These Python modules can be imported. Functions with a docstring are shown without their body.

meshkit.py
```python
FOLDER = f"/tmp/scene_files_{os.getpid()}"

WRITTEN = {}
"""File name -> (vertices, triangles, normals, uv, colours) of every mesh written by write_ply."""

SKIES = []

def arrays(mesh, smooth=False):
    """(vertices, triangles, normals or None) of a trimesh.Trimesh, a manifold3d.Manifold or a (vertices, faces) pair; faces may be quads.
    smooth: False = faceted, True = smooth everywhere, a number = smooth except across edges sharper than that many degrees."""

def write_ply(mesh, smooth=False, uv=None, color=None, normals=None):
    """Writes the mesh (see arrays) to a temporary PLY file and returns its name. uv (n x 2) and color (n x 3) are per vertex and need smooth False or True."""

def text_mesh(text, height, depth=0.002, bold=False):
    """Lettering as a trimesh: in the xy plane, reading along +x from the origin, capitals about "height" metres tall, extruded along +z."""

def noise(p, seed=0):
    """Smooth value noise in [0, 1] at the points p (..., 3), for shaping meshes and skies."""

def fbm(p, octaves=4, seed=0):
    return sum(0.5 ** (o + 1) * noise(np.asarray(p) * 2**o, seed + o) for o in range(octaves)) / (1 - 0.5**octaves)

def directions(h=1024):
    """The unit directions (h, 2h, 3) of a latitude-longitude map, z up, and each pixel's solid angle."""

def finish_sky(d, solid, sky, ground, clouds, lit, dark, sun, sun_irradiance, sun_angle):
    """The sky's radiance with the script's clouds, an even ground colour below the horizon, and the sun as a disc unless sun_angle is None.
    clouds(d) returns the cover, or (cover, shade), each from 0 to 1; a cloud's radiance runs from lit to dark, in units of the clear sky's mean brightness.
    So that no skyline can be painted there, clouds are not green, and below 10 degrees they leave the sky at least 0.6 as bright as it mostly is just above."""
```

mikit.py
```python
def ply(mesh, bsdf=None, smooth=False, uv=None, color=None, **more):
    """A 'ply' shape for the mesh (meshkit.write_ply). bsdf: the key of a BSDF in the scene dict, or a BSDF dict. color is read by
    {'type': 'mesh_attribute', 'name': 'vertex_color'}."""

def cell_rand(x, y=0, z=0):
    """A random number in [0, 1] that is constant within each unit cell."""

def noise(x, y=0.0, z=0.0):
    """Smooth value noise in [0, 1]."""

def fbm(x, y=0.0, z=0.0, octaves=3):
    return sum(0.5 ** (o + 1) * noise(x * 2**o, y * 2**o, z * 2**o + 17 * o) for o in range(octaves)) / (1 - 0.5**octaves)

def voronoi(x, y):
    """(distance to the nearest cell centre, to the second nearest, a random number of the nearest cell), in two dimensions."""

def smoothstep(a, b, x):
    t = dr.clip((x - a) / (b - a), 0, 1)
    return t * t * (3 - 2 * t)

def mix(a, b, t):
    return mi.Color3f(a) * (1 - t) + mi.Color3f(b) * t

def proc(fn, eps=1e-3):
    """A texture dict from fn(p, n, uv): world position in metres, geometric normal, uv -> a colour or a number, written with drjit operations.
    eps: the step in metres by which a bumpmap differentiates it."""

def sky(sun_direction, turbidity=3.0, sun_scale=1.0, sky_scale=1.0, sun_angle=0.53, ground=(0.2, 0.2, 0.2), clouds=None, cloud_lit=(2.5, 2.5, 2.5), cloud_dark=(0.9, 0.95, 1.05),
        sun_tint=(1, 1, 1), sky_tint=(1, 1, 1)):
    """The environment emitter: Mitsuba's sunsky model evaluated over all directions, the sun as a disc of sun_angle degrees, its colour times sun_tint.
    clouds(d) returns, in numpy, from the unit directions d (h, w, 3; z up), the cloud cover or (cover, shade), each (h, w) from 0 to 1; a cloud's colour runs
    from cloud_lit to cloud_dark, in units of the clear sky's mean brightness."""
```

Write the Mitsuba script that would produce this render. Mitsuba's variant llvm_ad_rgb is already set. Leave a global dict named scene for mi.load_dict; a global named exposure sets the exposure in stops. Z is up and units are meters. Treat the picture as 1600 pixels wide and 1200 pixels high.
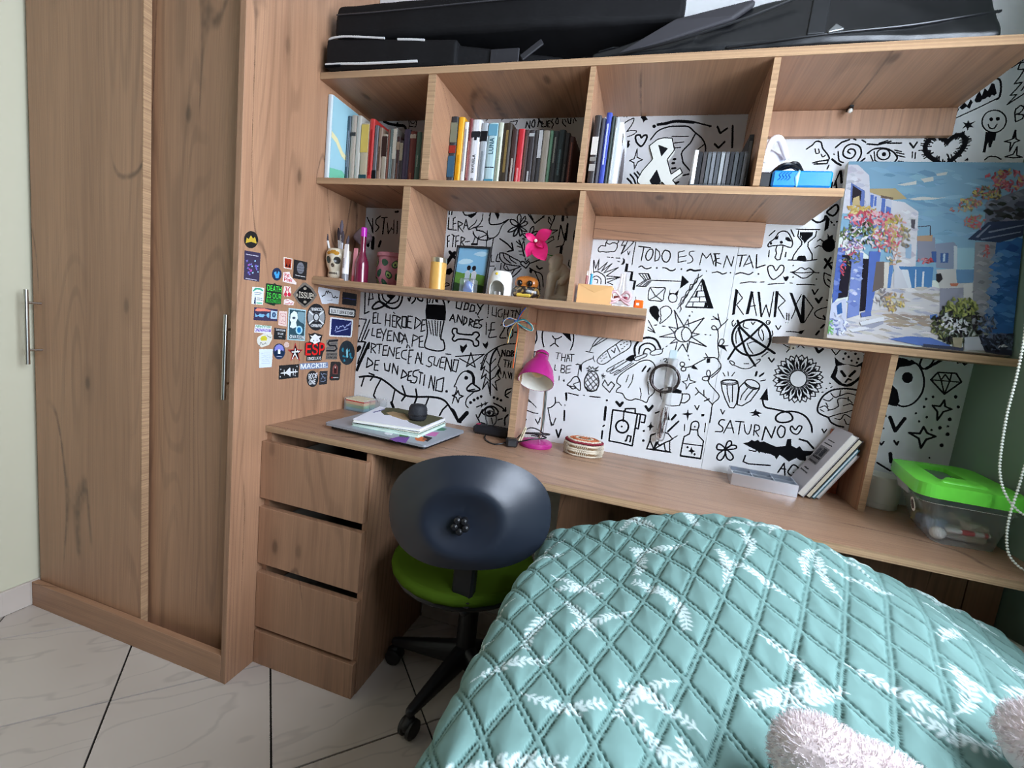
import math, random
import drjit as dr
import numpy as np, trimesh, mitsuba as mi, mikit, meshkit
import manifold3d as m3
from shapely.geometry import LineString, Polygon, box as sbox
from shapely.ops import unary_union
from shapely.validation import make_valid

# ------------------------------------------------------------------ camera, light, exposure
T = mi.ScalarTransform4f
CAM = np.array([1.01595691, -1.43922066, 1.1141003])
RIGHT = np.array([0.95279317, 0.28282205, 0.11043943])
UP = np.array([-0.14149427, 0.09177981, 0.98567532])
FWD = np.array([-0.2686346, 0.95477126, -0.12746488])
FOCAL = 697.653
EYE = np.array([1.01595691, -1.43922066, 1.1141003])      # fixed reference point for measuring positions on planes
exposure = -0.8
DAYLIGHT = (25.0, 28.4, 33.5)          # radiance of the bright window
scene = {
    'camera': {'type': 'perspective', 'fov': math.degrees(2 * math.atan(800 / FOCAL)), 'fov_axis': 'x', 'near_clip': 0.02, 'far_clip': 50,
               'to_world': T().look_at(origin=CAM.tolist(), target=(CAM + FWD).tolist(), up=UP.tolist())},
}
labels = {}
rnd = random.Random(7)
rng = np.random.default_rng(7)

# room: back wall y = 0, wardrobe side panel x = 0, floor z = 0
XL, XR, YF, ZC = -0.851, 1.832, -3.3, 2.45
WY0, WY1, WZ0, WZ1 = -1.95, -0.62, 1.00, 2.25     # window opening in the right wall


def P(u, v, ax, val):
    """The point where the photograph's pixel (u, v) meets the plane ax = val."""
    q = RIGHT * (u - 800) / FOCAL - UP * (v - 600) / FOCAL + FWD
    i = 'xyz'.index(ax)
    return EYE + q * (val - EYE[i]) / q[i]


# ------------------------------------------------------------------ materials
def lin(c):
    c = np.asarray(c, float) / 255.0
    return [float(x) for x in np.where(c <= 0.04045, c / 12.92, ((c + 0.055) / 1.055) ** 2.4)]


def rgb(c):
    return {'type': 'rgb', 'value': [float(x) for x in lin(c)]}


_mats = {}


def M(c, rough=None, metal=0.0):
    """Key of a plain BSDF: sRGB colour, diffuse, glossy plastic or metal."""
    k = (tuple(int(x) for x in c), rough, metal)
    if k not in _mats:
        key = 'mat_%d' % len(_mats)
        if rough is None:
            b = {'type': 'diffuse', 'reflectance': rgb(c)}
        else:
            b = {'type': 'principled', 'base_color': rgb(c), 'roughness': rough, 'metallic': metal, 'specular': 0.5}
        scene[key] = {'type': 'twosided', 'bsdf': b}
        _mats[k] = key
    return _mats[k]


def wood_fn(g, a, b):
    """Knotty oak laminate with the grain along the coordinate g."""
    def fn(p, n, uv):
        q = [p.x, p.y, p.z]
        G, A, B = q[g], q[a], q[b]
        A = A + B * 1.13
        warp = mikit.fbm(A * 3.1, G * 0.9, 3.0) - 0.5
        A2 = A + warp * 0.05
        fine = mikit.noise(A2 * 420, G * 9, 1.0)
        mid = mikit.fbm(A2 * 60, G * 2.2, 5.0)
        wide = mikit.fbm(A2 * 7, G * 0.7, 9.0)
        r = mikit.fbm(A * 5.0, G * 0.55, 21.0)
        rings = 0.5 + 0.5 * mi.Float(dr.sin(r * 95.0))
        ringmask = mikit.smoothstep(0.45, 0.62, mikit.noise(A * 6.5, G * 1.1, 31.0))
        c = mikit.mix(lin((155, 113, 86)), lin((200, 154, 121)), mi.Float(wide * 0.75 + mid * 0.35 - 0.05))
        c = c * (0.90 + 0.16 * fine) * (1 - 0.16 * ringmask * mikit.smoothstep(0.6, 1.0, rings))
        v = mikit.fbm(A2 * 6.0, G * 1.0, 41.0, octaves=2)
        crack = mikit.smoothstep(0.012, 0.0, dr.abs(v - 0.5)) * mikit.smoothstep(0.50, 0.66, mikit.noise(A * 9, G * 2.3, 51.0))
        crack = crack * (0.4 + 0.6 * mikit.noise(A2 * 90, G * 60, 2.0))
        k1, _, kr = mikit.voronoi(A * 4.2 + 0.4, G * 1.9 + 0.7)
        knot = mikit.smoothstep(0.06, 0.015, k1) * mikit.smoothstep(0.62, 0.7, kr)
        halo = 0.5 * mikit.smoothstep(0.17, 0.04, k1) * mikit.smoothstep(0.62, 0.7, kr)
        return c * (1 - 0.62 * crack) * (1 - 0.3 * halo) * (1 - 0.5 * knot)
    return fn


for key, ax in (('wood_x', (0, 1, 2)), ('wood_y', (1, 0, 2)), ('wood_z', (2, 0, 1))):
    scene[key] = {'type': 'twosided', 'bsdf': {'type': 'roughplastic', 'diffuse_reflectance': mikit.proc(wood_fn(*ax)), 'alpha': 0.28, 'nonlinear': False}}
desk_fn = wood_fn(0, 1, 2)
scene['wood_desk_sheen'] = {'type': 'twosided', 'bsdf': {'type': 'roughplastic', 'diffuse_reflectance': mikit.proc(lambda p, n, uv: desk_fn(p, n, uv) * mi.Color3f(0.98, 1.06, 1.14)), 'alpha': 0.2, 'nonlinear': False}}  # same laminate, lightened and greyed: the worktop sheen is painted into the colour
def edge_fn(p, n, uv):
    s = mikit.noise(p.x * 3, p.y * 3, p.z * 3)
    l = mikit.noise(p.x * 2.0 + p.z * 430, p.y * 2.0, p.z * 90)
    return mikit.mix(lin((140, 110, 84)), lin((190, 156, 122)), l * 0.8 + s * 0.2)
scene['wood_edge'] = {'type': 'twosided', 'bsdf': {'type': 'diffuse', 'reflectance': mikit.proc(edge_fn)}}


def marble_fn(p, n, uv):
    cell = mikit.cell_rand((p.x + p.y + 0.894) / 0.538, (p.x - p.y - 0.458) / 0.538)
    a = p.x * 0.8 + p.y * 0.55 + cell * 7
    w = mikit.fbm(a * 5 + 3, (p.x - p.y) * 11, cell * 9)
    v = mikit.smoothstep(0.035, 0.0, dr.abs(w - 0.5))
    cl = mikit.fbm(p.x * 4 + cell * 5, p.y * 4, 2.0)
    return mikit.mix(lin((190, 177, 165)), lin((207, 196, 185)), cl) * (1 - 0.13 * v)
scene['marble'] = {'type': 'twosided', 'bsdf': {'type': 'roughplastic', 'diffuse_reflectance': mikit.proc(marble_fn), 'alpha': 0.16, 'nonlinear': False}}
scene['vertex_paint'] = {'type': 'twosided', 'bsdf': {'type': 'diffuse', 'reflectance': {'type': 'mesh_attribute', 'name': 'vertex_color'}}}
scene['quilt_cloth'] = {'type': 'twosided', 'bsdf': {'type': 'principled', 'base_color': {'type': 'mesh_attribute', 'name': 'vertex_color'}, 'roughness': 0.8, 'sheen': 0.15, 'specular': 0.2}}
scene['thin_glass'] = {'type': 'thindielectric', 'int_ior': 1.5}
scene['thin_plastic'] = {'type': 'blendbsdf', 'weight': 0.09, 'a': {'type': 'thindielectric', 'int_ior': 1.45},
                         'b': {'type': 'twosided', 'bsdf': {'type': 'diffuse', 'reflectance': rgb((205, 214, 220))}}}
def fabric_fn(p, n, uv):
    return mikit.mix(lin((9, 8, 10)), lin((16, 15, 17)), mikit.noise(p.x * 300, p.y * 300, p.z * 300))
scene['bag_cloth'] = {'type': 'twosided', 'bsdf': {'type': 'principled', 'base_color': mikit.proc(fabric_fn), 'roughness': 0.75, 'specular': 0.25}}
BLACK = M((22, 22, 23)); INK = M((20, 20, 22)); WHITE = M((232, 232, 230))
CHROME = M((200, 200, 202), 0.22, 1.0); STEEL = M((188, 186, 180), 0.32, 1.0)


# ------------------------------------------------------------------ mesh helpers
def box(x0, x1, y0, y1, z0, z1, bevel=0.0):
    if bevel <= 0:
        b = trimesh.creation.box((x1 - x0, y1 - y0, z1 - z0))
        b.apply_translation(((x0 + x1) / 2, (y0 + y1) / 2, (z0 + z1) / 2))
        return b
    pts = []
    for X in (x0, x1):
        for Y in (y0, y1):
            for Z in (z0, z1):
                sx, sy, sz = (bevel if X == x0 else -bevel), (bevel if Y == y0 else -bevel), (bevel if Z == z0 else -bevel)
                pts += [(X + sx, Y + sy, Z), (X + sx, Y, Z + sz), (X, Y + sy, Z + sz)]
    return trimesh.convex.convex_hull(np.array(pts))


def cat(ms):
    return trimesh.util.concatenate([m for m in ms if m is not None])


def mani(m):
    return m3.Manifold(m3.Mesh(np.asarray(m.vertices, np.float32), np.asarray(m.faces, np.uint32)))


def tri(m):
    k = m.to_mesh()
    return trimesh.Trimesh(np.array(k.vert_properties[:, :3]), np.array(k.tri_verts), process=False)


def ball(c, r, n=2, sc=(1, 1, 1)):
    s = trimesh.creation.icosphere(subdivisions=n, radius=1.0)
    s.apply_scale(np.array(sc) * r)
    s.apply_translation(c)
    return s


def hull(spheres, n=2):
    """Convex hull of spheres (x, y, z, r)."""
    return trimesh.convex.convex_hull(np.vstack([ball(s[:3], s[3], n).vertices for s in spheres]))


def lathe(profile, at=(0, 0, 0), n=32, axis=(0, 0, 1), sc=(1, 1)):
    m = trimesh.creation.revolve(np.array(profile, float), sections=n)
    m.apply_scale((sc[0], sc[1], 1))
    if tuple(axis) != (0, 0, 1):
        m.apply_transform(trimesh.geometry.align_vectors((0, 0, 1), axis))
    m.apply_translation(at)
    return m


def spline(p, n=6):
    p = np.array(p, float)
    if len(p) < 3:
        return p
    closed = np.linalg.norm(p[0] - p[-1]) < 1e-6
    q = np.vstack([p[-2], p, p[1]]) if closed else np.vstack([2 * p[0] - p[1], p, 2 * p[-1] - p[-2]])
    out = []
    for i in range(1, len(q) - 2):
        a, b, c, d = q[i - 1:i + 3]
        for t in np.linspace(0, 1, n, endpoint=False):
            out.append(.5 * (2 * b + (c - a) * t + (2 * a - 5 * b + 4 * c - d) * t * t + (3 * b - a - 3 * c + d) * t ** 3))
    return np.array(out + [q[-2]])


def tube(pts, r, n=8, smooth=True, k=5):
    p = spline(pts, k) if smooth else np.array(pts, float)
    r = np.broadcast_to(np.asarray(r, float), (len(p),)) if np.ndim(r) == 0 else np.interp(np.linspace(0, 1, len(p)), np.linspace(0, 1, len(r)), r)
    t = np.gradient(p, axis=0)
    t /= np.maximum(np.linalg.norm(t, axis=1, keepdims=True), 1e-9)
    x = np.cross(t[0], (0.31, 0.17, 0.93))
    if np.linalg.norm(x) < 1e-3:
        x = np.cross(t[0], (1, 0, 0))
    V = []
    for i in range(len(p)):
        x = x - t[i] * (x @ t[i]); x /= np.linalg.norm(x)
        y = np.cross(t[i], x)
        a = np.arange(n) * 2 * np.pi / n
        V.append(p[i] + r[i] * (np.cos(a)[:, None] * x + np.sin(a)[:, None] * y))
    V = np.vstack(V + [p[:1], p[-1:]])
    F = []
    L = len(p)
    for i in range(L - 1):
        for j in range(n):
            a, b = i * n + j, i * n + (j + 1) % n
            F += [(a, b, b + n), (a, b + n, a + n)]
    for j in range(n):
        F += [(L * n, (j + 1) % n, j), (L * n + 1, (L - 1) * n + j, (L - 1) * n + (j + 1) % n)]
    return trimesh.Trimesh(V, np.array(F), process=False)


def frame(O, A, B):
    A = np.array(A, float); B = np.array(B, float); N = np.cross(A, B)
    m = np.eye(4); m[:3, 0], m[:3, 1], m[:3, 2], m[:3, 3] = A, B, N, O
    return m


def polys(g):
    if g.is_empty:
        return []
    if g.geom_type == 'Polygon':
        return [g]
    return [k for h in getattr(g, 'geoms', []) for k in polys(h)]


def flat(shape, fr, th=0.0006, off=0.0):
    """Extrudes a shapely shape (or list of points) by th along the normal of the frame."""
    if not hasattr(shape, 'geom_type'):
        shape = Polygon(shape)
    if not shape.is_valid:
        shape = shape.buffer(0) if not shape.buffer(0).is_empty else make_valid(shape)
    ms = [trimesh.creation.extrude_polygon(g, th, engine='earcut') for g in polys(shape) if g.area > 1e-9]
    if not ms:
        return None
    m = cat(ms)
    m.apply_translation((0, 0, off))
    m.apply_transform(fr)
    return m


def soften(m, it):
    v0 = m.vertices.copy()
    trimesh.smoothing.filter_taubin(m, iterations=it)
    v = m.vertices.copy()
    bad = np.linalg.norm(v - v0, axis=1) > .02
    v[bad] = v0[bad]
    m.vertices = v
    return m


def rot(m, deg, axis=(0, 0, 1), at=(0, 0, 0)):
    m.apply_transform(trimesh.transformations.rotation_matrix(math.radians(deg), axis, at))
    return m


# ------------------------------------------------------------------ naming
def free(key):
    used = lambda k: k in scene or k in labels or any(s.startswith(k + '__') for s in scene)
    if not used(key):
        return key
    i = 1
    while used('%s_%03d' % (key, i)):
        i += 1
    return '%s_%03d' % (key, i)


def thing(name, label, cat_, group=None):
    key = free(name)
    labels[key] = {'label': label, 'category': cat_}
    if group:
        labels[key]['group'] = group
    return key


def part(parent, name, mesh, mat, label=None, smooth=False, kind=None, **more):
    if mesh is None:
        return None
    key = free(parent + '__' + name)
    scene[key] = mikit.ply(mesh, mat, smooth=smooth, **more)
    if label or kind:
        labels[key] = {}
        if label: labels[key]['label'] = label
        if kind: labels[key]['kind'] = kind
    return key


def single(name, label, cat_, mesh, mat, smooth=False, group=None, **more):
    key = thing(name, label, cat_, group)
    scene[key] = mikit.ply(mesh, mat, smooth=smooth, **more)
    return key


def struct(name, mesh, mat, label, smooth=False):
    scene[name] = mikit.ply(mesh, mat, smooth=smooth)
    labels[name] = {'kind': 'structure', 'label': label}
    return name


# ------------------------------------------------------------------ the room
CREAM = M((206, 202, 178)); GREEN = M((118, 140, 124)); BOARD = M((220, 221, 221)); CEIL = M((160, 157, 152))
struct('wall_back', box(XL - .1, XR + .1, 0.004, 0.10, 0, ZC), M((222, 222, 216)), 'white back wall behind the desk')
struct('wall_left', box(XL - .1, XL, YF, 0.0, 0, ZC), CREAM, 'cream wall at the left of the wardrobe')
struct('wall_right', cat([box(XR, XR + .1, YF, WY0, 0, ZC), box(XR, XR + .1, WY1, 0.0, 0, ZC), box(XR, XR + .1, WY0, WY1, 0, WZ0), box(XR, XR + .1, WY0, WY1, WZ1, ZC)]), GREEN, 'dark sage green wall at the right')
struct('wall_front', box(XL - .1, XR + .1, YF - .1, YF, 0, ZC), M((52, 50, 48)), 'dark wall behind the camera')
struct('ceiling', box(XL - .1, XR + .1, YF - .1, 0.1, ZC, ZC + .05), CEIL, 'plain grey ceiling')
struct('floor', box(XL - .1, XR + .1, YF - .1, 0.1, -0.06, -0.0045), M((46, 43, 40)), 'floor with dark joints between marble tiles')
room = sbox(XL, YF, XR, 0.0)
for i in range(-9, 10):
    for j in range(-9, 10):
        a0, b0 = -0.894 + 0.538 * i + .0035, 0.458 + 0.538 * j + .0035
        a1, b1 = a0 + 0.538 - .007, b0 + 0.538 - .007
        q = [((a + b) / 2, (a - b) / 2) for a, b in ((a0, b0), (a1, b0), (a1, b1), (a0, b1))]
        pg = Polygon(q).intersection(room)
        if pg.area < 2e-4:
            continue
        t = trimesh.creation.extrude_polygon(pg, 0.0055, engine='earcut'); t.apply_translation((0, 0, -0.0055))
        part('floor', 'tile', t, 'marble')
# skirting tiles
struct('baseboard_left', box(XL, XL + .009, YF, -0.0, 0, 0.004), M((120, 112, 104)), 'white marble skirting along the left wall')
for k in range(7):
    y1 = -0.42 - 0.38 * k
    part('baseboard_left', 'tile', box(XL, XL + .011, y1 - .378, y1, 0.001, 0.086, .002), 'marble')
struct('baseboard_back', box(0.35, XR, -0.009, 0.003, 0, 0.004), M((120, 112, 104)), 'white skirting under the desk')
for k in range(4):
    part('baseboard_back', 'tile', box(.362 + .38 * k, min(.74 + .38 * k, XR), -0.011, 0.003, 0.001, 0.086, .002), 'marble')
# window with daylight
struct('window_1', cat([box(XR + .0, XR + .07, WY0, WY0 + .05, WZ0, WZ1), box(XR + .0, XR + .07, WY1 - .05, WY1, WZ0, WZ1), box(XR, XR + .07, WY0, WY1, WZ0, WZ0 + .05), box(XR, XR + .07, WY0, WY1, WZ1 - .05, WZ1), box(XR + .01, XR + .06, (WY0 + WY1) / 2 - .025, (WY0 + WY1) / 2 + .025, WZ0, WZ1)]), WHITE, 'white framed window beside the bed')
pane = trimesh.Trimesh([[XR + .065, WY0, WZ0], [XR + .065, WY1, WZ0], [XR + .065, WY1, WZ1], [XR + .065, WY0, WZ1]], [[0, 2, 1], [0, 3, 2]], process=False)
scene['window_1__pane'] = mikit.ply(pane, WHITE, emitter={'type': 'area', 'radiance': {'type': 'rgb', 'value': list(DAYLIGHT)}})

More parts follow.
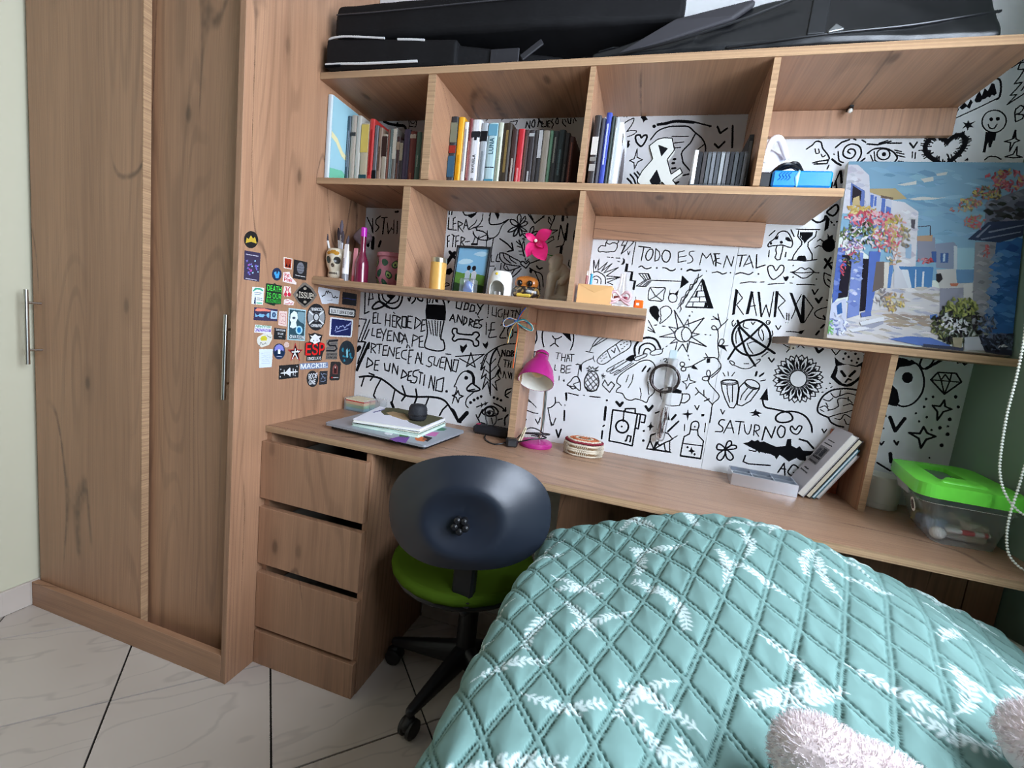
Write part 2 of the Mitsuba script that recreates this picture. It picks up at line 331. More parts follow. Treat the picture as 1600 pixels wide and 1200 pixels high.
# doodled boards on the back wall
part('wall_back', 'board', box(0.0, 1.2355, -0.0012, 0.004, 0.74, 2.3), BOARD, 'white board covered in black marker drawings, left of the seam')
part('wall_back', 'board', box(1.2365, XR, -0.0012, 0.004, 0.74, 2.3), BOARD, 'white board covered in black marker drawings, right of the seam')
WALLF = frame((0, -0.0012, 0), (1, 0, 0), (0, 0, 1))
DOODLES = [
('cloud_drawing','c27 1687 2743 1679 2762 1696 2782 1721 2781 1721 2801 1744 2792 1762 2803 1787 2797 1792 2776 1779 2751 1755 2750 1736 2744 1716 2745 1706 2747 1687 2743;c24 1721 2801 1728 2818 1722 2827;c24 1787 2797 1797 2812 1783 2823'),
('lightning_drawing','s24 1829 2821 1815 2789 1836 2793 1821 2739;s24 1849 2815 1834 2771 1821 2739 1849 2765 1887 2815 1870 2821;s19 1858 2756 1865 2737 1872 2757;s10 1898 2813 1896 2770 1894 2732 1895 2679'),
('sun_drawing','c30 1651 2603 1683 2623 1719 2613 1744 2591 1752 2552;c25 1668 2585 1691 2597 1719 2579 1723 2550;c20 1679 2576 1700 2573 1700 2553;s20 1661 2693 1678 2640 1693 2700 1694 2631 1746 2684 1717 2628 1774 2678 1733 2619 1816 2657 1750 2601 1838 2600 1755 2582 1836 2600 1761 2563 1797 2551;s22 1659 2688 1668 2620;s12 1740 2715 1755 2714;s13 1767 2714 1777 2714;s12 1794 2713 1818 2714;s12 1806 2695 1818 2692'),
('moon_drawing','f0 1834 2716 1848 2707 1850 2688 1842 2676 1830 2675 1838 2690 1839 2704'),
('stair_drawing','f0 1858 2684 1873 2683 1872 2639 1857 2641;s14 1857 2637 1905 2637;f0 1896 2636 1908 2638 1908 2586 1893 2588;s14 1894 2585 1932 2584;f0 1920 2583 1932 2584 1930 2530 1918 2532'),
('lettering','s32 1919 2790 1955 2788 1988 2786;s32 1950 2787 1948 2754 1945 2707;c33 1989 2778 1973 2760 1968 2732 1982 2711 1999 2722 2007 2748 2004 2772 1989 2778;s28 2020 2782 2024 2709 2044 2718 2050 2742 2042 2765 2020 2782;c34 2070 2773 2060 2747 2069 2719 2089 2707 2105 2722 2108 2750 2098 2770 2077 2776 2070 2773;s27 2182 2780 2150 2769 2157 2711 2200 2723;s23 2155 2741 2196 2751;c25 2238 2781 2216 2777 2212 2761 2230 2746 2237 2726 2224 2713 2211 2710;s24 2278 2705 2283 2772 2309 2744 2327 2773 2354 2711'),
('wavy_line','c34 1937 2668 1952 2676 1973 2663 1992 2662 2007 2670;f0 2046 2671 2046 2668 2043 2666 2040 2666 2038 2668 2037 2672 2039 2674 2042 2675 2045 2674;c35 2076 2675 2097 2672 2116 2662 2135 2661 2147 2671;f0 2186 2674 2186 2671 2183 2669 2180 2669 2178 2671 2177 2675 2179 2677 2182 2678 2185 2676;c50 2215 2666 2232 2675 2255 2669 2287 2676;f0 2323 2672 2323 2670 2322 2669 2320 2669 2318 2671 2318 2672 2319 2674 2321 2674 2322 2674;s26 2352 2665 2377 2671'),
('arrow_drawing','s19 2015 2595 2187 2603;f0 2191 2637 2234 2602 2191 2561;s22 1942 2630 1983 2592 1938 2555;s17 1942 2630 1998 2633 2016 2604 1983 2592;s17 1963 2629 1992 2593;s16 1980 2630 2003 2596;s16 1994 2629 2012 2602;s17 1938 2555 1993 2555 2019 2588;s16 1955 2556 1992 2591;s17 1972 2555 2004 2589;s16 1986 2556 2013 2592'),
('envelope_drawing','c24 2021 2552 2063 2554 2107 2557 2105 2519 2102 2480 2060 2477 2023 2478 2016 2511 2021 2552;s23 2022 2550 2056 2507 2099 2482;s21 2105 2554 2065 2507 2025 2478'),
('ring_drawing','c27 2183 2504 2182 2491 2174 2481 2162 2476 2149 2478 2139 2487 2134 2500 2135 2513 2143 2523 2155 2528 2168 2525 2178 2517 2183 2504;f0 2136 2552 2137 2531 2150 2527 2134 2512;f0 2185 2552 2166 2529 2181 2518'),
('chain_drawing','s19 2280 2652 2281 2627 2272 2603 2255 2579 2243 2545 2225 2510 2209 2471 2193 2441;c15 2302 2647 2287 2632 2269 2622 2262 2593 2245 2587 2243 2559 2231 2548 2224 2520 2208 2506 2205 2480 2196 2465;c16 2281 2627 2276 2603 2263 2588 2258 2565 2244 2549 2237 2521 2225 2501 2221 2477 2206 2461 2215 2443 2209 2423'),
('pyramid_drawing','f0 2306 2627 2316 2618 2390 2464 2362 2462 2302 2610;s27 2304 2622 2276 2547 2237 2457;f0 2237 2459 2389 2469 2391 2461 2237 2452;s18 2298 2589 2320 2591;s19 2284 2553 2334 2559;s18 2261 2516 2346 2526;s18 2247 2486 2361 2497;s18 2305 2590 2310 2557;f0 2284 2551 2293 2551 2291 2521 2280 2521;s18 2307 2520 2309 2492;s19 2276 2489 2277 2463;f0 2340 2490 2351 2491 2357 2464 2340 2464'),
('broken_heart_drawing','f0 2058 2447 2075 2444 2092 2424 2090 2402 2102 2384 2094 2378 2095 2352 2077 2367 2055 2384 2035 2411 2036 2436;c14 2097 2432 2116 2448 2139 2450 2160 2433 2165 2414 2152 2389 2125 2357 2108 2343;s14 2097 2432 2102 2403 2108 2392 2106 2375 2112 2363 2105 2346;s17 2077 2330 2091 2332;s16 2126 2331 2140 2330;s19 2038 2356 2065 2317 2082 2294;s14 2042 2315 2086 2288;s14 2042 2297 2088 2285'),
('lettering','s44 2351 2770 2362 2739 2366 2705'),
('lettering','s26 2344 2772 2378 2774;s26 2350 2724 2361 2745 2378 2749;s26 2369 2725 2392 2718;s24 2408 2698 2416 2765 2449 2708 2454 2763;s29 2473 2771 2518 2776;s35 2496 2770 2493 2711;s26 2513 2713 2533 2774 2564 2707;s22 2522 2722 2553 2738;s34 2570 2781 2579 2708 2621 2727'),
('wavy_line','c32 2377 2673 2395 2668 2409 2661 2429 2670;f0 2454 2672 2453 2670 2451 2668 2449 2669 2447 2670 2447 2673 2448 2675 2450 2676 2452 2674;c30 2477 2665 2501 2676 2526 2673 2548 2669 2566 2683;f0 2600 2676 2599 2673 2597 2672 2594 2672 2592 2674 2592 2677 2593 2680 2596 2680 2598 2679'),
('mushroom_drawing','c29 2618 2841 2626 2855 2645 2873 2660 2905 2682 2917 2707 2909 2728 2880 2739 2855 2736 2833 2721 2832 2691 2841 2660 2837 2640 2834 2623 2828 2618 2841;f0 2638 2847 2637 2843 2634 2840 2630 2841 2626 2844 2626 2848 2628 2852 2632 2853 2636 2851;f0 2690 2856 2689 2851 2685 2848 2680 2849 2676 2853 2675 2858 2678 2862 2683 2864 2687 2861;f0 2700 2885 2716 2884 2733 2863 2715 2864 2700 2872;f0 2650 2880 2663 2892 2662 2872 2650 2869;s28 2664 2837 2661 2815 2669 2794 2664 2772 2677 2759 2692 2762 2692 2787 2695 2804 2694 2837;s30 2616 2889 2640 2917;s29 2719 2925 2740 2891;s30 2630 2807 2632 2774;s33 2715 2803 2715 2779'),
('hourglass_drawing','s25 2743 2930 2783 2930 2858 2933;s29 2757 2922 2758 2892 2782 2866 2785 2849 2770 2822 2755 2790 2752 2766;s28 2844 2924 2843 2895 2814 2863 2815 2842 2829 2821 2844 2800 2849 2770;s29 2732 2763 2776 2764 2815 2762 2870 2774;f0 2766 2914 2828 2917 2827 2898 2808 2876 2797 2856 2784 2879;f0 2773 2770 2780 2788 2795 2789 2811 2790 2822 2769 2812 2762 2776 2764;s24 2768 2912 2770 2891 2786 2874'),
('heart_drawing','c29 2682 2700 2662 2725 2642 2724 2638 2708 2652 2673 2676 2651 2703 2673 2719 2700 2716 2727 2698 2730 2682 2700;f0 2722 2672 2732 2668 2743 2674 2752 2670 2744 2647 2735 2649;s21 2510 2617 2554 2628 2592 2629;s19 2614 2631 2632 2634;s19 2655 2622 2698 2630 2734 2635;s19 2763 2639 2775 2639;s21 2798 2633 2845 2638 2888 2638'),
('lips_drawing','c25 2755 2697 2778 2705 2802 2726 2825 2717 2841 2727 2870 2707;c21 2755 2697 2787 2697 2822 2699 2870 2707;c28 2764 2696 2789 2684 2815 2670 2835 2672 2855 2689 2870 2707;s20 2870 2704 2894 2704;f0 2765 2734 2765 2732 2763 2731 2761 2731 2759 2733 2759 2735 2760 2737 2762 2738 2764 2737;f0 2775 2672 2774 2669 2773 2668 2771 2668 2769 2670 2769 2672 2770 2674 2772 2675 2774 2674;f0 2891 2670 2890 2667 2889 2666 2886 2666 2884 2668 2884 2670 2885 2672 2887 2673 2889 2672'),
('beetle_drawing','g0 2906 2887 2924 2890 2939 2870 2944 2841 2933 2821 2910 2819 2888 2837 2883 2863 2892 2876;f0 2899 2914 2908 2898 2925 2909 2925 2886 2904 2885;s24 2890 2867 2868 2883 2857 2872;s25 2889 2844 2866 2849 2851 2835;s24 2935 2870 2948 2875;s24 2941 2840 2952 2839;f0 2906 2978 2906 2976 2904 2974 2902 2975 2900 2976 2900 2979 2901 2981 2903 2981 2905 2980;f0 2936 2979 2935 2977 2934 2976 2932 2976 2931 2978 2930 2980 2931 2981 2933 2982 2935 2981;f0 2925 2960 2924 2957 2923 2956 2920 2956 2918 2958 2918 2961 2919 2963 2921 2963 2924 2962;c28 2886 2998 2889 2973 2887 2952 2883 2930;c24 2819 2981 2837 2973 2860 2974 2873 2985 2870 3002'),
('cross_drawing','s60 2909 2779 2952 2730;s56 2935 2787 2916 2732;s39 2931 2757 2952 2764'),
('leaf_drawing','c28 2918 2706 2922 2676 2936 2647 2963 2628;s20 2918 2706 2959 2690;s32 2941 2673 2957 2662 2961 2640'),
('small_heart_drawing','s28 2877 2610 2892 2585 2905 2614;s46 2904 2564 2919 2550 2930 2573;s16 2955 2562 2967 2561'),
('lettering','f0 2492 2582 2506 2576 2509 2439 2497 2435 2493 2511;s20 2497 2578 2536 2535 2511 2494 2555 2443;f0 2573 2577 2586 2574 2582 2448 2567 2445;s20 2584 2565 2598 2516 2624 2443;s20 2583 2492 2609 2499;f0 2608 2576 2619 2577 2654 2439 2646 2439;s15 2650 2439 2663 2508 2691 2443 2690 2583;f0 2699 2588 2714 2587 2723 2446 2713 2443;s24 2706 2584 2756 2539 2726 2499 2766 2442;f0 2770 2585 2783 2584 2867 2425 2852 2424;s18 2829 2579 2810 2518 2813 2487 2802 2445;f0 2835 2580 2847 2576 2869 2426 2849 2437;s22 2848 2570 2898 2513 2869 2430;s15 2775 2472 2780 2436;s15 2786 2471 2791 2435;f0 2780 2418 2780 2417 2779 2416 2778 2416 2777 2417 2776 2419 2777 2420 2778 2420 2780 2420;f0 2791 2420 2791 2418 2790 2417 2789 2417 2788 2418 2788 2420 2788 2421 2789 2422 2791 2421'),
('crossed_circle_drawing','c57 2716 2327 2711 2275 2682 2234 2634 2214 2582 2221 2539 2255 2517 2305 2523 2358 2553 2399 2601 2418 2653 2410 2695 2376 2716 2327;s64 2531 2404 2550 2369 2609 2320 2751 2242;s56 2667 2400 2616 2325 2544 2247 2516 2178;s57 2542 2363 2566 2310 2601 2235 2665 2157;c18 2510 2406 2503 2392 2513 2370 2525 2390;c15 2548 2355 2534 2335 2544 2275;c17 2651 2371 2652 2339 2678 2305 2680 2333 2664 2367;c17 2718 2366 2724 2342 2705 2317;f0 2697 2410 2697 2407 2695 2406 2693 2406 2691 2408 2691 2410 2692 2412 2694 2413 2696 2412;c22 2700 2412 2699 2407 2696 2402 2692 2400 2686 2401 2682 2405 2680 2410 2680 2416 2683 2420 2688 2422 2693 2421 2698 2418 2700 2412;c20 2610 2283 2634 2295 2647 2292;c17 2602 2282 2615 2256 2641 2226;s17 2603 2405 2614 2390 2622 2407;c18 2526 2169 2539 2169 2554 2159 2547 2146 2532 2156 2526 2169;c18 2555 2147 2596 2134 2634 2139 2656 2158 2681 2185 2683 2199 2667 2192;s18 2717 2245 2689 2214;s18 2604 2163 2629 2166;c18 2566 2403 2566 2375 2593 2364'),
('tick_drawing','s30 2731 2397 2747 2376 2757 2398;s22 2727 2214 2743 2190 2754 2212;s32 2951 2296 2965 2273 2982 2298;s32 2877 2612 2893 2587 2905 2616;s50 2902 2564 2920 2543 2930 2571;s50 2967 2427 2955 2408;s54 2948 2389 2938 2370;s28 2956 2560 2967 2561'),
('fish_drawing','c29 2968 2524 2940 2514 2916 2497 2911 2481 2930 2463 2974 2454;s41 2955 2476 2965 2462;c27 2789 2370 2818 2373 2855 2372;f0 2853 2379 2878 2388 2866 2365 2854 2366;c19 2781 2317 2791 2295 2826 2281;s19 2758 2300 2787 2320;s21 2810 2256 2824 2278;s19 2861 2290 2878 2317;s19 2863 2313 2893 2289;f0 2915 2321 2915 2319 2914 2319 2912 2319 2911 2320 2911 2321 2912 2322 2913 2323 2914 2322'),
('vine_drawing','c27 2421 2432 2430 2403 2447 2365 2435 2343 2443 2306 2445 2268 2453 2231 2464 2190 2461 2168 2483 2140 2481 2106 2458 2074 2443 2058;s27 2392 2397 2411 2403 2427 2398;s23 2396 2416 2429 2400;s23 2447 2365 2466 2386 2479 2408;c29 2435 2343 2407 2340 2399 2353 2408 2363 2423 2355 2432 2338;c27 2452 2250 2456 2284 2470 2290 2479 2277 2469 2257 2452 2250;f0 2451 2255 2482 2256 2503 2221 2481 2235 2458 2244;s18 2478 2251 2503 2256;f0 2403 2168 2421 2170 2416 2141 2403 2144;s29 2385 2170 2411 2174 2442 2178 2465 2169;s27 2390 2195 2407 2173'),
('vine_drawing','c29 2292 2098 2326 2112 2364 2143 2393 2164;c29 2486 2130 2462 2095 2431 2056 2433 2027 2462 1997 2499 1962 2500 1938 2474 1899 2476 1841 2476 1788;c29 2284 2118 2283 2111 2279 2106 2272 2103 2265 2104 2260 2108 2257 2114 2258 2121 2262 2126 2268 2129 2275 2128 2281 2124 2284 2118;c29 2295 2090 2294 2083 2290 2078 2283 2076 2276 2076 2270 2080 2268 2086 2269 2093 2273 2098 2279 2101 2286 2100 2292 2096 2295 2090;f0 2322 2100 2335 2119 2354 2104 2361 2096 2339 2096;c25 2434 2051 2432 2044 2425 2039 2416 2035 2406 2036 2397 2039 2394 2045 2396 2052 2402 2057 2412 2060 2422 2060 2430 2057 2434 2051;c21 2434 2083 2434 2073 2431 2066 2426 2063 2420 2065 2415 2071 2413 2080 2413 2089 2415 2096 2420 2099 2426 2098 2431 2091 2434 2083;f0 2400 2156 2420 2162 2422 2147 2408 2140;s29 2474 1899 2434 1934 2386 1965 2367 1986;s29 2387 1962 2371 1942;s28 2414 1978 2419 1947;s39 2451 1931 2427 1913'),
('star_drawing','s23 2317 2061 2328 2027 2361 2020 2328 2004 2315 1969 2310 1998 2286 2012 2312 2022 2317 2061'),
('cup_drawing','c33 2170 1945 2215 1967 2289 1954;f0 2209 1966 2249 1966 2290 1951 2291 1939 2220 1934;c33 2171 1942 2176 1907 2195 1874;c33 2297 1940 2299 1908 2292 1865;c24 2211 1858 2248 1855 2286 1864;c32 2303 1938 2335 1940 2342 1914 2321 1887 2300 1884'),
('bottle_drawing','c36 2376 1726 2376 1765 2392 1783 2412 1780 2420 1760 2416 1736;s36 2376 1729 2416 1733;s36 2376 1726 2374 1701 2347 1679 2344 1626 2343 1559 2459 1560 2459 1671 2424 1701 2416 1733;s32 2346 1636 2458 1641;f0 2343 1562 2461 1566 2460 1557 2341 1552;f0 2382 1618 2381 1614 2378 1611 2374 1611 2371 1614 2370 1618 2372 1622 2376 1624 2380 1622;f0 2397 1624 2405 1607 2423 1601 2409 1593 2407 1577 2400 1591 2382 1594 2395 1605;f0 2428 1582 2427 1578 2424 1575 2420 1575 2417 1578 2416 1582 2418 1586 2422 1588 2426 1586;f0 2402 1751 2401 1748 2399 1746 2396 1746 2393 1748 2393 1751 2395 1754 2397 1755 2400 1754;s30 2339 1753 2343 1717;s29 2454 1781 2456 1728'),
('sparkle_drawing','f0 2343 1849 2350 1826 2375 1827 2353 1815 2351 1782 2341 1813 2313 1815 2341 1826;s32 2378 1878 2395 1854 2402 1882;f0 2423 1832 2439 1835 2438 1823 2425 1818;s61 2099 1825 2122 1807 2137 1840;f0 2143 1738 2149 1717 2164 1710 2150 1702 2143 1679 2138 1703 2125 1703 2138 1715;f0 2115 1674 2114 1670 2111 1667 2107 1667 2103 1670 2103 1674 2105 1678 2109 1680 2113 1678;f0 2122 1614 2121 1608 2117 1605 2112 1605 2108 1608 2108 1614 2110 1618 2115 1620 2120 1618;s34 2163 1796 2176 1807;s31 2523 1878 2538 1851 2545 1873;f0 2708 1910 2715 1894 2744 1890 2723 1881 2738 1864 2716 1874 2692 1865 2705 1881 2679 1883 2703 1892'),
('pot_drawing','f0 2219 1808 2232 1813 2250 1768 2234 1762;s66 2261 1772 2279 1803;s53 2250 1695 2301 1767;s41 2187 1696 2197 1759 2214 1688 2153 1653 2154 1622 2142 1564;s37 2208 1687 2251 1683 2284 1652 2264 1636 2238 1619 2253 1573 2288 1567;s38 2154 1622 2182 1572 2192 1617 2218 1597 2238 1619;f0 2142 1567 2182 1572 2251 1572 2288 1570 2289 1564 2137 1560;s48 2182 1569 2207 1632;s41 2188 1570 2228 1611;s33 2269 1637 2279 1571;s27 2279 1651 2308 1678'),
('drum_drawing','c31 2589 2051 2584 2042 2569 2034 2547 2029 2524 2028 2506 2031 2499 2038 2504 2047 2519 2055 2542 2060 2564 2061 2582 2058 2589 2051;c21 2582 2053 2578 2047 2564 2042 2545 2038 2526 2036 2511 2038 2505 2042 2510 2047 2523 2053 2542 2057 2561 2058 2576 2057 2582 2053;s31 2502 2031 2513 1993 2540 1939 2568 1897 2591 1897 2602 1925 2600 2005 2591 2044;s28 2534 2025 2544 1980 2565 1928;s28 2564 2032 2578 1933;c31 2706 2040 2699 2029 2683 2023 2662 2025 2643 2033 2630 2046 2626 2059 2633 2070 2650 2075 2670 2074 2689 2066 2703 2053 2706 2040;s31 2625 2058 2602 2023 2603 2000 2606 1920 2632 1916 2673 1953 2706 2027 2707 2041;s28 2646 2024 2622 1980 2619 1951;s31 2677 2022 2653 1979 2644 1955;c37 2625 2055 2659 2034 2701 2029;s22 2502 2095 2515 2077;s22 2528 2104 2533 2082;s24 2563 2106 2551 2082;s55 2678 2124 2676 2102;s48 2714 2121 2697 2102;s30 2730 2084 2706 2075'),
('lettering','c35 2554 1818 2533 1815 2526 1790 2551 1771 2549 1747 2515 1741;s32 2561 1740 2585 1821 2615 1750;s28 2574 1772 2608 1778;s31 2614 1820 2658 1824;s31 2640 1821 2642 1746;c30 2663 1808 2674 1769 2692 1755 2700 1785 2700 1814;s31 2718 1817 2721 1754;c31 2718 1817 2739 1815 2745 1793 2722 1777;s31 2726 1781 2749 1753'),
('flower_drawing','c42 2587 1644 2551 1670 2537 1656 2546 1634 2587 1644;c41 2586 1647 2590 1689 2607 1698 2613 1676 2586 1647;c41 2587 1644 2614 1673 2640 1675 2638 1657 2587 1644;c42 2587 1641 2616 1629 2636 1603 2623 1583 2600 1596 2587 1641;c41 2584 1641 2554 1611 2549 1580 2571 1573 2587 1606 2584 1641;f0 2597 1646 2596 1638 2590 1633 2583 1633 2578 1638 2576 1646 2580 1653 2587 1656 2593 1653'),
('scribble_drawing','f0 2674 1698 2702 1708 2716 1725 2733 1719 2748 1731 2762 1719 2781 1727 2807 1718 2850 1707 2896 1721 2897 1762 2916 1767 2922 1730 2952 1717 2965 1733 2985 1710 3038 1715 3030 1695 3005 1681 3010 1655 2979 1653 2961 1664 2940 1646 2926 1634 2899 1652 2873 1665 2862 1635 2851 1652 2825 1661 2800 1661 2767 1664 2714 1682;s35 2713 1663 2747 1660 2753 1675 2768 1659;s38 2698 1627 2692 1588 2723 1580 2780 1586 2836 1593;s35 2778 1675 2800 1661;s51 2958 1773 2998 1767 3035 1733'),
('lettering','s38 2770 1735 2775 1815 2816 1755 2825 1823;c38 2849 1832 2839 1798 2860 1765 2877 1782 2875 1822 2857 1833 2849 1832;s38 2882 1560 2905 1620 2921 1549;s34 2890 1585 2918 1586;c39 2940 1599 2933 1570 2956 1556 2979 1579 2979 1607 2953 1620 2940 1599;s33 2960 1575 2987 1558;s34 2890 1585 2910 1587'),
('heart_drawing','c38 2928 1823 2907 1842 2902 1823 2918 1803 2942 1800 2954 1823 2957 1846 2941 1848 2928 1823;s32 3058 1850 3071 1830 3080 1851'),
('arrow_drawing','f0 2746 2039 2763 1969 2719 1969;c47 2733 1969 2752 1930 2797 1924 2854 1919 2887 1911 2904 1882 2880 1860 2841 1853 2819 1868 2826 1897 2862 1919 2917 1925 2967 1906 3001 1862 3012 1824;s38 2704 1895 2730 1890'),
('flower_drawing','c25 2935 2119 2933 2095 2921 2075 2901 2066 2879 2069 2861 2084 2851 2107 2853 2132 2865 2151 2885 2161 2907 2157 2925 2142 2935 2119;s22 2935 2118 2962 2127 2989 2126 3015 2110 2990 2096 2963 2096 2936 2107;f0 2938 2114 2964 2119 2983 2111 2964 2104 2938 2111;s17 2985 2101 3002 2100 3015 2081 2997 2070 2981 2077;f0 2959 2098 2988 2094 2997 2086 2985 2082 2958 2093;s22 2934 2098 2963 2093 2987 2079 3006 2053 2976 2053 2952 2065 2930 2088;f0 2935 2092 2961 2085 2976 2069 2955 2071 2934 2090;s17 2974 2058 2989 2049 2994 2027 2972 2025 2961 2040;f0 2948 2069 2973 2052 2978 2040 2966 2042 2945 2065;s22 2925 2080 2950 2062 2967 2038 2973 2007 2946 2020 2928 2043 2917 2073;f0 2923 2075 2945 2057 2952 2035 2934 2047 2921 2073;s16 2946 2027 2956 2012 2952 1989 2931 1999 2926 2016;f0 2926 2048 2943 2022 2943 2008 2933 2016 2922 2046;s22 2909 2069 2925 2042 2931 2013 2925 1982 2905 2006 2897 2035 2899 2067;f0 2906 2065 2918 2039 2916 2016 2904 2036 2903 2064;s17 2908 2012 2911 1994 2897 1976 2882 1994 2885 2012;f0 2898 2040 2902 2009 2896 1997 2891 2009 2892 2041;s22 2890 2067 2893 2035 2888 2007 2869 1982 2861 2014 2865 2043 2880 2069;f0 2885 2065 2886 2036 2876 2017 2872 2039 2883 2066;s17 2866 2017 2862 2000 2842 1991 2835 2014 2845 2029;f0 2868 2047 2859 2017 2849 2009 2849 2023 2863 2050;s23 2871 2074 2862 2045 2845 2022 2818 2009 2823 2041 2839 2064 2863 2081;f0 2867 2075 2855 2049 2838 2036 2844 2059 2864 2077;s17 2829 2042 2818 2028 2796 2030 2799 2053 2814 2061;f0 2843 2067 2823 2045 2811 2043 2816 2055 2840 2071;s23 2857 2089 2837 2068 2812 2056 2781 2057 2799 2083 2823 2096 2852 2099;f0 2853 2092 2832 2074 2811 2072 2825 2088 2852 2094;s17 2805 2081 2789 2074 2769 2086 2782 2105 2799 2105;f0 2828 2096 2800 2086 2788 2090 2798 2099 2827 2102;s23 2850 2109 2822 2099 2795 2101 2767 2117 2794 2131 2821 2131 2850 2120;f0 2847 2113 2821 2108 2801 2116 2820 2123 2847 2116;s17 2799 2127 2781 2128 2768 2147 2787 2158 2803 2150;f0 2826 2129 2797 2133 2787 2142 2799 2145 2827 2134;s23 2852 2130 2822 2134 2797 2149 2778 2175 2809 2175 2834 2162 2856 2140;f0 2850 2135 2824 2142 2809 2159 2830 2156 2852 2137;s17 2811 2169 2796 2178 2791 2202 2813 2202 2825 2188;f0 2837 2158 2812 2176 2807 2188 2819 2185 2840 2163;s23 2861 2147 2836 2165 2819 2189 2812 2221 2840 2207 2858 2184 2869 2154;f0 2862 2152 2841 2171 2834 2192 2852 2180 2864 2154;s17 2839 2201 2829 2215 2834 2238 2855 2228 2860 2210;f0 2859 2179 2843 2206 2843 2219 2853 2211 2864 2181;s23 2877 2158 2861 2185 2855 2214 2861 2245 2881 2220 2889 2191 2887 2160;f0 2880 2162 2867 2188 2869 2210 2881 2191 2882 2162;s17 2878 2214 2875 2232 2889 2249 2903 2231 2901 2214;f0 2888 2186 2884 2217 2889 2228 2895 2217 2893 2186;s21 2896 2160 2892 2191 2898 2219 2916 2243 2924 2212 2920 2183 2906 2157;f0 2900 2162 2899 2190 2910 2209 2913 2187 2903 2161;s17 2920 2208 2923 2225 2943 2234 2950 2211 2940 2197;f0 2918 2179 2926 2208 2936 2216 2936 2202 2922 2177;s22 2914 2152 2923 2182 2940 2203 2966 2215 2961 2184 2946 2162 2922 2145;f0 2919 2152 2930 2178 2947 2189 2941 2168 2921 2150;s17 2956 2184 2966 2197 2987 2195 2984 2172 2970 2164;f0 2942 2160 2961 2181 2973 2183 2969 2171 2945 2155;s22 2928 2138 2948 2159 2972 2170 3001 2168 2985 2144 2962 2131 2933 2128;f0 2932 2135 2953 2152 2973 2154 2959 2138 2934 2133;s17 2979 2145 2994 2152 3013 2140 3001 2122 2985 2122;f0 2957 2131 2983 2140 2995 2136 2986 2128 2958 2125'),
('cat_drawing','f0 3048 2256 3076 2233 3100 2225 3127 2226 3155 2222 3186 2250 3195 2240 3188 2218 3185 2197 3191 2176 3201 2167 3179 2143 3153 2109 3126 2103 3093 2109 3071 2127 3047 2146 3055 2179 3061 2212;w0 3070 2211 3088 2216 3114 2225 3142 2218 3161 2215 3177 2225 3186 2176 3161 2140 3133 2117 3110 2119 3083 2140 3071 2152 3075 2182;s66 3093 2184 3114 2160;s66 3156 2193 3136 2163;s43 3122 2128 3132 2147 3147 2143'),
('brain_drawing','c45 3192 2091 3155 2094 3115 2090 3071 2076 3038 2046 3021 2011 3015 1966 3024 1940 3050 1927 3075 1920 3093 1896 3124 1882 3157 1879;c27 3075 1920 3113 1943 3152 1960 3189 1983 3206 1991;c27 3065 2056 3087 2037 3117 2053 3146 2068 3184 2063;c27 3034 2018 3063 2012 3079 2031;c27 3024 1967 3050 1982 3072 1964 3098 1974 3114 1992;c25 3114 1992 3103 2024 3120 2037 3152 2036 3174 2018;c27 3136 1996 3166 2012 3185 2004;c25 3108 1920 3136 1919 3149 1949 3179 1938 3199 1930;s25 3108 2079 3108 2051;s24 3150 2047 3154 2026;s25 3051 1999 3064 1979;s22 3030 1957 3051 1949;s25 3154 1922 3168 1897 3195 1897;s22 3068 1958 3081 1965'),
('dots_drawing','f0 3124 2303 3123 2299 3120 2296 3116 2296 3114 2299 3113 2304 3115 2307 3118 2308 3122 2307;f0 3100 2284 3099 2280 3096 2277 3092 2277 3089 2280 3089 2285 3091 2288 3094 2289 3098 2288;f0 3147 2287 3146 2283 3143 2280 3140 2281 3137 2284 3136 2288 3138 2291 3141 2293 3145 2291;f0 3118 2268 3118 2263 3115 2261 3111 2261 3108 2264 3108 2268 3109 2272 3113 2273 3116 2271;f0 3095 2254 3095 2250 3092 2248 3089 2248 3086 2251 3085 2255 3087 2258 3090 2259 3093 2258;f0 3164 2263 3164 2259 3161 2257 3158 2257 3155 2260 3154 2264 3156 2267 3159 2268 3162 2266;f0 3135 2249 3135 2245 3132 2242 3129 2243 3126 2245 3125 2249 3127 2253 3130 2254 3133 2252;f0 3161 2241 3161 2238 3158 2235 3155 2235 3152 2238 3152 2242 3153 2245 3156 2246 3160 2245;s33 3048 2111 3053 2110;s28 3037 2079 3040 2081;s27 3059 2088 3065 2094;s23 3020 2055 3027 2058;s59 3165 2321 3177 2301;s21 3181 2281 3192 2280;s21 3002 2323 3051 2270 3082 2327;s27 3035 2308 3057 2313;s66 2947 2300 2966 2273 2983 2294;s34 2724 2212 2745 2190 2755 2208'),
('bandage_drawing','c28 1795 2052 1768 2062 1766 2082 1787 2113 1822 2150 1866 2188 1897 2217 1924 2227 1950 2220 1956 2191 1938 2164 1894 2129 1859 2099 1823 2066 1795 2052;s28 1817 2144 1846 2097;s28 1866 2188 1897 2144;s31 1844 2148 1864 2135 1865 2163;s23 1780 2089 1788 2094;s23 1793 2106 1798 2109;s23 1802 2089 1809 2094;s23 1816 2101 1822 2104;s23 1809 2118 1815 2123;s23 1790 2072 1796 2078;s22 1893 2189 1900 2192;s23 1911 2201 1917 2204;s23 1927 2212 1932 2213;s22 1904 2165 1911 2168;s23 1915 2178 1921 2181;s23 1931 2194 1937 2198'),
('feather_drawing','c23 1784 2247 1744 2207 1722 2158 1771 2190 1812 2225 1826 2249;c17 1727 2159 1760 2198 1800 2238;s21 1721 2153 1709 2126;s17 1684 2122 1733 2119'),
